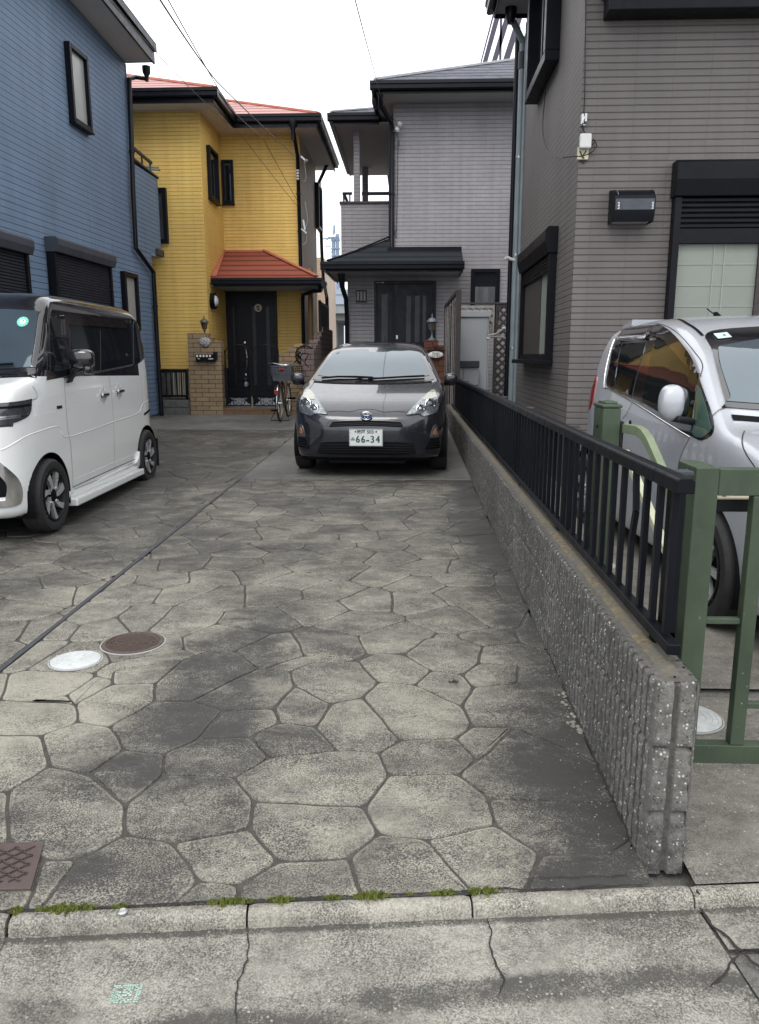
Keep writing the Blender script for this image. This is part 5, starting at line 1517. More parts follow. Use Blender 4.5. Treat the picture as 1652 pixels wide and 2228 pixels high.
# tan drain pipes on the side of the yellow house
tp = part('tan_drain_pipe', M['tan_pipe'], yel, lambda m_: (m_.cyl((xr + .20, 17.2, .4), (xr + .20, 17.2, at(685, 585, 17.2)[2]), .055, 16), m_.cyl((xr + .0, 17.5, at(685, 600, 17.4)[2] - .06), (xr + .2, 17.3, at(685, 600, 17.2)[2] - .05), .045, 12), m_.cyl((xr + .20, 17.2, at(685, 585, 17.2)[2] - .12), (xr + .20, 17.2, at(685, 585, 17.2)[2] + .005), .064, 16)), 0, 40)
sc_ = thing('lattice_screen', 'dark lattice screen in the alley beside the yellow house', 'screen', (-2.1, 18, gz(16)))
def lattice(parent, P, T, W, Z0, Z1, mat, frame=.04, pitch=.11, bw=.03, th=.012, name='lattice'):
    """diagonal lattice between two uprights; P start point (x,y), T direction"""
    T = Vector((T[0], T[1], 0)).normalized(); P = Vector((P[0], P[1], 0)); N_ = Vector((T.y, -T.x, 0))
    H_ = Z1 - Z0; mb = MB()
    for sgn, off in ((1, 0.0), (-1, th)):
        c = -H_
        while c < W + H_:
            # line a = c + s , z = Z0 + s (sgn>0) or Z1 - s
            s0, s1 = max(0, -c), min(H_, W - c)
            if s1 - s0 > .02:
                za, zb = (Z0 + s0, Z0 + s1) if sgn > 0 else (Z1 - s0, Z1 - s1)
                A = P + T * (c + s0) + N_ * off + Vector((0, 0, za)); B = P + T * (c + s1) + N_ * off + Vector((0, 0, zb))
                mb.bar(A, B, th * .9, bw, N_.cross(B - A) if False else (N_.cross((B - A).normalized())))
            c += pitch
    mb.build(name, M[mat], parent)
    mb = MB()
    for a in (0, W): mb.bar(P + T * a + Vector((0, 0, Z0 - frame)), P + T * a + Vector((0, 0, Z1 + frame)), frame, frame, T)
    for z in (Z0, Z1): mb.bar(P + T * frame / 2 + Vector((0, 0, z)), P + T * (W - frame / 2) + Vector((0, 0, z)), frame, frame)
    mb.build('frame', M[mat], parent)
xl = -1.98; ya = atx(697, 740, xl)[1]; yb = atx(714, 740, xl)[1]
lattice(sc_, (xl, ya), (0, 1), yb - ya, .7, atx(697, 655, xl)[2] - .05, 'wood_dark', .06, .13, .045, .014)

# low block wall and black fence between the blue house and the pier
lw = thing('low_block_wall', 'low dark concrete block wall between the blue house and the brick pier', 'wall', (-4.7, 15.0, gz(15)))
part('blocks', M['conc_block'], lw, lambda m_: (m_.box(-5.05, gx(411) - .005, 15.0, 15.15, g0, .42), m_.box(-5.05, gx(411) - .005, 14.99, 15.145, .425, .56)), .008)
bf = thing('picket_fence', 'short black picket fence on the low wall beside the blue house', 'fence', (-4.7, 15.07, .56))
bx0, bx1 = -5.02, gx(411) - .01; bzt = at(380, 805, 15.05)[2]; bzb = .62
part('top_rail', M['black'], bf, lambda m_: m_.box(bx0, bx1, 15.04, 15.09, bzt - .05, bzt), .004)
part('bottom_rail', M['black'], bf, lambda m_: m_.box(bx0, bx1, 15.045, 15.085, bzb, bzb + .04), .004)
for i in range(7): part('picket', M['black'], bf, lambda m_: m_.box(bx0 + .03 + i * .1, bx0 + .05 + i * .1, 15.055, 15.075, bzb + .041, bzt - .051), 0)
for x in (bx0 + .0, bx1 - .06): part('post', M['black'], bf, lambda m_: m_.box(x, x + .045, 15.10, 15.13, .561, bzt), 0)
# bamboo-like rods behind it
rods = thing('rod_screen', 'screen of pale upright rods behind the short black fence', 'screen', (-4.5, 15.3, .4))
for i in range(11): part('rod', M['offwhite'], rods, lambda m_: m_.cyl((bx0 + .28 + i * .045 + .01 * math.sin(i * 3), 15.25, .6), (bx0 + .29 + i * .045, 15.25, bzt - .03), .0095, 6), 0, 60)
# ================================================================== grey-mauve house at the end
GYY = 16.0
gray = thing('grey_house', 'mauve-grey two-storey house with dark porch roof at the end of the driveway', 'house', (1, 18, gz(16)))
gxl = -.36; zge = 6.18
mb = MB()
mb.box(gxl, 4.6, GYY, 24, .1, zge + .03)
pl0 = at(757, 700, GYY)[0]
mb.box(pl0, gxl - .001, GYY + .0, 24, .1, 3.20)            # ground floor runs further left
mb.build('wall', M['gray_siding'], gray)
# upper roof, eaves and gutters
ey = GYY - .62; exl = at(822, 200, ey)[0]
eyb = 17.55                                                  # where the left return meets the balcony roof
by0, bxl = 16.85, -1.60
part('soffit', M['soffit_grey'], gray, lambda m_: (m_.box(exl, 5, ey, GYY + .1, zge, zge + .02), m_.box(exl, gxl + .1, GYY + .1, eyb, zge, zge + .02), m_.box(bxl, gxl + .05, by0, 21.4, zge - .12, zge - .10)), 0)
mb = MB()
mb.box(exl, 5, ey - .02, ey, zge - .03, zge + .14); mb.box(exl - .02, exl, ey - .02, eyb, zge - .03, zge + .14)
gutter_run(mb, (exl - .14, ey - .021, zge + .16), (5, ey - .021, zge + .16), (0, -1), .15, .12)
gutter_run(mb, (exl - .021, ey - .1, zge + .16), (exl - .021, eyb, zge + .16), (-1, 0), .15, .11)
mb.box(bxl, exl - .03, by0 - .02, by0, zge - .15, zge + .02); mb.box(bxl - .02, bxl, by0 - .02, 21.4, zge - .15, zge + .02)
gutter_run(mb, (bxl - .12, by0 - .021, zge + .05), (exl - .03, by0 - .021, zge + .05), (0, -1), .15, .12)
gutter_run(mb, (bxl - .021, by0 - .08, zge + .05), (bxl - .021, 21.4, zge + .05), (-1, 0), .15, .10)
mb.build('gutter', M['gutter'], gray)
hh = 3.9; zr0 = zge + .16; zrt = zr0 + (at(1130, 131, ey + 3.32)[2] - zr0) / 3.32 * hh
slab_roof([(exl - .04, ey - .05, zr0), (6, ey - .05, zr0), (6, ey - .05 + hh, zrt), (exl - .04 + hh, ey - .05 + hh, zrt)], 'roof', 'slate', gray)
slab_roof([(exl - .04, ey - .05, zr0), (exl - .04 + hh, ey - .05 + hh, zrt), (exl - .04 + hh, 24, zrt), (exl - .04, 24, zr0)], 'roof', 'slate', gray)
ridge(gray, (exl - .04, ey - .05, zr0), (exl - .04 + hh, ey - .05 + hh, zrt), 'ridge_grey', .12, .05)
slb = (zrt - zr0) / hh * .8
slab_roof([(bxl - .04, by0 - .05, zge + .05), (exl, by0 - .05, zge + .05), (exl, by0 + 1.1, zge + .05 + slb * 1.15), (bxl + 1.1, by0 + 1.1, zge + .05 + slb * 1.15)], 'balcony_roof', 'slate', gray)
slab_roof([(bxl - .04, by0 - .05, zge + .05), (bxl + 1.1, by0 + 1.1, zge + .05 + slb * 1.15), (bxl + 1.1, 21.4, zge + .05 + slb * 1.15), (bxl - .04, 21.4, zge + .05)], 'balcony_roof', 'slate', gray)
ridge(gray, (bxl - .04, by0 - .05, zge + .05), (bxl + 1.08, by0 + 1.08, zge + .05 + slb * 1.13), 'ridge_grey', .10, .04)
# balcony: parapet, tiled post, rails
bf0 = 17.3
bl, _, bt = at(742, 444, bf0); br = at(850, 444, bf0)[0]
part('balcony_parapet', M['gray_siding'], gray, lambda m_: (m_.box(bl, gxl - .002, bf0, bf0 + .14, 3.202, bt), m_.box(bl, bl + .14, bf0 + .141, 20.8, 3.202, bt)), 0)
part('parapet_cap', M['wood_dark'], gray, lambda m_: (m_.box(bl - .03, gxl - .01, bf0 - .03, bf0 + .17, bt + .001, bt + .05), m_.box(bl - .03, bl + .17, bf0 + .171, 20.8, bt + .001, bt + .05)), .004)
cl, cr = at(770, 400, bf0)[0], at(783, 400, bf0)[0]
part('balcony_post', M['gray_siding'], gray, lambda m_: m_.box(cl, cr, bf0 + .0, bf0 + .16, bt + .051, zge - .121), 0)
q0, q1 = at(789, 430, 20.6)[0], at(799, 430, 20.6)[0]
part('balcony_post', M['gray_siding'], gray, lambda m_: m_.box(q0, q1 + .03, 20.5, 20.62, bt + .051, zge - .121), 0)
rz = at(800, 422, bf0 + .1)[2]
mb = MB(); mb.box(at(787, 422, bf0)[0], gxl - .004, bf0 + .04, bf0 + .1, rz - .03, rz + .03)
mb.box(bl + .03, at(766, 422, bf0)[0], bf0 + .04, bf0 + .09, rz - .02, rz + .03)
mb.bar((bl + .06, bf0 + .06, bt + .05), (bl + .055, bf0 + .06, rz - .02), .035, .035); mb.bar((at(761, 430, bf0)[0], bf0 + .065, bt + .05), (at(761, 430, bf0)[0], bf0 + .065, rz - .02), .03, .03)
mb.bar((gxl - .03, bf0 + .07, bt + .05), (gxl - .03, bf0 + .07, rz - .03), .03, .03)
mb.bar((bl + .065, bf0 + .09, rz), (bl + .065, 20.5, rz), .05, .05)
mb.build('balcony_rail', M['black'], gray)
# downpipe at the corner, with its swan neck
cxp = at(856, 400, GYY - .05)[0] - .02
pipe(gray, [(exl + .05, ey + .0, zge + .02), (exl + .05, ey + .15, zge - .18), (cxp - .02, GYY - .10, zge - .38), (cxp, GYY - .06, zge - .6), (cxp, GYY - .06, at(850, 552, GYY)[2] + .05), (at(842, 556, GYY - .1)[0], GYY - .12, at(842, 556, GYY - .1)[2]), (at(842, 575, GYY - .2)[0], GYY - .25, at(842, 572, GYY - .2)[2])], .045)
part('corner_flashing', M['gutter'], gray, lambda m_: m_.box(gxl - .09, gxl - .003, GYY - .02, GYY + .12, 3.5, zge - .3), .003)
part('rainwater_head', M['gutter'], gray, lambda m_: m_.lathe([(.07, .1), (.07, -.06), (.035, -.16)], (exl - .06, ey + .4, zge - .0), n=10), 0, 40)
# service-cable insulators on the corner
mb = MB(); yq = GYY - .12
for (a, b) in ((918, 600), (921, 612), (925, 640)): pass
mb.lathe([(.03, 0), (.045, .02), (.03, .04), (.045, .06), (.03, .08)], at(868, 268, yq), (.5, -.6, -.6), 10)
mb.lathe([(.03, 0), (.045, .02), (.03, .04), (.045, .06), (.03, .08)], at(862, 280, yq), (.5, -.6, -.6), 10)
mb.build('insulator', M['white'], gray, smooth=40)
mb = MB(); mb.bar(at(855, 285, yq), at(868, 290, yq), .02, .02); mb.tube([at(858, 286, yq), at(866, 296, yq), at(868, 306, yq), at(866, 312, yq)], .009, 6); mb.box(*sorted((at(864, 308, yq)[0], at(870, 308, yq)[0])), yq - .02, yq + .02, *sorted((at(866, 316, yq)[2], at(866, 306, yq)[2])))
mb.tube([at(866, 316, GYY - .02), at(865, 400, GYY - .02), at(863, 505, GYY - .02)], .007, 6); mb.tube([at(855, 495, GYY - .04), at(861, 505, GYY - .05), at(858, 512, GYY - .04), at(864, 508, GYY - .05), at(862, 515, GYY - .04)], .008, 6)
mb.build('service_cable', M['shutterbox'], gray, smooth=60)
# windows
G1 = FY(GYY)
x0, _, z1 = at(1025, 586, GYY); x1, _, _ = at(1088, 586, GYY)
window(gray, G1, x0, x1, z1 - .98, z1, .07, 'pane_dark', .09)
mb = MB(); cx0, cx1 = x0 + .09, x1 - .09
V = []; n = 40
for i in range(n + 1):
    x = cx0 + (cx1 - cx0) * i / n; w = .008 * math.sin(i * 1.9) + .004 * math.sin(i * 4.1)
    V += [(x, GYY - .042 - w, z1 - .80), (x, GYY - .042 - w, z1 - .34)]
mb.add(V, [(2 * i, 2 * i + 2, 2 * i + 3, 2 * i + 1) for i in range(n)])
mb.build('curtain', simple('grey_curtain', (.13, .135, .145), .9), gray, smooth=60)
# porch roof
py = GYY - .85
x0, _, pz = at(712, 572, py); x1 = at(1008, 570, py)[0]
pyr = at(1000, 550, GYY)
zt1 = at(870, 548, GYY - .32)[2]
slab_roof([(x0, py, pz), (x1, py, pz), (x1, GYY - .30, zt1), (x0 + .58, GYY - .30, zt1)], 'porch_roof', 'slate_porch', gray, .03)
zt2 = at(846, 523, GYY + .2)[2]
slab_roof([(x0, py + .0, pz + .001), (gxl - .06, GYY - .28, zt1 - .0), (gxl - .06, GYY + .9, zt2 + .12), (x0 + .02, GYY + 1.6, pz + .0)], 'porch_roof', 'slate_porch', gray, .03)
slab_roof([(x0 + .55, GYY - .31, zt1), (gxl - .05, GYY - .31, zt1), (gxl - .05, GYY + .02, zt2)], 'porch_roof', 'slate_porch', gray, .02)
ridge(gray, (x0, py, pz), (x0 + .57, GYY - .3, zt1), 'black', .06, .03)
ridge(gray, (x0 + .55, GYY - .32, zt1), (gxl - .06, GYY - .0, zt2), 'black', .06, .03)
part('porch_flashing', M['black'], gray, lambda m_: m_.box(gxl - .1, x1 + .0, GYY - .34, GYY - .001, zt1 + .01, zt1 + .09), .004)
mb = MB(); mb.box(x0, x1, py - .02, py, pz - .17, pz - .01); mb.box(x0 - .02, x0, py - .02, GYY + 1.4, pz - .17, pz - .01); mb.box(x1 - .02, x1, py + .001, GYY - .001, pz - .17, pz + .03)
gutter_run(mb, (x0 - .12, py - .021, pz + .01), (x1 + .02, py - .021, pz + .01), (0, -1), .15, .11)
gutter_run(mb, (x0 - .021, py - .1, pz + .01), (x0 - .021, GYY + 1.4, pz + .01), (-1, 0), .15, .10)
mb.build('porch_gutter', M['gutter'], gray)
part('porch_soffit', M['soffit_grey'], gray, lambda m_: (m_.box(x0 + .01, x1 - .03, py + .01, GYY - .001, pz - .15, pz - .13), m_.box(x0 + .01, pl0 - .001, GYY, GYY + 1.3, pz - .15, pz - .13)), 0)
gq = lambda u, v, y: at(u, v, y)
pipe(gray, [gq(743, 595, py + .05), gq(745, 625, py + .1), gq(753, 650, GYY - .25), (gq(755, 690, GYY - .1)[0], GYY - .1, gq(755, 690, GYY - .1)[2]), (gq(755, 690, GYY - .1)[0], GYY - .1, .3)], [.075, .05, .045, .045, .045], clips=False)
# front door recess
dx0, dx1 = at(815, 700, GYY)[0], at(948, 700, GYY)[0]; dzt = at(880, 612, GYY)[2]
door = part('front_door', M['door'], gray, lambda m_: (m_.box(dx0, dx1, GYY - .05, GYY + .02, .45, dzt), m_.box(dx0, dx0 + .05, GYY - .10, GYY - .051, .45, dzt), m_.box(dx1 - .05, dx1, GYY - .10, GYY - .051, .45, dzt), m_.box(dx0 + .051, dx1 - .051, GYY - .10, GYY - .051, dzt - .06, dzt), m_.box(at(855, 700, GYY)[0], at(858, 700, GYY)[0], GYY - .075, GYY - .051, .45, dzt - .06)), .004)
for u0, u1 in ((830, 844), (884, 894), (903, 913), (920, 927)): strip(u0, u1, 640 if u1 < 850 else 643, 745, GYY - .063, door)
part('lock', M['steel'], door, lambda m_: m_.box(at(862, 735, GYY)[0], at(866, 735, GYY)[0], GYY - .06, GYY - .051, at(862, 738, GYY)[2], at(862, 730, GYY)[2]), .003)
part('maker_strip', M['white'], door, lambda m_: (m_.box(at(820, 613, GYY)[0], at(829, 613, GYY)[0], GYY - .104, GYY - .101, dzt - .035, dzt - .028), m_.box(at(830.5, 613, GYY)[0], at(836, 613, GYY)[0], GYY - .104, GYY - .101, dzt - .04, dzt - .022)), 0)
wl_ = thing('wall_lamp', 'square porch light with three frosted bars on the grey house wall', 'wall lamp', at(786, 645, GYY))
x0l, _, z1l = at(775, 632, GYY - .02); x1l, _, z0l = at(798, 657, GYY - .02)
part('lamp_frame', M['darkplastic'], wl_, lambda m_: (m_.box(x0l, x1l, GYY - .03, GYY - .001, z0l, z1l), m_.box(x0l, x1l, GYY - .10, GYY - .031, z1l - .02, z1l), m_.box(x0l, x1l, GYY - .10, GYY - .031, z0l, z0l + .02)), .004)
for i in range(3):
    w = (x1l - x0l - .02) / 3
    part('frosted_bar', M['frost'], wl_, lambda m_: m_.cyl((x0l + .01 + w * (i + .5), GYY - .06, z0l + .021), (x0l + .01 + w * (i + .5), GYY - .06, z1l - .021), w * .43, 12), 0, 40)

# red-brown gate pier with name plate and lantern
FYY = 13.9
fpier = thing('gate_pier', 'red-brown brick pier with an oval name plate behind the grey car', 'pier', (.4, FYY, gz(13.9)))
u2x = lambda u: at(u, 780, FYY)[0]; v2z = lambda v: at(940, v, FYY)[2]
part('brick_body', M['red_brick'], fpier, lambda m_: (m_.box(u2x(923), u2x(968), FYY, FYY + .22, gz(14) - .02, v2z(751)), m_.box(u2x(923), u2x(953), FYY, FYY + .22, v2z(751) + .001, v2z(740))), .005)
np_ = thing('name_plate', 'white oval name plate reading FUJII under an iron bracket', 'name plate', at(948, 772, FYY - .03))
c = at(948.5, 771.5, FYY - .03); F = ((c[0], FYY - .03), (1, 0), (0, -1))
mb = MB(); mb.lathe([(.13, 0), (.13, .006), (.122, .01), (0, .01)], (0, 0, 0), (0, -1, 0), 40); mb.v = [(c[0] + a * 1.0, FYY - .03 + b, c[2] + d * .42) for a, b, d in mb.v]; mb.build('oval_board', M['whitepaint'], np_, smooth=40)
text_mesh('FUJII', .062, F, 0, c[2] + .012, M['ink'], 'name_letters', np_, n0=.011, sx=1.05)
mb = MB()
for x in (-.062, -.04, .04, .062): mb.bar((c[0] + x - .008, FYY - .042, c[2] - .035), (c[0] + x + .008, FYY - .042, c[2] - .022), .003, .008)
for sg in (1, -1): mb.prism([(c[0] + sg * .012, FYY - .041, c[2] - .028), (c[0] + sg * .03, FYY - .041, c[2] - .038), (c[0] + sg * .03, FYY - .041, c[2] - .018)], (0, -.002, 0))
mb.build('ornament', M['ink'], np_)
mb = MB()
mb.box(c[0] - .15, c[0] + .17, FYY - .03, FYY - .01, c[2] + .070, c[2] + .082)
mb.tube([(c[0] - .13, FYY - .03, c[2] + .09), (c[0] - .11, FYY - .03, c[2] + .115), (c[0] - .05, FYY - .03, c[2] + .092), (c[0], FYY - .03, c[2] + .10), (c[0] + .05, FYY - .03, c[2] + .092), (c[0] + .1, FYY - .03, c[2] + .118), (c[0] + .12, FYY - .03, c[2] + .11)], .006, 6)
scroll(mb, c[0] - .02, c[2] + .135, .028, 1.1, -1.5, FYY - .03, 1, .005); scroll(mb, c[0] + .03, c[2] + .14, .022, 1.0, -1.5, FYY - .03, -1, .005)
mb.tube([(c[0] - .06, FYY - .02, c[2] - .07), (c[0] - .02, FYY - .03, c[2] - .10), (c[0], FYY - .03, c[2] - .115), (c[0] + .02, FYY - .03, c[2] - .10), (c[0] + .06, FYY - .02, c[2] - .07)], .008, 6)
mb.build('iron_bracket', M['black'], np_, smooth=60)
q = at(939, 740, FYY + .1)
lantern('pier_lantern', 'grey lantern on top of the red-brown brick pier', (at(940, 739, FYY + .11)[0], FYY + .11, v2z(740)), .47, 'lampgrey', 'dimglass')

# tall slatted screen standing at the end of the fence
sx_ = .80
ys0 = 11.15; ys1 = 13.75
scr = thing('slat_screen', 'tall screen of weathered upright slats between the grey car and the shed', 'screen', (sx_, 12.5, WALLTOP))
zs0, zs1 = atx(997, 628, .72)[2], 0
XS = .745
ytn = atx(997, 628, XS)[1]
yn, yf = 12.4, 15.3
ztn = at(996, 630, yn)[2]; xn = at(996, 700, yn)[0]; ztf = at(970, 664, yf)[2]; xf = at(970, 700, yf)[0]
def sp(t): return (xn + (xf - xn) * t, yn + (yf - yn) * t)
zt_ = ztn
part('end_post', M['wood_dark'], scr, lambda m_: m_.box(xn - .03, xn + .05, yn - .03, yn + .03, .25, ztn), .005)
part('end_post', M['wood_dark'], scr, lambda m_: m_.box(xf - .03, xf + .03, yf - .03, yf + .03, .25, ztf), .005)
part('top_bar', M['wood_dark'], scr, lambda m_: m_.bar((xn, yn + .03, ztn - .03), (xf, yf - .03, ztf - .03), .06, .06), .005)
rn = random.Random(5)
for i in range(7):
    t_ = (i + .6) / 7.2; x, y = sp(t_); w = .012
    zt_ = ztn + (ztf - ztn) * t_ - .065
    part('slat', M['wood_grey'], scr, lambda m_: m_.prism([(x - .02 + rn.uniform(-.004, .004), y - w, .28), (x - .02, y + w, .28), (x - .02 + rn.uniform(-.01, .01), y + w, zt_), (x - .02, y - w, zt_)], (.011 + .004 * (i % 3), 0, 0)), .002)

part('backing_board', M['ink'], scr, lambda m_: m_.prism([(xn + .04, yn + .05, .30), (xf + .04, yf - .05, .30), (xf + .04, yf - .05, ztf - .08), (xn + .04, yn + .05, ztn - .08)], (.012, 0, 0)), 0)  # black sheet added behind the slats to darken the gaps
# sheds, lattice and laundry arms in the side passage
sh = thing('tall_shed', 'tall pale grey steel locker in the passage behind the black fence', 'shed', (1.1, 14.4, gz(14)))
SY = 14.2
x0, _, z1 = at(1000, 690, SY); x1 = at(1065, 690, SY)[0]
part('cabinet', M['shed'], sh, lambda m_: m_.box(x0 - .05, x1, SY, SY + .5, gz(14), z1), .008)
part('top_panel', M['shed'], sh, lambda m_: m_.box(x0 - .06, x1 + .03, SY - .03, SY + .53, z1 + .001, z1 + .11), .008)
part('door_seam', M['shutterbox'], sh, lambda m_: m_.box(x1 - .02, x1 - .016, SY - .004, SY - .001, gz(14) + .1, z1 - .03), 0)
sh2 = thing('low_cabinet', 'low pale cabinet with a grey lid in front of the tall steel locker', 'cabinet', (1.0, 13.8, gz(14)))
x0, _, z1 = at(1000, 800, 13.7); x1 = at(1042, 800, 13.7)[0]
part('cabinet', M['shed'], sh2, lambda m_: (m_.box(x0 - .02, (x0 + x1) / 2 - .10, 13.7, 14.1, gz(14), z1 - .0), m_.box((x0 + x1) / 2 - .097, x1 - .01, 13.7, 14.1, gz(14), z1 - .0)), .005)
part('lid', M['shutterbox'], sh2, lambda m_: m_.box(x0 - .03, x1 + .01, 13.66, 14.12, z1 + .001, at(1020, 785, 13.7)[2]), .01)
ls = thing('lattice_fence', 'dark wooden lattice fence across the passage below the small window', 'fence', (1.3, 14.9, gz(15)))
x0, _, z1 = at(1000, 668, 14.9); x1 = at(1076, 668, 14.9)[0]; x2 = at(1122, 668, 14.9)[0]
lattice(ls, (x0, 14.9), (1, 0), x1 - x0, z1 - .45, z1, 'wood_grey', .05, .135, .04, .014)
lattice(ls, (x1 + .03, 14.9), (1, 0), x2 - x1 + .02, gz(15) + .1, z1 + .02, 'wood_dark', .05, .15, .045, .014)
part('rail_cap', M['wood_dark'], ls, lambda m_: m_.box(x0, x2 + .04, 14.86, 14.95, z1 + .05, z1 + .08), .004)

# ================================================================== taupe house on the right
YR, XR = 7.4, 1.49
brown = thing('taupe_house', 'taupe-grey house with brick-pattern siding and black window frames on the right', 'house', (4, 9, gz(9)))
YB = 11.2
zb = 5.62
part('wall', M['brown_siding'], brown, lambda m_: m_.box(XR, 7.5, YR, YB, gz(9) - .1, 6.7), 0)
FR, FS_ = FY(YR), FXn(XR)
# eave on the far end of the left side: seen from below
sz = atx(1080, 25, XR - .40)[2] + .0
ye = 11.0; szz = at(1110, 30, ye)[2]
exx = at(1078, 28, ye)[0]
mb = MB(); mb.box(exx, XR - .001, 5, ye, szz, szz + .02); mb.box(XR, 7.5, ye - .2, ye + .0, 6.71, 6.73)
mb.build('soffit', M['soffit_grey'], brown)
mb = MB(); mb.box(exx - .02, exx, 5, ye, szz - .05, szz + .14); mb.box(exx, XR - .0, ye + .001, ye + .02, szz - .05, szz + .14)
gutter_run(mb, (exx - .021, 5, szz + .16), (exx - .021, ye + .05, szz + .16), (-1, 0), .16, .11)
mb.build('gutter', M['gutter'], brown, bevel=.004)
slab_roof([(exx - .12, 5, szz + .17), (3.5, 5, szz + 1.0), (3.5, ye + .05, szz + 1.0), (exx - .12, ye + .05, szz + .17)], 'roof', 'slate', brown)
# front windows
x0, _, z1 = at(1468, 355, YR)
w = shutter_window(brown, FR, x0, x0 + 1.78, .9, z1, .30, .16, boxm='black', curtain='black', zc=at(1480, 500, YR)[2])
w['label'] = 'wide window with a half-lowered shutter and pale paper screen'
gt = at(1480, 532, YR)[2]
part('bottom_rail', M['black'], w, lambda m_: m_.fr(FR, x0 + .062, x0 + 1.72, .03, .075, gt + .0, at(1480, 500, YR)[2] - .002), .003)
part('pane', M['pane_green'], w, lambda m_: m_.fr(FR, x0 + .064, x0 + 1.70, .010, .02, .96, gt - .001), 0)
mb = MB()
gp_ = lambda u: at(u, 600, YR)[0]
for u in (1548, 1571): mb.fr(FR, gp_(u) - .005, gp_(u) + .005, .0215, .026, .96, gt)
for k in range(7): mb.fr(FR, x0 + .07, x0 + 1.70, .0215, .0255, gt - .18 - k * .185, gt - .172 - k * .185)
mb.build('screen_strips', M['lattice_line'], w)
part('window_post', M['wood_dark'], w, lambda m_: m_.fr(FR, gp_(1642), gp_(1654), .021, .05, .96, gt), 0)
# bay box of the upper front window
x0u, _, z0u = at(1326, 22, YR - .22)
mb = MB(); mb.fr(FR, x0u, x0u + 2.6, .001, .22, z0u, z0u + .16); mb.fr(FR, x0u - .03, x0u + 2.6, .001, .20, z0u + .161, z0u + .5)
mb.build('bay_sill', M['black'], brown, bevel=.01)
# side windows (seen at a steep angle)
ya, yb = 10.3, 8.25
z1s = atx(1197, 508, XR)[2]
w = shutter_window(brown, FS_, min(ya, yb), max(ya, yb), atx(1190, 782, XR)[2], z1s, .26, .13, boxm='black', curtain='black', zc=z1s - .42)
part('pane', M['pane_green'], w, lambda m_: m_.fr(FS_, 8.32, 9.0, .010, .02, atx(1190, 782, XR)[2] + .06, z1s - .3), 0)
part('pane', M['wood_dark'], w, lambda m_: m_.fr(FS_, 9.02, max(ya, yb) - .08, .010, .03, atx(1190, 782, XR)[2] + .06, z1s - .3), 0)
part('window_sill', M['black'], w, lambda m_: m_.fr(FS_, min(ya, yb) - .02, max(ya, yb) + .02, .001, .16, atx(1190, 782, XR)[2] - .05, atx(1190, 782, XR)[2] - .002), .004)
zl = atx(1175, 192, XR)[2] - .1
ya2, yb2 = atx(1182, 150, XR - .1)[1], 11.1
mb = MB()
zu = at(1147, 228, 10.0)[2]
mb.fr(FS_, 8.6, 10.0, .001, .15, zu, zu + .1); mb.fr(FS_, 8.6, 8.72, .001, .15, zu + .101, 6.2); mb.fr(FS_, 9.88, 10.0, .001, .15, zu + .101, 6.2); mb.fr(FS_, 8.72, 9.88, .001, .15, 6.0, 6.2)
mb.fr(FS_, 9.28, 9.34, .001, .08, zu + .101, 6.0)
w = mb.build('window', M['black'], brown, bevel=.006)
part('pane', M['pane_dark'], w, lambda m_: m_.fr(FS_, 8.74, 9.86, .002, .03, zu + .11, 5.99), 0)
part('inner_trim', M['steel'], w, lambda m_: (m_.fr(FS_, 8.721, 8.74, .031, .10, zu + .11, 5.99),), 0)
# downpipes at the far corner
yp = 11.15
part('downpipe', M['darkgrey_pipe'], brown, lambda m_: (m_.tube([(exx + .16, yp - .3, szz - .05), (XR - .05, yp - .06, szz - .30), (XR - .05, yp - .05, szz - .5), (XR - .05, yp - .05, gz(12))], .042, 12), m_.tube([(XR - .01, yp - .13, szz - .1), (XR - .01, yp - .13, gz(12))], .024, 10)), 0, 50)
part('pipe_socket', M['shutterbox'], brown, lambda m_: m_.cyl((XR - .05, yp - .05, szz - .42), (XR - .05, yp - .05, szz - .62), .055, 12), 0, 40)
part('rainwater_head', M['gutter'], brown, lambda m_: (m_.lathe([(.075, 0), (.07, -.1), (.04, -.18)], (exx + .18, yp - .32, szz), n=12)), 0, 40)
part('pipe_band', M['steel'], brown, lambda m_: [m_.cyl((XR - .05, yp - .05, z), (XR - .05, yp - .05, z + .03), .048, 12) for z in (1.5, 2.75, 4.0)], 0, 40)
part('corner_pipe', M['gutter'], brown, lambda m_: m_.cyl((XR - .08, 11.42, .2), (XR - .08, 11.42, szz), .035, 10), 0, 40)
clip = thing('security_light', 'small white plastic arm sticking out beside the blue-grey downpipe', 'bracket', at(1105, 563, 11.1))
q = lambda u, v: at(u, v, 11.08)
part('arm', M['white'], clip, lambda m_: (m_.tube([q(1122, 567), q(1112, 564), q(1103, 560)], .022, 8), m_.tube([q(1103, 560), q(1100, 564)], .02, 8)), 0, 60)
# vent hood
vh = part('vent_hood', M['black'], brown, lambda m_: None, 0) if False else None
x0, _, z1 = at(1326, 416, YR); x1, _, z0 = at(1409, 489, YR)
mb = MB(); n = 10; D_ = .20; H_ = z1 - z0
prof = [(0, H_)] + [(D_ * math.sin(math.pi / 2 * i / n), H_ - .10 + .10 * math.cos(math.pi / 2 * i / n)) for i in range(n + 1)] + [(D_, .09), (D_ - .03, .0)]
V = []
for x in (x0, x1):
    for n_, h in prof: V.append((x, YR - .001 - n_, z0 + h))
k = len(prof)
mb.add(V, [(i, i + 1, k + i + 1, k + i) for i in range(k - 1)])
for x in (x0, x1 - .003): mb.prism([(x, YR - .001 - n_, z0 + h) for n_, h in prof] + [(x, YR - .001, z0)], (.003, 0, 0))
hood = mb.build('vent_hood', M['black'], brown, smooth=35)
M['hoodgrey'] = simple('scuffed_hood_face', (.040, .047, .060), .3, 0, .35, 14)
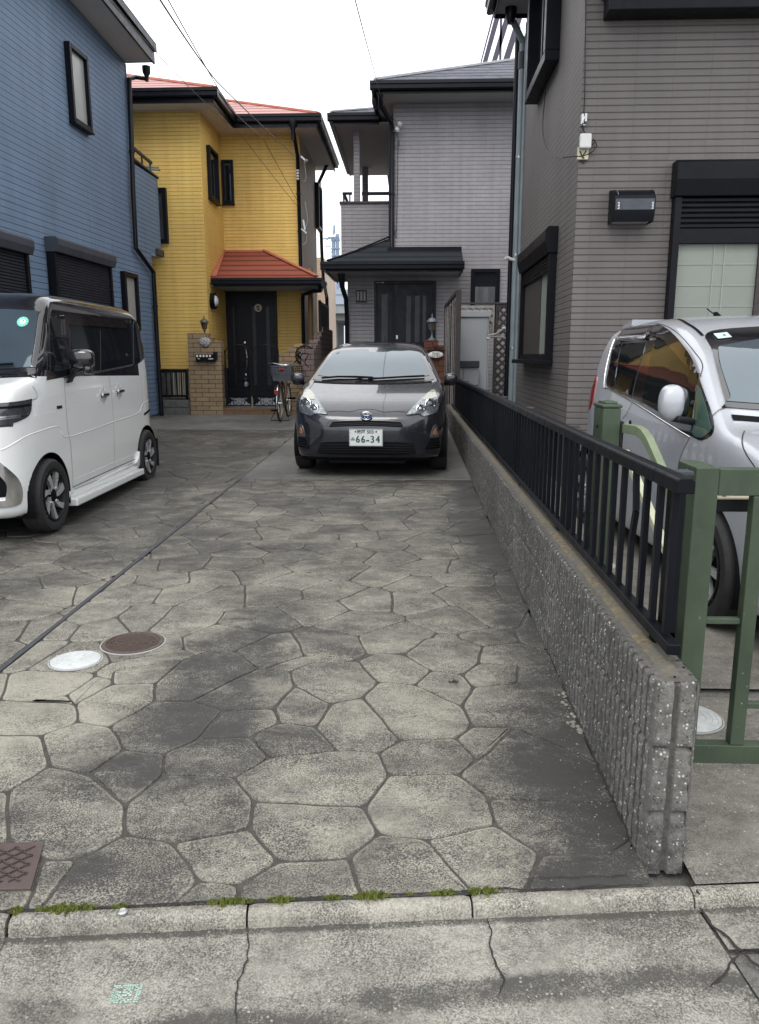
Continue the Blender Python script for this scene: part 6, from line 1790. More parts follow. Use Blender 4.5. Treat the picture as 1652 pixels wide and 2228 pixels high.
part('face_patch', M['hoodgrey'], hood, lambda m_: (m_.box(x0 + .012, x1 - .008, YR - D_ - .0035, YR - D_ - .0015, z0 + .095, z0 + H_ - .102)), 0)
part('grille', M['soffit_grey'], hood, lambda m_: m_.box(x0 + .02, x1 - .02, YR - .09, YR - .02, z0 + .005, z0 + .012), 0)
rn = random.Random(8)
part('tape', M['steel'], hood, lambda m_: [m_.box(xx + rn.uniform(-.004, .004), xx + .012, YR - D_ - .006, YR - D_ - .0036, z0 + .10 + k * .012, z0 + .109 + k * .012) for xx in (x0 + .035, x1 - .03) for k in range(5)], 0)
part('edge_trim', M['steel'], hood, lambda m_: [m_.tube([(xx, YR - .003 - n_, z0 + h + .002) for n_, h in prof[1:10]], .003, 5) for xx in (x0 + .035, x1)], 0, 60)
# service box with its wires, near the corner
sb = part('service_box', M['offwhite'], brown, lambda m_: m_.box(at(1257, 300, YR)[0], at(1281, 300, YR)[0], YR - .03, YR - .001, at(1260, 349, YR)[2], at(1260, 322, YR)[2]), .004)
part('cover', M['white'], sb, lambda m_: m_.box(at(1259, 300, YR)[0], at(1284, 300, YR)[0], YR - .08, YR - .031, at(1260, 327, YR)[2], at(1260, 295, YR)[2]), .012)
part('terminal', M['darkplastic'], sb, lambda m_: (m_.tube([at(1262, 328, YR - .04), at(1266, 338, YR - .045), at(1271, 345, YR - .04)], .005, 5), m_.tube([at(1276, 328, YR - .04), at(1268, 340, YR - .045)], .005, 5), m_.cyl(at(1269, 349, YR - .03), at(1270, 356, YR - .03), .008, 8)), 0, 60)
part('insulator', M['steel'], sb, lambda m_: (m_.box(at(1263, 260, YR)[0], at(1268, 260, YR)[0], YR - .05, YR - .001, at(1260, 272, YR)[2], at(1260, 251, YR)[2]), m_.box(at(1270, 260, YR)[0], at(1275, 260, YR)[0], YR - .05, YR - .001, at(1260, 268, YR)[2], at(1260, 250, YR)[2]), m_.bar(at(1264, 270, YR - .055), at(1274, 252, YR - .055), .012, .01), m_.box(at(1264, 260, YR)[0], at(1273, 260, YR)[0], YR - .03, YR - .001, at(1260, 275, YR)[2], at(1260, 272.5, YR)[2])), .002)
mb = MB()
f_ = lambda u, v, d=.03: at(u, v, YR - d)
mb.tube([f_(1275, -30), f_(1274, 60), f_(1273, 150), f_(1272, 220), f_(1270, 250), f_(1266, 265), f_(1269, 280), f_(1273, 292), f_(1272, 300)], .0055, 6)
mb.tube([f_(1284, 308), f_(1292, 305), f_(1297, 310), f_(1299, 318), f_(1290, 330), f_(1278, 336), f_(1266, 340), f_(1257, 340), f_(1245, 341), f_(1225, 343)], .0045, 6)
mb.tube([f_(1283, 311), f_(1289, 314), f_(1296, 308), f_(1291, 303), f_(1288, 308)], .006, 6)
xw = XR - .03
mb.tube([f_(1225, 343), atx(1205, 340, xw), atx(1190, 328, xw), atx(1182, 300, xw), atx(1181, 270, xw), atx(1187, 200, xw), atx(1195, 130, xw), atx(1204, 60, xw), atx(1212, -10, xw)], .0045, 6)
mb.tube([f_(1262, 276), f_(1258, 282), f_(1264, 290), f_(1270, 280), f_(1263, 284), f_(1268, 292)], .0025, 5)
mb.build('service_wire', M['cable'], brown, smooth=60)
# laundry-pole arms reaching out of the side wall
la = thing('laundry_bracket', 'pair of bent laundry-pole arms reaching out before the lattice fence', 'bracket', at(1090, 725, 11.5))
q = lambda u, v, y=11.45: at(u, v, y)
part('arm', M['wood_grey'], la, lambda m_: (m_.tube([q(1118, 722), q(1108, 715), q(1095, 716), q(1080, 727), q(1060, 731)], .017, 8), m_.tube([q(1118, 745), q(1108, 738), q(1090, 733), q(1062, 733)], .017, 8), m_.tube([q(1060, 724), q(1059, 736)], .012, 8), m_.tube([q(1082, 731), q(1087, 727), q(1092, 731)], .008, 6)), 0, 60)
part('end_cap', simple('pale_mint_plastic', (.35, .45, .42), .5), la, lambda m_: (m_.cyl(q(1059, 736), q(1065, 737), .024, 10), m_.cyl(q(1093, 715), q(1100, 714), .024, 10)), 0, 40)

# ================================================================== far background
rack = thing('slatted_tower', 'slanting dark slats and a post rising above the grey house roof', 'screen', (2.2, 24, 6))
yk = 24.0
zk = lambda x, y: ((1100 + x * .08974) / 1.0696, (y * .08974) / 1.0696)
def slat(pts, name='slat', mat='wood_purple', th=.06):
    P = [at(*zk(*p), yk) for p in pts]
    return part(name, M[mat], rack, lambda m_: m_.prism(P, (0, th, 0)), 0)
M['wood_purple'] = simple('dark_violet_steel', (.055, .050, .075), .6)
def ext(a, b, k0=-.35, k1=.9):
    return ((a[0] + (b[0] - a[0]) * k0, a[1] + (b[1] - a[1]) * k0), (a[0] + (b[0] - a[0]) * (1 + k1), a[1] + (b[1] - a[1]) * (1 + k1)))
for (a, b, c, d) in [((180, 1700), (530, 340), (215, 1700), (575, 340)), ((240, 1690), (600, 345), (370, 1660), (740, 340)), ((480, 1640), (870, 330), (625, 1610), (1020, 330)), ((780, 1580), (1180, 330), (960, 1550), (1330, 330)), ((1140, 1500), (1560, 330), (1300, 1500), (1700, 330))]:
    l0, l1 = ext(a, b); r0, r1 = ext(c, d)
    slat([l0, r0, r1, l1])
slat([(690, 1650), (750, 1650), (775, 330), (715, 330)], 'post', 'wood_purple', .05)

via = thing('railway_viaduct', 'pale concrete elevated railway with blue-grey side panels far behind the houses', 'viaduct', (-4, 46, 0))
vy = 45.0
zv = lambda x, y: ((740 + x * .14363) / 1.0696, (500 + y * .14363) / 1.0696)
va = lambda x, y, yy=vy: at(*zv(x, y), yy)
ztop, zmid, zbot = va(300, 1210)[2], va(300, 1450)[2], va(300, 1545)[2]
part('side_panel', M['viaduct_panel'], via, lambda m_: [m_.box(-30 + k * 1.78 + .01, -28.22 + k * 1.78 - .01, vy, vy + .2, zmid, ztop) for k in range(30)], 0)
part('panel_rail', M['viaduct'], via, lambda m_: m_.box(-30, 24, vy - .04, vy - .001, ztop - .28, ztop - .24), 0)
part('deck', M['viaduct'], via, lambda m_: (m_.box(-30, 24, vy + .1, vy + 8, zmid - .5, zmid - .001),), .03)
for k in range(-4, 4):
    mb = MB()
    x = va(310, 1600)[0] + k * 6.0
    mb.box(x - .55, x + .45, vy + .3, vy + 7.5, va(300, 1600)[2], zmid - .51)
    mb.box(x - 1.2, x + 1.2, vy + .8, vy + 7.0, va(300, 1700)[2], va(300, 1600)[2] - .001)
    mb.box(x - .75, x - .15, vy + 1.0, vy + 1.8, 0, va(300, 1700)[2] - .001)
    mb.box(x - .75, x - .15, vy + 5.8, vy + 6.6, 0, va(300, 1700)[2] - .001)
    mb.build('support', M['viaduct'], via, bevel=.03)
part('link_beam', M['viaduct'], via, lambda m_: m_.box(-30, 24, vy + 6, vy + 6.5, va(300, 1720)[2], va(300, 1610)[2]), 0)
far = thing('distant_building', 'dark low building seen under the viaduct', 'building', (-3.5, 60, 0))
part('facade', M['shutterbox'], far, lambda m_: m_.box(-3.2 - 2.2, 1, 60, 64, 0, at(750, 770, 60)[2]), 0)
part('roof_edge', M['viaduct'], far, lambda m_: m_.box(-5.6, 1.2, 59.9, 64, at(750, 770, 60)[2] + .01, at(750, 770, 60)[2] + .3), 0)
for nm, xx, yt, lab in (('catenary_pole', 235, 320, 'left blue-grey railway pole with crossarm equipment above the viaduct'), ('catenary_pole', 300, 268, 'right taller blue-grey railway pole above the viaduct')):
    x = va(xx, 1200)[0]; zt_ = va(xx, yt)[2]
    pt = thing(nm, lab, 'pole', (x, vy + 1, ztop))
    part('shaft', M['pole'], pt, lambda m_: m_.cyl((x, vy + 1, zmid), (x, vy + 1, zt_), .075 * 1.4, 16), 0, 40)
    part('collar', M['pole'], pt, lambda m_: [m_.cyl((x, vy + 1, va(300, v)[2]), (x, vy + 1, va(300, v - 22)[2]), .15, 12) for v in (380, 520, 640)], 0, 40)
    if xx == 235:
        part('crossarm', M['pole'], pt, lambda m_: (m_.bar(va(90, 392, vy + .9), va(230, 378, vy + .9), .04, .05), m_.bar(va(165, 372, vy + .9), va(330, 352, vy + .9), .05, .05), m_.bar(va(140, 400, vy + .9), va(140, 455, vy + .9), .03, .03), m_.bar(va(150, 400, vy + .9), va(220, 450, vy + .9), .03, .03), m_.bar(va(128, 512, vy + .9), va(215, 512, vy + .9), .05, .04), m_.bar(va(128, 495, vy + .9), va(140, 515, vy + .9), .06, .06), m_.bar(va(225, 600, vy + .9), va(265, 400, vy + .9), .035, .035), m_.bar(va(210, 640, vy + .9), va(260, 480, vy + .9), .03, .03)), 0)
    else:
        part('top_mast', M['pole'], pt, lambda m_: (m_.bar(va(258, 320, vy + .9), va(266, 168, vy + .9), .10, .10), m_.bar(va(275, 300, vy + .9), va(272, 190, vy + .9), .05, .05), m_.bar(va(335, 360, vy + .9), va(260, 380, vy + .9), .05, .05), m_.bar(va(330, 570, vy + .9), va(340, 640, vy + .9), .05, .05)), 0)
wires = MB()
for v0, v1 in ((358, 352), (378, 372), (394, 390)):
    wires.tube([va(60, v0, vy + .9), va(300, (v0 + v1) / 2 + 2, vy + .9), va(430, v1, vy + .9)], .012, 4)
tag(wires.build('railway_wire', M['pole']), 'thin horizontal railway wires beside the blue-grey poles', 'wire')

# house wall glimpsed behind the yellow house
bh = thing('pink_house', 'narrow strip of a pale pinkish house behind the black downpipe', 'house', (-3, 27, .3))
x0 = at(700, 600, 26)[0]; x1, _, zt_ = at(712, 560, 26)
part('wall', M['beige_siding'], bh, lambda m_: m_.box(x0 - 3, x1 - .12, 26, 30, .2, zt_), 0)

# ------------------------------------------------------------------ overhead cables (things of their own)
def cable(pts, r, label, n=26, sag=.0):
    P = [Vector(p) for p in pts]
    path = []
    for a, b in zip(P[:-1], P[1:]):
        for i in range(n):
            t = i / n; q = a.lerp(b, t); q.z -= sag * 4 * t * (1 - t); path.append(q)
    path.append(P[-1])
    mb = MB(); mb.tube(path, r, 5)
    return tag(mb.build('overhead_cable', M['cable'], smooth=60), label, 'cable')
cable([at(330, -30, 5.0), at(470, 175, 9.0), at(645, 342, Y2 - .2)], .0065, 'thickest overhead cable sloping down to the yellow house', sag=.02)
cable([at(350, -30, 5.4), at(500, 235, 9.5), at(572, 300, 13), at(652, 445, Y2 - .3)], .0045, 'thin overhead wire ending low beside the yellow house downpipe', sag=.01)
cable([at(213, -30, 4.6), at(400, 178, 9.5), at(530, 300, 13), at(648, 450, Y2 - .3)], .0035, 'fine twisted wire over the blue house eave to the yellow house', sag=.01)
cable([at(768, -20, 6), at(812, 145, 11), at(829, 210, 14.6), at(862, 285, GYY - .15)], .0045, 'thin wire coming down to the left corner of the grey house', sag=.01)
cable([at(808, 100, 22), at(822, 165, 17), at(864, 272, GYY - .15)], .0045, 'short wire meeting the insulators on the grey house corner', sag=.0)
# ================================================================== cars: shapes cut from three silhouettes
def catmull(P, sub=5, closed=True, corners=()):
    """smooth closed outline through points; listed indices stay sharp"""
    n = len(P); out = []
    rng_ = range(n if closed else n - 1)
    for i in rng_:
        p0, p1, p2, p3 = P[(i - 1) % n], P[i], P[(i + 1) % n], P[(i + 2) % n]
        if i in corners or (not closed and i == 0): p0 = p1
        if (i + 1) % n in corners or (not closed and i == n - 2): p3 = p2
        for k in range(sub):
            t = k / sub
            out.append(tuple(.5 * (2 * b + (c - a) * t + (2 * a - 5 * b + 4 * c - d) * t * t + (3 * b - a - 3 * c + d) * t ** 3) for a, b, c, d in zip(p0, p1, p2, p3)))
    if not closed: out.append(tuple(P[-1]))
    return out

class SDF2:
    def __init__(s, poly, pad=.25, h=.0125):
        P = np.array(poly, float)
        lo = P.min(0) - pad; hi = P.max(0) + pad
        s.lo = lo; s.h = h
        s.n = np.ceil((hi - lo) / h).astype(int) + 1
        X, Y = np.meshgrid(lo[0] + h * np.arange(s.n[0]), lo[1] + h * np.arange(s.n[1]), indexing='ij')
        d = np.full(X.shape, 1e9); inside = np.zeros(X.shape, bool)
        for i in range(len(P)):
            a, b = P[i], P[(i + 1) % len(P)]
            ab = b - a; L = (ab ** 2).sum()
            if L < 1e-12: continue
            t = np.clip(((X - a[0]) * ab[0] + (Y - a[1]) * ab[1]) / L, 0, 1)
            d = np.minimum(d, (X - a[0] - t * ab[0]) ** 2 + (Y - a[1] - t * ab[1]) ** 2)
            c = (a[1] > Y) != (b[1] > Y)
            if c.any():
                xi = a[0] + (Y - a[1]) / (b[1] - a[1] + 1e-15) * ab[0]
                inside ^= c & (X < xi)
        s.g = np.where(inside, -1, 1) * np.sqrt(d)
    def __call__(s, x, y):
        fx = np.clip((x - s.lo[0]) / s.h, 0, s.n[0] - 1.001); fy = np.clip((y - s.lo[1]) / s.h, 0, s.n[1] - 1.001)
        i = fx.astype(int); j = fy.astype(int); a = fx - i; b = fy - j
        return s.g[i, j] * (1 - a) * (1 - b) + s.g[i + 1, j] * a * (1 - b) + s.g[i, j + 1] * (1 - a) * b + s.g[i + 1, j + 1] * a * b

def smax(a, b, k):
    h = np.maximum(k - np.abs(a - b), 0) / k
    return np.maximum(a, b) + h * h * k * .25

class Shape:
    def __init__(s, side, plan, front, L, W, H, k=.10, k2=.08, zc=.55, ends=.55):
        s.side = SDF2(side)
        s.plan = SDF2([(x, y) for x, y in plan] + [(-x, y) for x, y in reversed(plan)])
        s.front = SDF2([(x, z) for x, z in front] + [(-x, z) for x, z in reversed(front)])
        s.L, s.W, s.H, s.k, s.k2, s.zc, s.ends = L, W, H, k, k2, zc, ends
        s.extra = None
    def F(s, P):
        x, y, z = P[..., 0], P[..., 1], P[..., 2]
        f = smax(smax(s.side(y, z), s.front(x, z), s.k2), s.plan(x, y), s.k)
        if s.extra is not None: f = s.extra(f, x, y, z)
        return f
    def normal(s, P, e=.012):
        g = np.stack([s.F(P + np.eye(3)[i] * e) - s.F(P - np.eye(3)[i] * e) for i in range(3)], -1)
        return g / (np.linalg.norm(g, axis=-1, keepdims=True) + 1e-9)
    def march(s, O, D, tmax, step=.02):
        """first entry into the solid along rays O + tD"""
        O = np.asarray(O, float); D = np.asarray(D, float)
        n = len(O); t0 = np.zeros(n); hit = np.zeros(n, bool); T = np.full(n, np.nan)
        N = int(tmax / step)
        prev = s.F(O)
        for i in range(1, N + 1):
            t = i * step
            f = s.F(O + D * t)
            new = (~hit) & (f < 0)
            T[new] = t; hit |= new
            if hit.all(): break
        lo = np.where(hit, T - step, 0); hi = np.where(hit, T, tmax)
        for _ in range(14):
            m_ = (lo + hi) / 2
            f = s.F(O + D * m_[:, None])
            lo = np.where(f > 0, m_, lo); hi = np.where(f > 0, hi, m_)
        return O + D * hi[:, None], hit
    def shell(s, res=.026, arches=(), zcut=None):
        """closed body mesh; arches = [(y, z, radius)] cut out of both flanks"""
        L, W, H = s.L, s.W, s.H
        ny, nx, nz = int((L + .4) / res), int((2 * W) / res), int((H + .2) / res)
        ys = np.linspace(-.2, L + .2, ny + 1); xs = np.linspace(-W - .15, W + .15, nx + 1); zs = np.linspace(-.05, H + .15, nz + 1)
        quads = []; pts = []
        def grid(A, B, fn, flip):
            o = len(pts)
            for a in A:
                for b in B: pts.append(fn(a, b))
            nb = len(B)
            for i in range(len(A) - 1):
                for j in range(nb - 1):
                    q = (o + i * nb + j, o + (i + 1) * nb + j, o + (i + 1) * nb + j + 1, o + i * nb + j + 1)
                    quads.append(q[::-1] if flip else q)
        grid(ys, zs, lambda a, b: (xs[-1], a, b), False); grid(ys, zs, lambda a, b: (xs[0], a, b), True)
        grid(xs, ys, lambda a, b: (a, b, zs[-1]), False); grid(xs, ys, lambda a, b: (a, b, zs[0]), True)
        grid(xs, zs, lambda a, b: (a, ys[0], b), False); grid(xs, zs, lambda a, b: (a, ys[-1], b), True)
        P = np.array(pts); A = np.stack([np.zeros(len(P)), np.clip(P[:, 1], s.ends, L - s.ends), np.full(len(P), s.zc)], 1)
        lo = np.zeros(len(P)); hi = np.ones(len(P)); D = P - A
        # outermost crossing: scan from outside
        N = 60; found = np.zeros(len(P), bool)
        for i in range(N, -1, -1):
            t = i / N
            f = s.F(A + D * t); new = (~found) & (f < 0)
            lo[new] = t; hi[new] = t + 1 / N; found |= new
        for _ in range(12):
            m_ = (lo + hi) / 2; f = s.F(A + D * m_[:, None]); lo = np.where(f < 0, m_, lo); hi = np.where(f < 0, hi, m_)
        V = A + D * lo[:, None]
        Q = np.array(quads)
        keep = np.ones(len(Q), bool)
        for (yc, zc, r) in arches:
            rr = np.hypot(V[:, 1] - yc, V[:, 2] - zc); flank = np.abs(V[:, 0]) > W * .55
            near = flank & (np.abs(rr - r) < res * .62)
            sc = r / np.maximum(rr, 1e-6)
            V[near, 1] = yc + (V[near, 1] - yc) * sc[near]; V[near, 2] = zc + (V[near, 2] - zc) * sc[near]
            C = V[Q].mean(1)
            rc = np.hypot(C[:, 1] - yc, C[:, 2] - zc)
            keep &= ~((rc < r) & (np.abs(C[:, 0]) > W * .5))
        if zcut is not None:
            keep &= V[Q][:, :, 2].mean(1) > zcut
        return V, Q[keep]

def shell_obj(shape, name, mat, parent, arches=(), res=.026, zcut=None, split=None, mats=None):
    V, Q = shape.shell(res, arches, zcut)
    me = bpy.data.meshes.new(name)
    me.from_pydata([tuple(v) for v in V], [], [tuple(map(int, q)) for q in Q])
    bm = bmesh.new(); bm.from_mesh(me)
    bmesh.ops.remove_doubles(bm, verts=bm.verts, dist=.0004)
    inner = [v for v in bm.verts if not v.is_boundary]
    for _ in range(3): bmesh.ops.smooth_vert(bm, verts=inner, factor=.5, use_axis_x=True, use_axis_y=True, use_axis_z=True)
    if split is not None:
        for co, no in split[0]: bmesh.ops.bisect_plane(bm, geom=list(bm.verts) + list(bm.edges) + list(bm.faces), plane_co=co, plane_no=no)
        for f in bm.faces: f.material_index = 1 if split[1](f.calc_center_median()) else 0
    bmesh.ops.recalc_face_normals(bm, faces=bm.faces)
    for f in bm.faces: f.smooth = True
    bm.to_mesh(me); bm.free()
    for m_ in (mats or [mat]): me.materials.append(m_)
    o = bpy.data.objects.new(name, me); COL.objects.link(o); o.parent = parent
    return o

def inpoly(x, y, P):
    c = False; j = len(P) - 1
    for i in range(len(P)):
        if (P[i][1] > y) != (P[j][1] > y) and x < (P[j][0] - P[i][0]) * (y - P[i][1]) / (P[j][1] - P[i][1] + 1e-15) + P[i][0]: c = not c
        j = i
    return c

def project(shape, pts, axis):
    P = np.array(pts, float); n = len(P)
    if axis in ('left', 'right'):
        sg = -1 if axis == 'left' else 1
        O = np.stack([np.full(n, sg * 1.2), P[:, 0], P[:, 1]], 1); D = np.tile([-sg, 0, 0], (n, 1)); tm = 1.2
    elif axis == 'front':
        O = np.stack([P[:, 0], np.full(n, -.25), P[:, 1]], 1); D = np.tile([0, 1, 0], (n, 1)); tm = 2.8
    elif axis == 'rear':
        O = np.stack([P[:, 0], np.full(n, shape.L + .25), P[:, 1]], 1); D = np.tile([0, -1, 0], (n, 1)); tm = 2.5
    else:
        O = np.stack([P[:, 0], P[:, 1], np.full(n, shape.H + .25)], 1); D = np.tile([0, 0, -1], (n, 1)); tm = 1.6
    return shape.march(O, D.astype(float), tm)

def panel(shape, outline, axis, mat, name, parent, eps=.004, grid=.045, smooth=True, corners=(), sub=5, skirt=.010, dome=0.0, mi=None):
    """a skin piece following the bodywork inside a drawn outline"""
    O = catmull(outline, sub, True, corners) if smooth else list(outline)
    D = []
    for i in range(len(O)):
        a, b = O[i], O[(i + 1) % len(O)]
        L = math.hypot(b[0] - a[0], b[1] - a[1]); k = max(1, int(L / grid))
        if L < 1e-4: continue
        for q in range(k): D.append((a[0] + (b[0] - a[0]) * q / k, a[1] + (b[1] - a[1]) * q / k))
    n = len(D)
    xs = [p[0] for p in D]; ys = [p[1] for p in D]
    inner = []
    x = min(xs) + grid / 2
    while x < max(xs):
        y = min(ys) + grid / 2
        while y < max(ys):
            if inpoly(x, y, D) and min((x - a) ** 2 + (y - b) ** 2 for a, b in D) > (grid * .4) ** 2: inner.append((x, y))
            y += grid
        x += grid
    allp = D + inner
    res = delaunay_2d_cdt([Vector(p) for p in allp], [(i, (i + 1) % n) for i in range(n)], [], 1, 1e-6)
    vv, ee, ff = res[0], res[1], res[2]
    P2 = [(v.x, v.y) for v in vv]
    S3, hit = project(shape, P2, axis)
    N3 = shape.normal(S3)
    V = S3 + N3 * eps
    # boundary edges -> skirt
    cnt = {}
    for f in ff:
        for k in range(len(f)):
            e = (f[k], f[(k + 1) % len(f)]); key = tuple(sorted(e)); cnt.setdefault(key, []).append(e)
    verts = [tuple(v) for v in V]; faces = [tuple(f) for f in ff]
    bmap = {}
    for key, es in cnt.items():
        if len(es) == 1:
            for q in key:
                if q not in bmap: bmap[q] = len(verts); verts.append(tuple(V[q] - N3[q] * skirt))
    for key, es in cnt.items():
        if len(es) == 1:
            a, b = es[0]; faces.append((b, a, bmap[a], bmap[b]))
    me = bpy.data.meshes.new(name); me.from_pydata(verts, [], faces); me.validate()
    bm = bmesh.new(); bm.from_mesh(me); bmesh.ops.recalc_face_normals(bm, faces=bm.faces)
    # make sure it faces outwards
    c = sum((f.normal.dot(Vector(N3[0])) * f.calc_area() for f in list(bm.faces)[:max(1, len(ff))]))
    for f in bm.faces: f.smooth = True
    bm.to_mesh(me); bm.free()
    me.set_sharp_from_angle(angle=R(50))
    me.materials.append(mat)
    o = bpy.data.objects.new(name, me); COL.objects.link(o); o.parent = parent
    return o

def seam(shape, lines, axis, mat, name, parent, w=.004, eps=.0012, closed=False, step=.02):
    """thin strips drawn on the bodywork"""
    V = []; F = []
    for line in lines:
        P = catmull(line, 6, closed)
        if closed: P.append(P[0])
        D = []
        for a, b in zip(P[:-1], P[1:]):
            L = math.hypot(b[0] - a[0], b[1] - a[1]); k = max(1, int(L / step))
            for q in range(k): D.append((a[0] + (b[0] - a[0]) * q / k, a[1] + (b[1] - a[1]) * q / k))
        D.append(P[-1])
        S3, _ = project(shape, D, axis); N3 = shape.normal(S3)
        o = len(V)
        for i in range(len(D)):
            t = S3[min(i + 1, len(D) - 1)] - S3[max(i - 1, 0)]; t /= np.linalg.norm(t) + 1e-9
            b = np.cross(N3[i], t); b /= np.linalg.norm(b) + 1e-9
            V += [tuple(S3[i] + N3[i] * eps + b * w / 2), tuple(S3[i] + N3[i] * eps - b * w / 2)]
        for i in range(len(D) - 1): F.append((o + 2 * i, o + 2 * i + 1, o + 2 * i + 3, o + 2 * i + 2))
    mb = MB(); mb.add(V, F)
    return mb.build(name, mat, parent, local=True)

def wheel(parent, x, y, z, r, w, spokes, side, style='twist', dark=False):
    """tyre and rim with spokes; x = outer face, side = +1/-1 outward direction"""
    wt = bpy.data.objects.new('wheel', None); COL.objects.link(wt); wt.parent = parent; wt.location = (x, y, z); wt.empty_display_size = .1
    ax = (side, 0, 0)
    mb = MB(); rr = r * .68
    mb.lathe([(rr, -.02), (rr + .01, -.004), (r * .80, .004), (r * .93, .0), (r * .985, -.018), (r, -.045), (r, -w + .045), (r * .985, -w + .018), (r * .9, -w), (rr, -w)], (0, 0, 0), ax, 56, cap=False)
    for k in range(3):
        q = -w * (.28 + .22 * k); mb.lathe([(r + .0006, q), (r + .0006, q - .006)], (0, 0, 0), ax, 40, cap=False)
    mb.build('tyre', M['rubber'], wt, smooth=35, local=True)
    mb = MB()
    mb.lathe([(rr, -.005), (rr + .004, -.002), (rr + .004, .002), (rr - .008, .002), (rr - .014, -.02), (rr - .02, -.09), (rr - .03, -.10), (0, -.10)], (0, 0, 0), ax, 48, mi=1, cap=False)
    for k in range(spokes):
        a = 2 * math.pi * k / spokes
        def pt(rad, ang, d): return (side * d, rad * math.cos(ang) * side, rad * math.sin(ang))
        tw = .34 if style == 'twist' else 0.0
        for off, wd, mi in ((0.0, 1.0, 0), ):
            inner, outer = rr * .22, rr - .004
            nseg = 5; L1 = []; L2 = []
            for i in range(nseg + 1):
                t = i / nseg; rad = inner + (outer - inner) * t; ang = a + tw * t * (1 if style == 'twist' else 0)
                hw = (.020 + .022 * t if style == 'twist' else .016 + .006 * t)
                d = -.012 + .010 * t
                L1.append((rad, ang - hw / rad * .9, d)); L2.append((rad, ang + hw / rad * (.9 if style != 'twist' else .35), d - .002))
            V = []
            for (r1, a1, d1), (r2, a2, d2) in zip(L1, L2):
                V += [pt(r1, a1, d1), pt(r2, a2, d2), pt(r2, a2, d2 - .025), pt(r1, a1, d1 - .025)]
            F = []
            for i in range(nseg):
                for q in range(4): F.append((i * 4 + q, i * 4 + (q + 1) % 4, i * 4 + 4 + (q + 1) % 4, i * 4 + 4 + q))
            mb.add(V, F, 0)
    mb.lathe([(rr * .26, -.03), (rr * .26, -.012), (rr * .20, -.006), (rr * .12, -.004), (0, -.003)], (0, 0, 0), ax, 24, mi=2 if dark else 0, cap=False)
    for k in range(4):
        a = k * math.pi / 2 + .78; mb.cyl((side * -.02, .065 * math.cos(a), .065 * math.sin(a)), (side * -.004, .065 * math.cos(a), .065 * math.sin(a)), .009, 8, 0)
    mb.build('rim', [M['rim'], M['darkplastic'], M['ink']], wt, smooth=35, local=True)
    return wt

def liner(parent, arches, W):
    for (yc, zc, r) in arches:
        for sg in (1, -1):
            mb = MB(); n = 22; V = []
            A_ = [math.pi * (-.12 + 1.24 * i / n) for i in range(n + 1)]
            for a in A_: V += [(sg * (W - .012), yc + r * math.cos(a), zc + r * math.sin(a)), (sg * (W - .30), yc + r * math.cos(a), zc + r * math.sin(a))]
            mb.add(V, [(2 * i, 2 * i + 1, 2 * i + 3, 2 * i + 2) for i in range(n)] + [tuple(2 * i + 1 for i in range(n + 1))])
            mb.build('wheel_arch_liner', M['ink'], parent, local=True)

M['glass_front'] = glass('windshield_glass', (.045, .060, .075), .03, 2.05, .15)
M['glass_side'] = glass('privacy_glass', (.008, .009, .012), .03, 1.75, .3)
M['glass_clear'] = glass('side_glass', (.010, .013, .013), .03, 1.75, .3)
M['glass_green'] = glass('green_tinted_glass', (.07, .12, .10), .05, 1.7, .2)
M['visor'] = simple('smoked_visor', (.018, .013, .012), .12, 0, .3, 6, coat=1.0)
M['pblack'] = paint('piano_black', (.006, .006, .009), .15, 0, 0, 1.0, .02)
M['seam'] = simple('panel_gap', (.010, .010, .011), .7)
M['lens'] = simple('lamp_chrome', (.26, .28, .30), .18, .8, .4, 40)
M['lens_dark'] = simple('lamp_inner_dark', (.05, .055, .065), .15, .3, .3, 20, coat=1.0)
M['yellowed'] = simple('yellowed_lens', (.27, .265, .19), .25, 0, .15, 20, coat=1.0)
M['amber'] = simple('amber_lens', (.42, .14, .05), .2, .1, .2, 30, coat=1.0)
M['redlens'] = simple('red_lens', (.28, .02, .02), .2, 0, .2, 30, coat=1.0)
M['plate'] = simple('plate_white', (.58, .60, .60), .45, 0, .04, 20)
M['plate_green'] = simple('plate_green_ink', (.004, .05, .035), .5)

# ------------------------------------------------------------------ grey hatchback facing the viewer
M['paint_grey'] = paint('grey_metallic_paint', (.020, .021, .028), .24, .30, .55, 1.0, .05)
aq = thing('grey_car', 'dark grey hatchback facing the viewer with number plate 66-34', 'car', (-.445, 7.80, gz(8.6) - .005), R(-1.6))
A_side = catmull([(.16, .17), (.05, .24), (.01, .36), (.0, .50), (.03, .60), (.11, .68), (.30, .78), (.60, .88), (.88, .965), (1.02, 1.03), (1.45, 1.235), (1.85, 1.375), (2.15, 1.435), (2.5, 1.447), (3.0, 1.42), (3.45, 1.355), (3.60, 1.31), (3.80, 1.06), (3.93, .90), (3.99, .70), (3.99, .45), (3.92, .24), (3.7, .17)], 4, True, (0, 22))
A_plan = catmull([(0, .0), (.25, .008), (.45, .045), (.62, .13), (.74, .27), (.81, .47), (.842, .75), (.848, 1.3), (.848, 2.6), (.842, 3.2), (.81, 3.6), (.72, 3.85), (.5, 3.96), (0, 3.995)], 4, False)
A_front = catmull([(0, .15), (.70, .15), (.79, .20), (.825, .34), (.845, .52), (.848, .68), (.835, .82), (.80, .93), (.745, 1.0), (.695, 1.10), (.63, 1.23), (.565, 1.33), (.49, 1.395), (.36, 1.432), (.18, 1.446), (0, 1.450)], 4, False)
A = Shape(A_side, A_plan, A_front, 3.995, .848, 1.46, .11, .07, .60, .6)
arches = [(.80, .30, .335), (3.35, .30, .335)]
shell_obj(A, 'body', M['paint_grey'], aq, arches, .025, zcut=.185)
liner(aq, arches, .835)
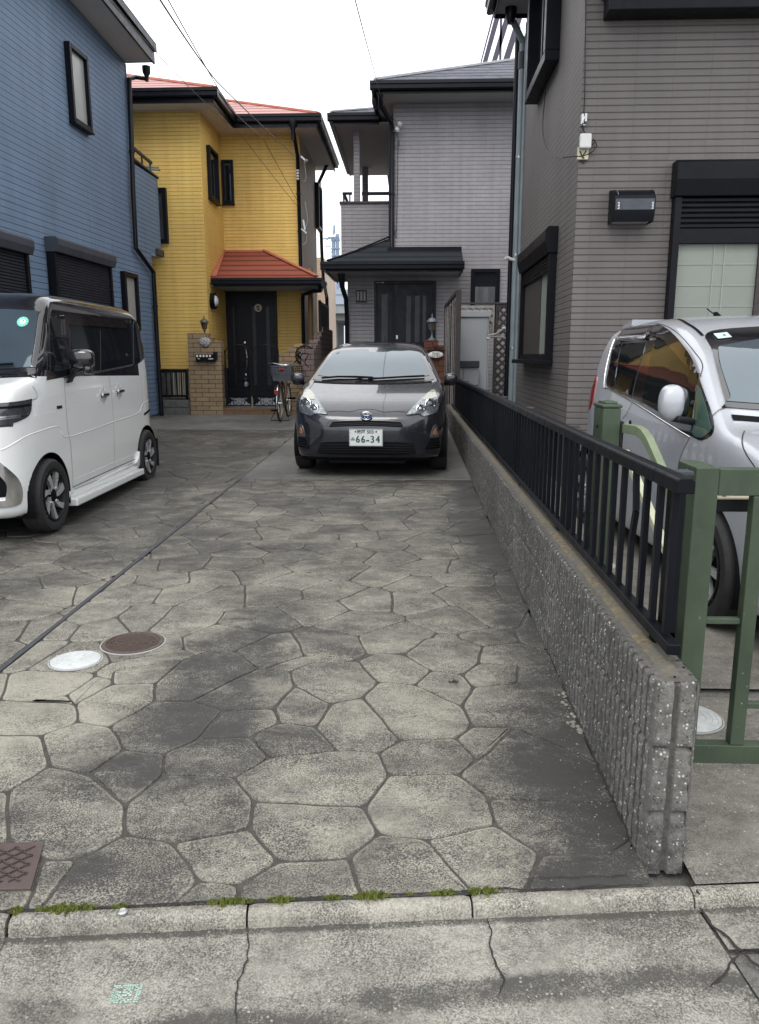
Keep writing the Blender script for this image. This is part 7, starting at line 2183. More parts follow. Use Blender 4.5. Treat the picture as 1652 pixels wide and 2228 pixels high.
mb = MB(); mb.box(-.72, .72, .30, 3.7, .16, .30); mb.box(-.40, .40, .14, .32, .15, .22); mb.build('underbody', M['ink'], aq, local=True)
for sg in (1, -1):
    for (yc, zc, r) in arches: wheel(aq, sg * .838, yc, .298, .298, .185, 8, sg, 'straight')
# windshield with its black border, roof seam and wipers
ws_o = [(-.655, .985), (-.40, .975), (0, .972), (.40, .975), (.655, .985), (.675, 1.03), (.60, 1.20), (.53, 1.315), (.30, 1.340), (0, 1.348), (-.30, 1.340), (-.53, 1.315), (-.60, 1.20), (-.675, 1.03)]
ws = panel(A, ws_o, 'front', M['pblack'], 'windshield', aq, .003, .06)
ws_i = [(-.605, 1.025), (-.38, 1.010), (0, 1.005), (.38, 1.010), (.605, 1.025), (.625, 1.06), (.56, 1.21), (.495, 1.295), (.30, 1.320), (.12, 1.326), (.10, 1.290), (-.10, 1.290), (-.12, 1.326), (-.30, 1.320), (-.495, 1.295), (-.56, 1.21), (-.625, 1.06)]
panel(A, ws_i, 'front', M['glass_front'], 'glass', ws, .0065, .06, corners=(8, 9, 10, 11), skirt=.003)
seam(A, [[(-.66, .965), (-.4, .950), (0, .945), (.4, .950), (.66, .965)]], 'front', M['ink'], 'cowl', aq, .05, .004)
def wiper(par, pts, r=.009):
    P, _ = project(A, pts, 'front'); N_ = A.normal(P)
    mb = MB(); mb.tube([tuple(p + n * .022) for p, n in zip(P, N_)], r, 6); mb.build('wiper', M['ink'], par, smooth=60, local=True)
wiper(aq, [(-.58, .985), (-.40, 1.000), (-.2, 1.000), (.0, .992)], .012); wiper(aq, [(-.05, .975), (.1, .985), (.35, 1.0), (.58, 1.010)], .012); wiper(aq, [(-.2, .972), (-.1, .988), (.15, .985)], .008)
# bonnet line, lower bumper, grilles
seam(A, [[(-.40, .682), (-.30, .690), (-.18, .683), (-.08, .703), (0, .708), (.08, .703), (.18, .683), (.30, .690), (.40, .682)]], 'front', M['seam'], 'bonnet_gap', aq, .006)
seam(A, [[(-.69, .865), (-.66, .94), (-.66, .99)], [(.69, .865), (.66, .94), (.66, .99)]], 'front', M['seam'], 'bonnet_gap', aq, .005)
gr = panel(A, [(-.385, .530), (-.35, .585), (0, .602), (.35, .585), (.385, .530), (0, .545)], 'front', M['ink'], 'upper_grille', aq, .004, .03, corners=(0, 1, 3, 4), skirt=.004)
seam(A, [[(-.37, .560), (0, .575), (.37, .560)], [(-.375, .545), (0, .559), (.375, .545)]], 'front', M['darkplastic'], 'grille_bar', gr, .007, .010)
seam(A, [[(-.40, .520), (-.36, .600), (0, .616), (.36, .600), (.40, .520)]], 'front', M['pblack'], 'grille_rim', gr, .007, .004)
gr2 = panel(A, [(-.515, .258), (-.475, .365), (-.30, .382), (.30, .382), (.475, .365), (.515, .258), (.3, .248), (-.3, .248)], 'front', M['ink'], 'lower_grille', aq, .004, .04, corners=(0, 1, 4, 5), skirt=.004)
seam(A, [[(-.47, .35), (0, .358), (.47, .35)], [(-.48, .325), (0, .332), (.48, .325)], [(-.49, .30), (0, .306), (.49, .30)], [(-.50, .275), (0, .280), (.50, .275)]], 'front', M['darkplastic'], 'grille_bar', gr2, .008, .012)
seam(A, [[(-.425, .545), (-.47, .44), (-.52, .30), (-.54, .235)], [(.425, .545), (.47, .44), (.52, .30), (.54, .235)], [(-.76, .225), (-.54, .232), (0, .236), (.54, .232), (.76, .225)]], 'front', M['pblack'], 'bumper_crease', aq, .006, .002)
panel(A, [(-.70, .186), (-.70, .205), (-.45, .215), (.45, .215), (.70, .205), (.70, .186), (0, .183)], 'front', M['ink'], 'chin', aq, .006, .05, corners=(0, 1, 4, 5), skirt=.004)
for sg in (1, -1):
    hl = panel(A, [(sg * x, z) for x, z in [(.405, .655), (.46, .715), (.55, .80), (.655, .880), (.700, .885), (.722, .82), (.728, .72), (.700, .668), (.58, .640), (.52, .662)]], 'front', M['lens'], 'headlight', aq, .008, .03, corners=(0, 4, 8), skirt=.014)
    panel(A, [(sg * x, z) for x, z in [(.60, .835), (.655, .874), (.692, .876), (.712, .82), (.66, .80), (.58, .79)]], 'front', M['yellowed'], 'yellowed_edge', hl, .0115, .02, skirt=.004)
    P, _ = project(A, [(sg * .645, .752), (sg * .545, .708)], 'front')
    for (p, r, m1) in ((P[0], .062, 'lens_dark'), (P[1], .050, 'lens')):
        c = Vector(p) + Vector((0, .012, 0))
        mb = MB(); mb.lathe([(r, 0), (r, .026), (r - .008, .030), (r - .014, .018)], c, (sg * .35, -1, .15), 28, cap=False); mb.build('bezel', M['chrome'], hl, smooth=40, local=True)
        mb = MB(); mb.lathe([(r - .013, .012), (r - .02, .022), (r * .5, .032), (0, .036)], c, (sg * .35, -1, .15), 24, cap=False); mb.build('projector', M[m1], hl, smooth=60, local=True)
    seam(A, [[(sg * x, z) for x, z in [(.405, .655), (.46, .715), (.55, .80), (.655, .880), (.700, .885), (.722, .82), (.728, .72), (.700, .668), (.58, .640), (.52, .662)]]], 'front', M['seam'], 'lamp_gap', hl, .005, .003, closed=True)
    ts = panel(A, [(sg * x, z) for x, z in [(.650, .420), (.672, .50), (.700, .548), (.722, .53), (.735, .46), (.735, .415)]], 'front', M['lens'], 'indicator', aq, .005, .025, corners=(0, 5), skirt=.006)
    panel(A, [(sg * x, z) for x, z in [(.682, .448), (.690, .485), (.704, .512), (.712, .49), (.715, .452)]], 'front', M['amber'], 'amber_lens', ts, .008, .02, skirt=.003)
    fv = panel(A, [(sg * x, z) for x, z in [(.60, .300), (.655, .408), (.745, .400), (.755, .30)]], 'front', M['ink'], 'bumper_vent', aq, .004, .03, corners=(0, 1, 2, 3), skirt=.004, smooth=False)
    seam(A, [[(sg * .645, .38), (sg * .745, .375)], [(sg * .632, .353), (sg * .75, .348)], [(sg * .62, .327), (sg * .752, .322)]], 'front', M['paint_grey'], 'vent_bar', fv, .007, .010)
    # mirrors
    mr_ = MB(); mr_.pod((sg * .875, 1.10, .985), .075, .05, .068, 2.8); mm = mr_.build('door_mirror', M['pblack'], aq, smooth=60, local=True)
    mb = MB(); mb.pod((sg * .878, 1.082, 1.000), .074, .045, .058, 2.6); mb.build('mirror_cap', M['paint_grey'], mm, smooth=60, local=True)
    mb = MB(); mb.bar((sg * .80, 1.12, .93), (sg * .86, 1.11, .945), .05, .035, (0, 0, 1)); mb.build('mirror_stalk', M['ink'], mm, local=True, bevel=.008)
    # side glass, doors
    ax = 'right' if sg > 0 else 'left'
    sgl = panel(A, [(1.25, 1.03), (1.75, 1.27), (2.2, 1.345), (2.8, 1.335), (3.3, 1.25), (3.45, 1.13), (3.0, 1.075), (2.2, 1.03), (1.6, 1.01)], ax, M['glass_side'], 'side_glass', aq, .003, .07, corners=(0, 5))
    seam(A, [[(1.30, 1.0), (1.26, .8), (1.22, .4)], [(2.28, 1.34), (2.30, .9), (2.28, .3)], [(1.25, .25), (2.3, .24), (3.0, .28)], [(1.22, .26), (1.20, .6)]], ax, M['seam'], 'door_gap', aq, .005)
    seam(A, [[(.95, .93), (1.35, .985), (2.2, 1.01), (3.0, 1.05)]], ax, M['chrome'], 'belt_strip', aq, .006)
    seam(A, [[(.98, .985), (1.30, 1.16), (1.70, 1.315), (2.05, 1.378)]], ax, M['chrome'], 'pillar_trim', aq, .004, .004)
# emblem: three interlocking ovals on a dark blue ground
P, _ = project(A, [(0, .612)], 'front'); ec = Vector(P[0]); ec.z = .650; ec.y -= .004
em = thing('_', None, None)
bpy.data.objects.remove(em)
mb = MB(); mb.lathe([(.060, 0), (.058, .006), (0, .008)], (0, 0, 0), (0, -1, 0), 40); mb.v = [(ec.x + a, ec.y - .004 + b, ec.z + c * .70 + .0) for a, b, c in mb.v]
badge = mb.build('emblem', simple('emblem_blue', (.012, .030, .12), .2, 0, .1, 9, coat=1.0), aq, smooth=40, local=True)
mb = MB()
def oval(rx, rz, dz, th, n=40):
    mb.tube([(ec.x + rx * math.cos(a), ec.y - .0135, ec.z + dz + rz * math.sin(a)) for a in np.linspace(0, 2 * math.pi, n + 1)[:-1]], th, 6, closed=True)
oval(.059, .0405, 0, .0040); oval(.017, .033, .0, .0036); oval(.043, .0135, .016, .0036)
mb.build('chrome_ovals', M['chrome'], badge, smooth=60, local=True)
# number plate
P, _ = project(A, [(0, .43)], 'front'); py_ = P[0][1] - .035
mb = MB(); mb.box(-.165, .165, py_, py_ + .012, .350, .515); plate_o = mb.build('number_plate', M['plate'], aq, local=True, bevel=.004)
mb = MB()
for a in ((-.172, -.162, .344, .521), (.162, .172, .344, .521), (-.162, .162, .344, .352), (-.162, .162, .513, .521)): mb.box(a[0], a[1], py_ - .003, py_ + .016, a[2], a[3])
mb.build('plate_frame', M['steel'], plate_o, local=True)
PF = ((0, py_), (1, 0), (0, -1))
for s_, sz, a, z, sx in (('神戸', .042, -.050, .487, 1.0), ('503', .046, .045, .487, 1.05), ('み', .040, -.133, .413, 1.0)):
    text_mesh(s_, sz, PF, a, z, M['plate_green'], 'plate_letters', plate_o, n0=.002, sx=sx, local=True, offset=.0008)
for s_, a in (('6', -.083), ('6', -.029), ('-', .018), ('3', .066), ('4', .122)):
    for q, dx in enumerate((-.0025, 0, .0025)):
        text_mesh(s_, .100 if s_ != '-' else .13, PF, a + dx, .410, M['plate_green'], 'plate_letters', plate_o, n0=.002 + q * .0004, sx=.84, local=True)
mb = MB()
for x in (-.105, .105): mb.cyl((x, py_ - .004, .491), (x, py_, .491), .008, 12)
mb.build('plate_bolt', M['darkplastic'], plate_o, local=True)
panel(A, [(-.485, 1.275), (-.485, 1.300), (-.455, 1.305), (-.453, 1.280)], 'front', M['glass_green'], 'sticker', ws, .0095, .03, smooth=False, skirt=.002)
mb = MB(); mb.tube([(0.0, 3.1, 1.41), (0, 3.18, 1.46), (0, 3.28, 1.53)], .006, 6); mb.build('aerial', M['ink'], aq, local=True)
# ------------------------------------------------------------------ features measured along sight lines onto a car's own surface
def picker(shape, car, zoom=None):
    c = Matrix.Translation(car.location) @ Matrix.Rotation(car.rotation_euler.z, 4, 'Z') @ Matrix.Scale(car.scale.x, 4)
    ci = c.inverted(); O = ci @ Vector((0, 0, 1.38)); Rm = ci.to_3x3()
    def pick(pts, comp):
        D = np.array([list((Rm @ ray(*(zoom(*p) if zoom else p))).normalized()) for p in pts]); n = len(D)
        P0 = np.tile(list(O), (n, 1)) + D * 1.2
        P, hit = shape.march(P0, D, 9.0, .015)
        out = []
        for i in range(n):
            q = P[i]
            if not hit[i]:                # grazing: closest approach
                ts = np.linspace(0, 8, 800); S_ = P0[i] + D[i] * ts[:, None]; f = shape.F(S_); q = S_[int(np.argmin(f))]
            out.append((float(q[comp[0]]), float(q[comp[1]])))
        return out
    return pick
def crease(shape, lines, axis, mat, name, parent, r=.006, depth=.003):
    """a raised fold in the sheet metal"""
    mb = MB()
    for line in lines:
        P = catmull(line, 8, False)
        S3, _ = project(shape, P, axis); N3 = shape.normal(S3)
        mb.tube([tuple(p - n * depth) for p, n in zip(S3, N3)], r, 8)
    return mb.build(name, mat, parent, smooth=60, local=True)
z4 = lambda x, y: ((x * .3142) / 1.0696, (600 + y * .3142) / 1.0696)
z8 = lambda x, y: ((1240 + x * .319) / 1.0696, (680 + y * .319) / 1.0696)

# ------------------------------------------------------------------ white boxy minivan on the left
M['paint_white'] = paint('pearl_white_paint', (.74, .755, .75), .2, .0, 0.0, 1.0, .015)
van = thing('white_minivan', 'white boxy minivan with a black roof and dark windows parked beside the blue house', 'minivan', (-3.33, 4.96, gz(6.4) - .012), R(1.8))
van.scale = (1.02, 1.02, 1.02)
V_side = catmull([(.14, .165), (.03, .20), (0, .33), (0, .60), (.015, .86), (.05, .98), (.14, 1.055), (.38, 1.115), (.47, 1.155), (.62, 1.38), (.76, 1.60), (.84, 1.685), (1.0, 1.735), (1.6, 1.76), (2.4, 1.755), (2.72, 1.72), (2.86, 1.64), (2.96, 1.45), (3.06, 1.15), (3.11, .9), (3.13, .5), (3.10, .22), (2.95, .165)], 4, True, (0, 22))
V_plan = catmull([(0, 0), (.33, .008), (.50, .045), (.61, .13), (.67, .26), (.700, .45), (.712, .8), (.715, 1.6), (.712, 2.6), (.69, 2.93), (.62, 3.07), (.4, 3.12), (0, 3.13)], 4, False)
V_front = catmull([(0, .15), (.60, .15), (.675, .20), (.700, .40), (.712, .66), (.708, .92), (.695, 1.10), (.675, 1.32), (.652, 1.52), (.635, 1.63), (.585, 1.705), (.45, 1.745), (.2, 1.76), (0, 1.762)], 4, False)
V = Shape(V_side, V_plan, V_front, 3.13, .715, 1.77, .10, .055, .62, .55)
varch = [(.52, .268, .312), (2.80, .268, .312)]
shell_obj(V, 'body', None, van, varch, .024, zcut=.175, split=([((0, 0, 1.585), (0, 0, 1)), ((0, 0, 1.132), (0, .02, 1))], lambda c: c.z > 1.585 or (c.z + .02 * c.y > 1.132 and c.y < 2.70)), mats=[M['paint_white'], M['pblack']])
liner(van, varch, .70)
mb = MB(); mb.box(-.6, .6, .25, 2.95, .15, .32); mb.build('underbody', M['ink'], van, local=True)
for sg in (1, -1):
    wheel(van, sg * .703, .52, .268, .268, .165, 7, sg, 'twist', True); wheel(van, sg * .703, 2.80, .268, .268, .165, 7, sg, 'twist', True)
pk = picker(V, van, z4)
side = 'right'
belt = pk([(345, 908), (470, 885), (670, 855), (980, 795), (1030, 780), (1070, 730), (1082, 655)], (1, 2))
up = panel(V, belt + [(2.945, 1.50), (2.90, 1.585), (2.80, 1.60), (1.8, 1.60), (.86, 1.60), (.78, 1.52)], side, M['pblack'], 'upper_side', van, .0025, .06, corners=(0, 6, 7, 8, 11, 12))
panel(V, [(-a, b) if False else (a, b) for a, b in belt] + [(2.945, 1.50), (2.90, 1.585), (2.80, 1.60), (1.8, 1.60), (.86, 1.60), (.78, 1.52)], 'left', M['pblack'], 'upper_side', van, .0025, .08, corners=(0, 6, 7, 8, 11, 12))
panel(V, [(-.672, 1.15), (0, 1.135), (.672, 1.15), (.645, 1.60), (0, 1.62), (-.645, 1.60)], 'front', M['pblack'], 'windshield_surround', van, .0025, .08, corners=(0, 2, 3, 5))
wsv = panel(V, [(-.60, 1.185), (0, 1.165), (.60, 1.185), (.612, 1.22), (.595, 1.55), (.56, 1.583), (0, 1.60), (-.56, 1.583), (-.595, 1.55), (-.612, 1.22)], 'front', M['glass_front'], 'windshield', van, .006, .07, skirt=.004)
P, _ = project(V, [(.50, 1.50)], 'front'); N_ = V.normal(P)[0]; c = Vector(P[0] + N_ * .0085)
mb = MB(); mb.lathe([(.042, 0), (.042, .0012), (0, .0014)], c, tuple(N_), 32); stk = mb.build('sticker', simple('mint_sticker', (.10, .52, .40), .5), wsv, local=True)
mb = MB(); mb.lathe([(.022, 0), (.022, .0022), (0, .0024)], c, tuple(N_), 24)
a_ = Vector(N_).cross(Vector((0, 0, 1))).normalized() * -1; b_ = Vector(N_).cross(a_) * 1
if b_.z < 0: b_ = -b_
for k in range(12):
    t = k * math.pi / 6; p = c + a_ * .032 * math.cos(t) + b_ * .032 * math.sin(t) + Vector(N_) * .0022
    mb.bar(p - a_ * .003, p + a_ * .003, .005, .0006, tuple(N_))
mb.build('sticker_print', M['whitepaint'], stk, local=True)
mb = MB(); n_ = Vector(N_) * .0032
mb.bar(c - a_ * .009 + b_ * .011 + n_, c + a_ * .009 + b_ * .011 + n_, .004, .0006, tuple(N_)); mb.bar(c + a_ * .008 + b_ * .011 + n_, c - a_ * .002 - b_ * .013 + n_, .004, .0006, tuple(N_))
mb.build('sticker_numeral', simple('mint_print', (.03, .30, .22), .5), stk, local=True)
mb = MB(); Pw, _ = project(V, [(-.5, 1.20), (-.1, 1.185), (.25, 1.18), (.50, 1.195)], 'front'); Nw = V.normal(Pw)
mb.tube([tuple(p + n * .025) for p, n in zip(Pw, Nw)], .010, 6); mb.build('wiper', M['ink'], wsv, smooth=60, local=True)
seam(V, [[(-.66, 1.125), (0, 1.105), (.66, 1.125)]], 'front', M['ink'], 'cowl', van, .035, .003)
for nm, pts, mt, cs in (('quarter_glass', [(.665, 1.150), (.775, 1.50), (.80, 1.535), (.90, 1.545), (.925, 1.52), (.915, 1.145)], 'glass_clear', (0, 5)),
                        ('front_door_glass', [(517, 868), (516, 560), (522, 425), (535, 405), (720, 412), (732, 440), (738, 832)], 'glass_clear', (0, 6)),
                        ('rear_door_glass', [(744, 832), (738, 440), (744, 415), (945, 440), (958, 460), (972, 790)], 'glass_side', (0, 5)),
                        ('rear_quarter_glass', [(990, 788), (984, 470), (1035, 490), (1062, 560), (1078, 650), (1058, 730), (1025, 775)], 'glass_side', (0,))):
    o_ = pts if pts[0][0] < 5 else pk(pts, (1, 2))
    o_ = [(a, min(b, 1.575)) for a, b in o_]
    g_ = panel(V, o_, side, M[mt], nm, up, .0055, .05, corners=cs, skirt=.003)
    panel(V, o_, 'left', M[mt], nm, van, .0055, .08, corners=cs, skirt=.003)
# a light strip of seat seen through the quarter glass is left to reflection; pillar and visor
vis = panel(V, [(1.00, 1.42), (1.03, 1.53), (1.09, 1.575), (1.75, 1.582), (2.40, 1.585), (2.47, 1.55), (2.46, 1.525), (1.75, 1.512), (1.16, 1.508), (1.07, 1.48)], side, M['visor'], 'door_visor', van, .018, .03, corners=(0, 5, 6), skirt=.014)
for ln in ([(470, 885), (670, 855), (980, 795)],): crease(V, [pk(ln, (1, 2))], side, M['pblack'], 'belt_moulding', van, .009, .001)
L1 = pk([(345, 1035), (500, 1003), (820, 940), (1135, 872)], (1, 2)); L2 = pk([(320, 1180), (360, 1150), (830, 1040), (1135, 955)], (1, 2)); L3 = pk([(5, 1425), (200, 1320), (400, 1252), (450, 1262), (510, 1325), (850, 1212), (1020, 1152), (1060, 1082), (1140, 1047)], (1, 2))
for k, ln in enumerate((L1, L2, L3)): crease(V, [ln], side, M['paint_white'], 'body_crease', van, .005 if k < 2 else .007, .0040)
L4 = pk([(560, 1640), (700, 1580), (1000, 1450)], (1, 2))
crease(V, [L4], side, M['paint_white'], 'body_crease', van, .010, .0075)
seam(V, [pk([(478, 880), (482, 1000), (500, 1250), (525, 1400), (540, 1700)], (1, 2)), pk([(800, 838), (830, 1050), (846, 1350), (850, 1570)], (1, 2)), pk([(1042, 790), (1047, 880), (1058, 1070), (1055, 1130)], (1, 2)), pk([(550, 1715), (850, 1590), (1045, 1480)], (1, 2))], side, M['seam'], 'door_gap', van, .0035)
seam(V, [pk([(5, 1088), (150, 1068), (265, 1045), (270, 1000), (240, 952)], (1, 2))], side, M['seam'], 'bonnet_gap', van, .004)
seam(V, [pk([(1092, 922), (1132, 908), (1138, 1028), (1096, 1040)], (1, 2))], side, M['seam'], 'fuel_flap', van, .003, closed=True)
sl = panel(V, pk([(1068, 1150), (1165, 1112), (1162, 1128), (1068, 1168)], (1, 2)), side, M['ink'], 'side_slot', van, .004, .03, smooth=False, skirt=.004)
# sill skirt
sk = panel(V, [(.86, .178), (.80, .215), (.83, .245), (.88, .225), (2.40, .255), (2.47, .30), (2.50, .35), (2.51, .178)], side, M['paint_white'], 'sill_skirt', van, .022, .05, corners=(0, 2, 3, 4, 6, 7), skirt=.03)
seam(V, [[(.90, .262), (1.6, .275), (2.42, .285)]], side, M['ink'], 'sill_gap', van, .006)
mb = MB(); mb.box(.52, .735, .83, 2.50, .125, .185); mb.build('sill_lip', M['paint_white'], van, local=True, bevel=.012)
# handles with clear cup guards
for hx_, hw in ((765, 1.0), (880, 1.0)):
    hy, hz_ = pk([(hx_, 1018 if hx_ < 800 else 990)], (1, 2))[0]
    P, _ = project(V, [(hy, hz_)], side); x0 = P[0][0]
    mb = MB()
    for k in range(6):
        a = k * math.pi / 3 + .5; mb.sphere((x0 + .000, hy + .055 * math.cos(a), hz_ + .045 * math.sin(a)), .030, 10, 6, sc=(.12, 1, 1))
    mb.sphere((x0, hy, hz_), .062, 16, 8, sc=(.09, 1, .85))
    cup = mb.build('handle_guard', simple('clear_guard', (.56, .58, .56), .2, 0, .05, 8, coat=1.0), van, smooth=60, local=True)
    mb = MB(); mb.bar((x0 + .022, hy - .075, hz_ + .004), (x0 + .022, hy + .075, hz_ + .004), .018, .026); hd = mb.build('door_handle', M['chrome'], van, local=True, bevel=.007)
    mb = MB(); mb.bar((x0 + .010, hy - .06, hz_ - .004), (x0 + .010, hy + .06, hz_ - .004), .012, .02); mb.build('handle_recess', M['ink'], hd, local=True)
# small dark badge on the wing
hy, hz_ = pk([(440, 1106)], (1, 2))[0]; P, _ = project(V, [(hy, hz_)], side)
mb = MB(); mb.box(P[0][0] + .001, P[0][0] + .004, hy - .045, hy + .045, hz_ - .011, hz_ + .011); mb.build('wing_badge', M['darkplastic'], van, local=True)
# headlight and bumper dressing on the visible corner, mirrored on the far side
for sg, ax in ((1, 'right'), (-1, 'left')):
    hl = panel(V, [(.03, .80), (.20, .835), (.305, .875), (.345, .975), (.20, .965), (.04, .955)], ax, M['lens_dark'], 'headlight', van, .006, .03, corners=(0, 3, 5), skirt=.010)
    seam(V, [[(.03, .865), (.20, .872), (.26, .875), (.285, .90)], [(.03, .852), (.20, .860)]], ax, M['chrome'], 'light_bar', hl, .010, .010)
    seam(V, [[(.05, .925), (.32, .935)]], ax, M['ink'], 'light_bar', hl, .016, .009)
    fl_ = panel(V, [(sg * .20, .80), (sg * .62, .80), (sg * .64, .955), (sg * .20, .945)], 'front', M['lens_dark'], 'headlight_face', van, .005, .04, corners=(0, 1, 2, 3), skirt=.008)
    panel(V, [(sg * x, z) for x, z in [(.40, .60), (.50, .545), (.575, .44), (.575, .335), (.40, .33)]], 'front', M['ink'], 'bumper_vent', van, .004, .03, corners=(0, 3, 4), skirt=.006)
    panel(V, [(sg * x, z) for x, z in [(.44, .655), (.53, .59), (.62, .45), (.625, .29), (.58, .262), (.38, .262), (.38, .305), (.555, .31), (.565, .43), (.49, .545)]], 'front', M['chrome'], 'chrome_trim', van, .009, .02, corners=(0, 4, 5, 6, 7, 9), skirt=.012)
gv = panel(V, [(-.37, .60), (.37, .60), (.37, .80), (-.37, .80)], 'front', M['ink'], 'grille', van, .004, .05, corners=(0, 1, 2, 3), smooth=False, skirt=.006)
seam(V, [[(-.36, z), (0, z), (.36, z)] for z in (.64, .68, .72, .76)], 'front', M['chrome'], 'grille_bar', gv, .010, .009)
# rear lamp edge, mudguard
panel(V, pk([(1078, 600), (1098, 602), (1108, 650), (1088, 655)], (1, 2)), side, M['lens_dark'], 'tail_lamp', van, .006, .03, smooth=False, skirt=.004)
mb = MB(); mb.box(.60, .71, 3.075, 3.09, .13, .42); mb.build('mudguard', M['darkplastic'], van, local=True)
# mirror on its stalk
for sg in (1, -1):
    m0 = MB(); m0.prism([(sg * .69, .99, 1.07), (sg * .69, .90, 1.06), (sg * .76, .885, 1.15), (sg * .84, .88, 1.19), (sg * .76, .95, 1.19), (sg * .69, 1.02, 1.17)], (0, .045, 0)); st_ = m0.build('mirror_stalk', M['darkplastic'], van, local=True, bevel=.012)
    mb = MB(); mb.pod((sg * .825, .90, 1.245), .092, .062, .070, 3.2); mb.build('mirror_shell', M['pblack'], st_, smooth=60, local=True)
    mb = MB(); mb.pod((sg * .865, .89, 1.165), .032, .035, .035, 2.6); mb.build('corner_mirror', M['pblack'], st_, smooth=60, local=True)

# ------------------------------------------------------------------ silver hatchback on the right
M['paint_silver'] = paint('silver_blue_paint', (.36, .38, .42), .36, .25, .25, .8, .02)
sil = thing('silver_car', 'silver hatchback with smoked window visors parked behind the green gate', 'car', (2.33, 2.62, gz(4) - .0), R(2.6))
S_side = catmull([(.42, .16), (.32, .22), (.30, .40), (.30, .60), (.34, .70), (.48, .81), (.74, .895), (.98, .95), (1.20, .995), (1.48, 1.19), (1.74, 1.365), (2.0, 1.475), (2.3, 1.555), (2.62, 1.59), (2.95, 1.598), (3.22, 1.585), (3.42, 1.545), (3.52, 1.47), (3.62, 1.14), (3.76, .92), (3.83, .65), (3.83, .35), (3.77, .20), (3.6, .16)], 4, True, (0, 23))
S_plan = catmull([(0, .30), (.30, .308), (.50, .34), (.66, .42), (.76, .54), (.815, .70), (.835, .95), (.838, 1.5), (.838, 2.6), (.825, 3.1), (.79, 3.50), (.67, 3.74), (.4, 3.82), (0, 3.835)], 4, False)
S_front = catmull([(0, .15), (.70, .15), (.78, .22), (.818, .42), (.838, .66), (.830, .84), (.802, .96), (.765, 1.10), (.715, 1.28), (.670, 1.41), (.610, 1.505), (.47, 1.57), (.22, 1.598), (0, 1.602)], 4, False)
S_ = Shape(S_side, S_plan, S_front, 3.835, .838, 1.60, .12, .08, .60, .6)
sarch = [(1.17, .29, .335), (3.40, .29, .335)]
shell_obj(S_, 'body', M['paint_silver'], sil, sarch, .024, zcut=.185)
liner(sil, sarch, .82)
mb = MB(); mb.box(-.72, .72, .3, 3.5, .15, .32); mb.build('underbody', M['ink'], sil, local=True)
for sg in (1, -1):
    for (yc, zc, r) in sarch: wheel(sil, sg * .824, yc, .288, .288, .18, 7, sg, 'straight')
pk = picker(S_, sil, z8)
dlo = pk([(540, 640), (556, 560), (600, 360), (640, 300), (690, 275), (790, 250), (900, 240), (985, 285), (1060, 350), (1140, 455), (1200, 560), (1215, 625), (1290, 830), (1322, 960), (1318, 1020), (1290, 1055), (1225, 1080), (1160, 1052), (1000, 965), (740, 800), (580, 712), (548, 690)], (1, 2))
fr_ = panel(S_, dlo, 'left', M['pblack'], 'window_surround', sil, .0025, .05, skirt=.006)
panel(S_, dlo, 'right', M['pblack'], 'window_surround', sil, .0025, .08, skirt=.006)
for nm, pts, mt, cs in (('rear_quarter_glass', [(560, 640), (612, 370), (648, 370), (600, 655)], 'glass_side', ()),
                        ('rear_door_glass', [(612, 665), (660, 375), (830, 375), (800, 480), (725, 770)], 'glass_side', (0, 1, 2, 4)),
                        ('front_door_glass', [(800, 795), (835, 640), (885, 390), (930, 330), (1040, 400), (1140, 500), (1205, 610), (1165, 1000), (1130, 1010), (1000, 925)], 'glass_clear', (0, 7)),
                        ('quarter_glass', [(1212, 690), (1300, 950), (1300, 1010), (1275, 1040), (1230, 1062), (1175, 1040), (1180, 960)], 'glass_green', ())):
    panel(S_, pk(pts, (1, 2)), 'left', M[mt], nm, fr_, .0055, .05, corners=cs, skirt=.003)
panel(S_, pk([(885, 262), (930, 250), (1010, 285), (1090, 360), (1170, 470), (1222, 600), (1205, 600), (1120, 520), (1040, 430), (960, 350), (900, 325), (870, 320)], (1, 2)), 'left', M['visor'], 'front_visor', sil, .020, .03, corners=(0, 5, 6, 11), skirt=.016)
panel(S_, pk([(672, 282), (780, 262), (868, 258), (845, 330), (800, 355), (640, 362), (648, 320)], (1, 2)), 'left', M['visor'], 'rear_visor', sil, .020, .03, corners=(0, 2, 5), skirt=.016)
crease(S_, [pk([(595, 345), (520, 665), (560, 705), (740, 806), (1000, 970), (1150, 1060)], (1, 2))], 'left', M['chrome'], 'belt_strip', sil, .006, .001)
seam(S_, [pk([(655, 290), (780, 240), (905, 228), (1010, 265), (1110, 350), (1200, 460), (1240, 540), (1222, 620)], (1, 2)), pk([(725, 812), (690, 880), (655, 935), (640, 1010)], (1, 2)), pk([(1146, 1062), (1100, 1150), (1070, 1230), (1058, 1300)], (1, 2)), pk([(1312, 905), (1380, 850), (1440, 833)], (1, 2))], 'left', M['seam'], 'door_gap', sil, .0045)
seam(S_, [pk([(1060, 197), (1120, 225), (1180, 262), (1240, 318)], (0, 1))], 'top', M['ink'], 'roof_channel', sil, .016, .002)
fl_y, fl_z = pk([(712, 958)], (1, 2))[0]; P, _ = project(S_, [(fl_y, fl_z)], 'left')
mb = MB(); mb.lathe([(.022, 0), (.022, .003), (.016, .002), (0, .002)], (P[0][0], fl_y, fl_z), (-1, 0, 0), 20); mb.build('round_badge', M['darkplastic'], sil, smooth=40, local=True)
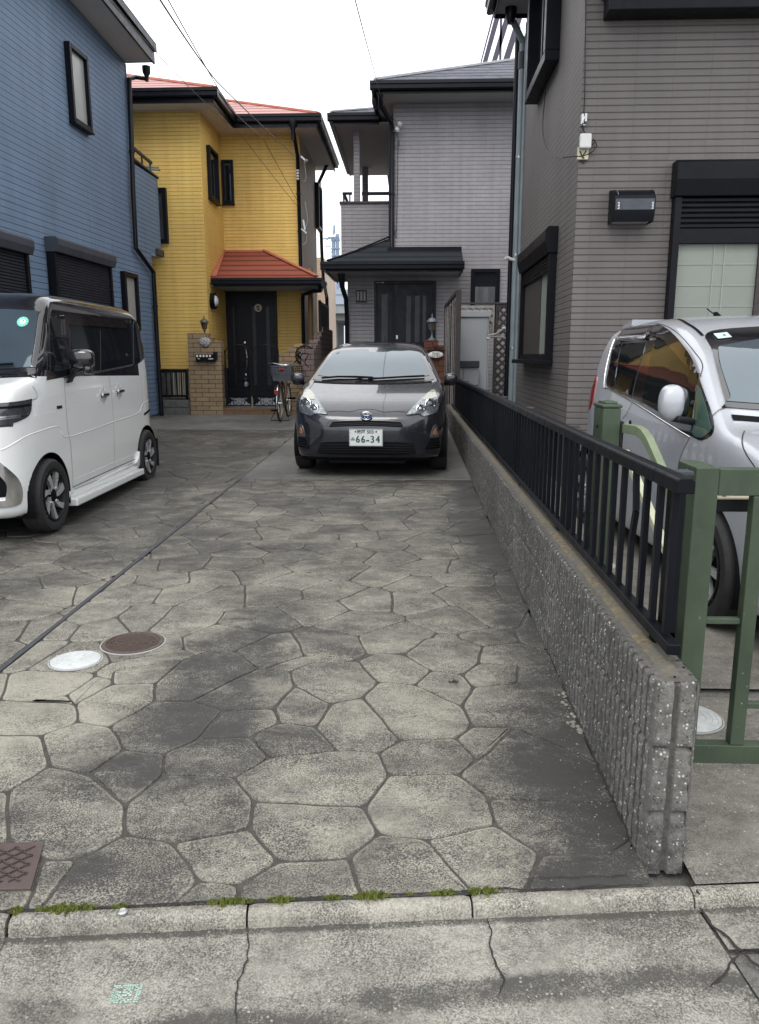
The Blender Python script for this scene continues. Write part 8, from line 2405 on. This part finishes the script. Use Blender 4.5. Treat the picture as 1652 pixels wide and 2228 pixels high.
# windshield
ws = panel(S_, [(-.66, 1.06), (0, 1.035), (.66, 1.06), (.69, 1.10), (.63, 1.33), (.575, 1.44), (.30, 1.475), (0, 1.482), (-.30, 1.475), (-.575, 1.44), (-.63, 1.33), (-.69, 1.10)], 'front', M['pblack'], 'windshield', sil, .006, .05)
panel(S_, [(-.635, 1.085), (0, 1.062), (.635, 1.085), (.655, 1.12), (.605, 1.32), (.545, 1.405), (0, 1.43), (-.50, 1.375), (-.605, 1.325), (-.655, 1.12)], 'front', M['glass_front'], 'glass', ws, .0095, .05, skirt=.003)
st_ = panel(S_, [(-.555, 1.400), (-.555, 1.428), (-.47, 1.437), (-.47, 1.409)], 'front', simple('pale_sticker', (.50, .66, .60), .5), 'sticker', ws, .0125, .03, smooth=False, skirt=.002)
P, _ = project(S_, [(-.505, 1.4185)], 'front'); N_ = S_.normal(P)[0]; n = Vector(N_) * .0145; c = Vector(P[0]) + n
a_ = Vector((1, 0, 0)); b_ = Vector(N_).cross(a_).normalized(); b_ = b_ if b_.z > 0 else -b_
mb = MB()
for (q, w) in (((-.004, -.010), (-.004, .0)), ((.004, .010), (-.008, -.003)), ((-.008, -.003), (.009, -.003)), ((.004, .010), (.004, -.010))):
    if q == (-.004, -.010): continue
    mb.bar(c + a_ * q[0] + b_ * q[1], c + a_ * w[0] + b_ * w[1], .003, .0006, tuple(N_))
mb.build('sticker_numeral', M['ink'], st_, local=True)
seam(S_, [[(-.70, 1.02), (-.4, 1.0), (0, .992), (.4, 1.0), (.70, 1.02)]], 'front', M['ink'], 'cowl', sil, .05, .003)
# bonnet gap and lamps
seam(S_, [pk([(1545, 1012), (1530, 1060), (1532, 1120), (1570, 1200), (1630, 1290)], (0, 1))], 'top', M['seam'], 'bonnet_gap', sil, .005, .0015)
for sg in (1, -1):
    panel(S_, [(sg * x, z) for x, z in [(.46, .66), (.60, .80), (.72, .86), (.765, .82), (.76, .70), (.66, .64)]], 'front', M['lens'], 'headlight', sil, .006, .03, corners=(0, 2), skirt=.012)
    panel(S_, [(sg * x, z) for x, z in [(.60, .30), (.72, .30), (.74, .42), (.62, .42)]], 'front', M['ink'], 'bumper_vent', sil, .004, .03, smooth=False, skirt=.005)
panel(S_, [(-.50, .26), (.50, .26), (.46, .44), (-.46, .44)], 'front', M['ink'], 'lower_grille', sil, .004, .05, smooth=False, skirt=.005)
panel(S_, [(-.42, .56), (.42, .56), (.36, .64), (-.36, .64)], 'front', M['ink'], 'upper_grille', sil, .004, .05, smooth=False, skirt=.005)
# tail lamp, spoiler, aerial, mirrors
panel(S_, [(3.42, .98), (3.52, .90), (3.62, .96), (3.52, 1.10), (3.46, 1.18)], 'left', M['redlens'], 'tail_lamp', sil, .006, .03, skirt=.006)
mb = MB()
for k in range(12):
    x = -.52 + 1.04 * k / 11
vs = []
for x in np.linspace(-.55, .55, 15):
    b = .05 * (1 - (x / .55) ** 2)
    vs += [(x, 3.28, 1.582), (x, 3.44 + b, 1.556), (x, 3.52 + b, 1.540), (x, 3.48 + b, 1.515), (x, 3.30, 1.54)]
mb.add(vs, [(i * 5 + k, i * 5 + (k + 1) % 5, i * 5 + 5 + (k + 1) % 5, i * 5 + 5 + k) for i in range(14) for k in range(5)] + [(0, 1, 2, 3, 4), (74, 73, 72, 71, 70)])
mb.build('spoiler', M['paint_silver'], sil, smooth=40, local=True)
mb = MB(); mb.prism([(-.012, 3.05, 1.59), (-.012, 3.16, 1.58), (-.012, 3.15, 1.63)], (.024, 0, 0)); mb.tube([(0, 3.13, 1.60), (0, 3.30, 1.66)], .004, 6); mb.build('aerial', M['ink'], sil, local=True)
for sg in (1, -1):
    yb_, zb_ = 1.47, 1.00
    mb = MB(); mb.bar((sg * .80, yb_ + .02, zb_ - .02), (sg * .90, yb_ - .0, zb_ + .0), .09, .035); st = mb.build('mirror_stalk', M['darkplastic'], sil, local=True, bevel=.012)
    mb = MB(); mb.pod((sg * .882, yb_ + .045, zb_ + .072), .070, .055, .090, 3.0); mb.build('mirror_back', M['pblack'], st, smooth=60, local=True)
    mb = MB(); mb.pod((sg * .908, yb_ + .02, zb_ + .078), .064, .055, .094, 2.6); mb.build('mirror_shell', M['paint_silver'], st, smooth=60, local=True)

# ------------------------------------------------------------------ bicycle seen from behind
bk = thing('bicycle', 'bicycle with a grey plastic rear basket standing by the iron gate', 'bicycle', (-2.35, 14.0, gz(14)))
gb = gz(14)
def bp(u, v, y): return at(u, v, y)
M['basket'] = simple('grey_basket_plastic', (.065, .072, .086), .5, 0, .12, 20)
M['cycle'] = simple('bronze_cycle_frame', (.055, .035, .022), .35, .5, .2, 20)
rx, ry = at(609, 880, 13.75)[0], 13.75
fx, fy = at(626, 880, 14.75)[0], 14.80
dirv = Vector((fx - rx, fy - ry, 0)).normalized(); rgt = Vector((dirv.y, -dirv.x, 0))
def cwheel(x, y, r=.325):
    w = bpy.data.objects.new('wheel', None); COL.objects.link(w); w.parent = bk; w.location = (x - bk.location.x, y - bk.location.y, gb + r - bk.location.z)
    mb = MB(); mb.tube([tuple(dirv * (r - .018) * math.cos(a) + Vector((0, 0, (r - .018) * math.sin(a)))) for a in np.linspace(0, 6.283, 41)[:-1]], .018, 8, closed=True); mb.build('tyre', M['rubber'], w, smooth=60, local=True)
    mb = MB(); mb.tube([tuple(dirv * (r - .04) * math.cos(a) + Vector((0, 0, (r - .04) * math.sin(a)))) for a in np.linspace(0, 6.283, 41)[:-1]], .010, 6, closed=True)
    for k in range(18):
        a = k * .349; mb.bar(dirv * .02 * math.cos(a) + rgt * (.025 if k % 2 else -.025) + Vector((0, 0, .02 * math.sin(a))), dirv * (r - .045) * math.cos(a) + Vector((0, 0, (r - .045) * math.sin(a))), .003, .003)
    mb.cyl(tuple(rgt * -.05), tuple(rgt * .05), .02, 10); mb.build('rim', M['steel'], w, smooth=60, local=True)
cwheel(rx, ry); cwheel(fx, fy)
def q3(s_, r_, z): return tuple(Vector((rx, ry, gb + z)) + dirv * s_ + rgt * r_)
L_b = (Vector((fx, fy, 0)) - Vector((rx, ry, 0))).length
part('frame', M['cycle'], bk, lambda m_: (m_.tube([q3(0, -.06, .325), q3(.45, -.02, .28)], .011, 8), m_.tube([q3(0, .06, .325), q3(.45, .02, .28)], .011, 8), m_.tube([q3(0, -.06, .325), q3(.32, -.015, .70)], .010, 8), m_.tube([q3(0, .06, .325), q3(.32, .015, .70)], .010, 8), m_.tube([q3(.45, 0, .28), q3(.30, 0, .78)], .016, 8), m_.tube([q3(.45, 0, .28), q3(.75, 0, .42), q3(L_b - .18, 0, .78)], .019, 8), m_.tube([q3(L_b - .20, 0, .95), q3(L_b - .14, 0, .66)], .018, 8), m_.tube([q3(L_b - .14, .05, .66), q3(L_b - .02, .055, .45), q3(L_b, .05, .325)], .010, 8), m_.tube([q3(L_b - .14, -.05, .66), q3(L_b - .02, -.055, .45), q3(L_b, -.05, .325)], .010, 8)), 0, 60)
part('rear_carrier', M['cycle'], bk, lambda m_: (m_.tube([q3(-.02, -.07, .33), q3(-.05, -.07, .70), q3(.25, -.07, .70)], .007, 6), m_.tube([q3(-.02, .07, .33), q3(-.05, .07, .70), q3(.25, .07, .70)], .007, 6)), 0, 60)
part('mudguard', M['chrome'], bk, lambda m_: m_.tube([q3(.355 * math.cos(a), 0, .325 + .355 * math.sin(a)) for a in np.linspace(1.2, 3.35, 14)], .016, 6), 0, 60)
part('rear_reflector', M['redlens'], bk, lambda m_: m_.box(q3(-.37, -.03, 0)[0] - .005, q3(-.37, .02, 0)[0] + .015, q3(-.37, 0, 0)[1] - .01, q3(-.37, 0, 0)[1] + .01, gb + .50, gb + .57), .004)
part('stand', M['ink'], bk, lambda m_: m_.tube([q3(.0, -.07, .30), q3(.02, -.08, .20), q3(-.02, -.17, .02), q3(-.02, .17, .02), q3(.02, .10, .2), q3(.0, .07, .30)], .009, 6), 0, 60)
part('pedal', M['ink'], bk, lambda m_: (m_.bar(q3(.42, -.10, .17), q3(.42, -.22, .17), .09, .03), m_.bar(q3(.45, -.07, .28), q3(.42, -.09, .17), .015, .02)), .003)
part('pedal', M['ink'], bk, lambda m_: (m_.bar(q3(.48, .10, .39), q3(.48, .22, .39), .09, .03), m_.bar(q3(.45, .07, .28), q3(.48, .09, .39), .015, .02)), .003)
part('saddle', M['ink'], bk, lambda m_: (m_.sphere(q3(.26, 0, .90), .10, 14, 8, sc=(.75, 1.15, .35)), m_.cyl(q3(.30, 0, .76), q3(.27, 0, .88), .012, 8)), 0, 60)
part('handlebar', M['chrome'], bk, lambda m_: (m_.tube([q3(L_b - .42, -.28, 1.02), q3(L_b - .28, -.24, 1.03), q3(L_b - .21, -.08, .99), q3(L_b - .20, .08, .99), q3(L_b - .28, .24, 1.03), q3(L_b - .42, .28, 1.02)], .011, 8), m_.cyl(q3(L_b - .20, 0, .94), q3(L_b - .21, 0, .99), .014, 8)), 0, 60)
# rear plastic basket: solid lower band, slotted upper part
bw0, bw1 = at(591, 800, 13.62)[0], at(636, 800, 13.62)[0]; bz1 = at(610, 797, 13.62)[2]; bz0 = at(610, 829, 13.62)[2]
cxb = (bw0 + bw1) / 2 - .01; hw = (bw1 - bw0) / 2
mb = MB()
def bwall(z): t = (z - bz0) / (bz1 - bz0); return hw * (.86 + .12 * t), .16 * (.84 + .16 * t)
cy_ = 13.78
def ring(z0, z1, th=.004):
    a0, b0 = bwall(z0); a1, b1 = bwall(z1)
    V = [(cxb + sx * a, cy_ + sy * b, z) for z, a, b in ((z0, a0, b0), (z1, a1, b1)) for sx, sy in ((-1, -1), (1, -1), (1, 1), (-1, 1))]
    V += [(cxb + sx * (a - th), cy_ + sy * (b - th), z) for z, a, b in ((z0, a0, b0), (z1, a1, b1)) for sx, sy in ((-1, -1), (1, -1), (1, 1), (-1, 1))]
    F = []
    for k in range(4):
        k2 = (k + 1) % 4; F += [(k, k2, 4 + k2, 4 + k), (8 + k2, 8 + k, 12 + k, 12 + k2), (4 + k, 4 + k2, 12 + k2, 12 + k), (k2, k, 8 + k, 8 + k2)]
    mb.add(V, F)
H_ = bz1 - bz0
ring(bz0, bz0 + H_ * .40); ring(bz0 + H_ * .93, bz1)
for k in range(5):
    z = bz0 + H_ * (.46 + .09 * k); ring(z, z + H_ * .045)
for k in range(9):
    for sy in (-1, 1):
        x = cxb + (-1 + 2 * k / 8) * hw * .93; mb.box(x - .006, x + .006, cy_ + sy * .155 - .004, cy_ + sy * .155 + .004, bz0 + H_ * .4, bz0 + H_ * .93)
for k in range(5):
    for sx in (-1, 1):
        y = cy_ - .14 + .07 * k; mb.box(cxb + sx * hw * .95 - .004, cxb + sx * hw * .95 + .004, y - .006, y + .006, bz0 + H_ * .4, bz0 + H_ * .93)
mb.box(cxb - hw * .84, cxb + hw * .84, cy_ - .13, cy_ + .13, bz0, bz0 + .006)
bsk = mb.build('rear_basket', M['basket'], bk)
mb = MB(); 
a1, b1 = bwall(bz1)
mb.box(cxb - a1 - .012, cxb + a1 + .012, cy_ - b1 - .012, cy_ - b1 + .004, bz1 - .012, bz1 + .006); mb.box(cxb - a1 - .012, cxb + a1 + .012, cy_ + b1 - .004, cy_ + b1 + .012, bz1 - .012, bz1 + .006)
mb.box(cxb - a1 - .012, cxb - a1 + .004, cy_ - b1 + .005, cy_ + b1 - .005, bz1 - .012, bz1 + .006); mb.box(cxb + a1 - .004, cxb + a1 + .012, cy_ - b1 + .005, cy_ + b1 - .005, bz1 - .012, bz1 + .006)
mb.build('basket_rim', M['basket'], bsk, bevel=.003)
part('red_tag', M['redlens'], bsk, lambda m_: m_.box(cxb - .03, cxb + .05, cy_ - b1 - .018, cy_ - b1 - .013, bz1 - .06, bz1 - .018), 0)
# front wire basket
wy = fy - .05; wx = at(642, 800, wy)[0]; wz1 = at(642, 798, wy)[2]; wz0 = at(642, 828, wy)[2]
mb = MB()
for k in range(9):
    z = wz0 + (wz1 - wz0) * k / 8
    mb.tube([(wx - .16, wy - .11, z), (wx + .14, wy - .11, z), (wx + .14, wy + .11, z), (wx - .16, wy + .11, z)], .003 if k < 8 else .006, 4, closed=True)
for k in range(9):
    x = wx - .16 + .30 * k / 8
    for sy in (-1, 1): mb.tube([(x, wy + sy * .11, wz0), (x, wy + sy * .11, wz1)], .003, 4)
mb.build('front_basket', M['ink'], bk)
mb = MB(); mb.tube([at(640, 790, 14.3), at(660, 768, 14.4), at(672, 770, 14.5), at(664, 786, 14.5)], .010, 6); mb.tube([at(655, 780, 14.4), at(672, 800, 14.5)], .006, 6); mb.build('brake_lever', M['ink'], bk, smooth=60)
# ------------------------------------------------------------------ things of one kind share a group phrase
GROUPS = {'drain_lid': 'round lids set in the paving', 'iron_gate': 'pair of wrought-iron gate leaves', 'gate_pier': 'brick piers at the far house fronts', 'catenary_pole': 'railway poles above the viaduct',
          'overhead_cable': 'cables over the driveway', 'pier_lantern': 'lanterns on the brick piers', 'wall_lamp': 'porch lights by the front doors', 'picket_fence': 'black picket fences'}
for o in SC.objects:
    k = o.name.split('.')[0]
    if o.parent is None and k in GROUPS and 'category' in o: o['group'] = GROUPS[k]
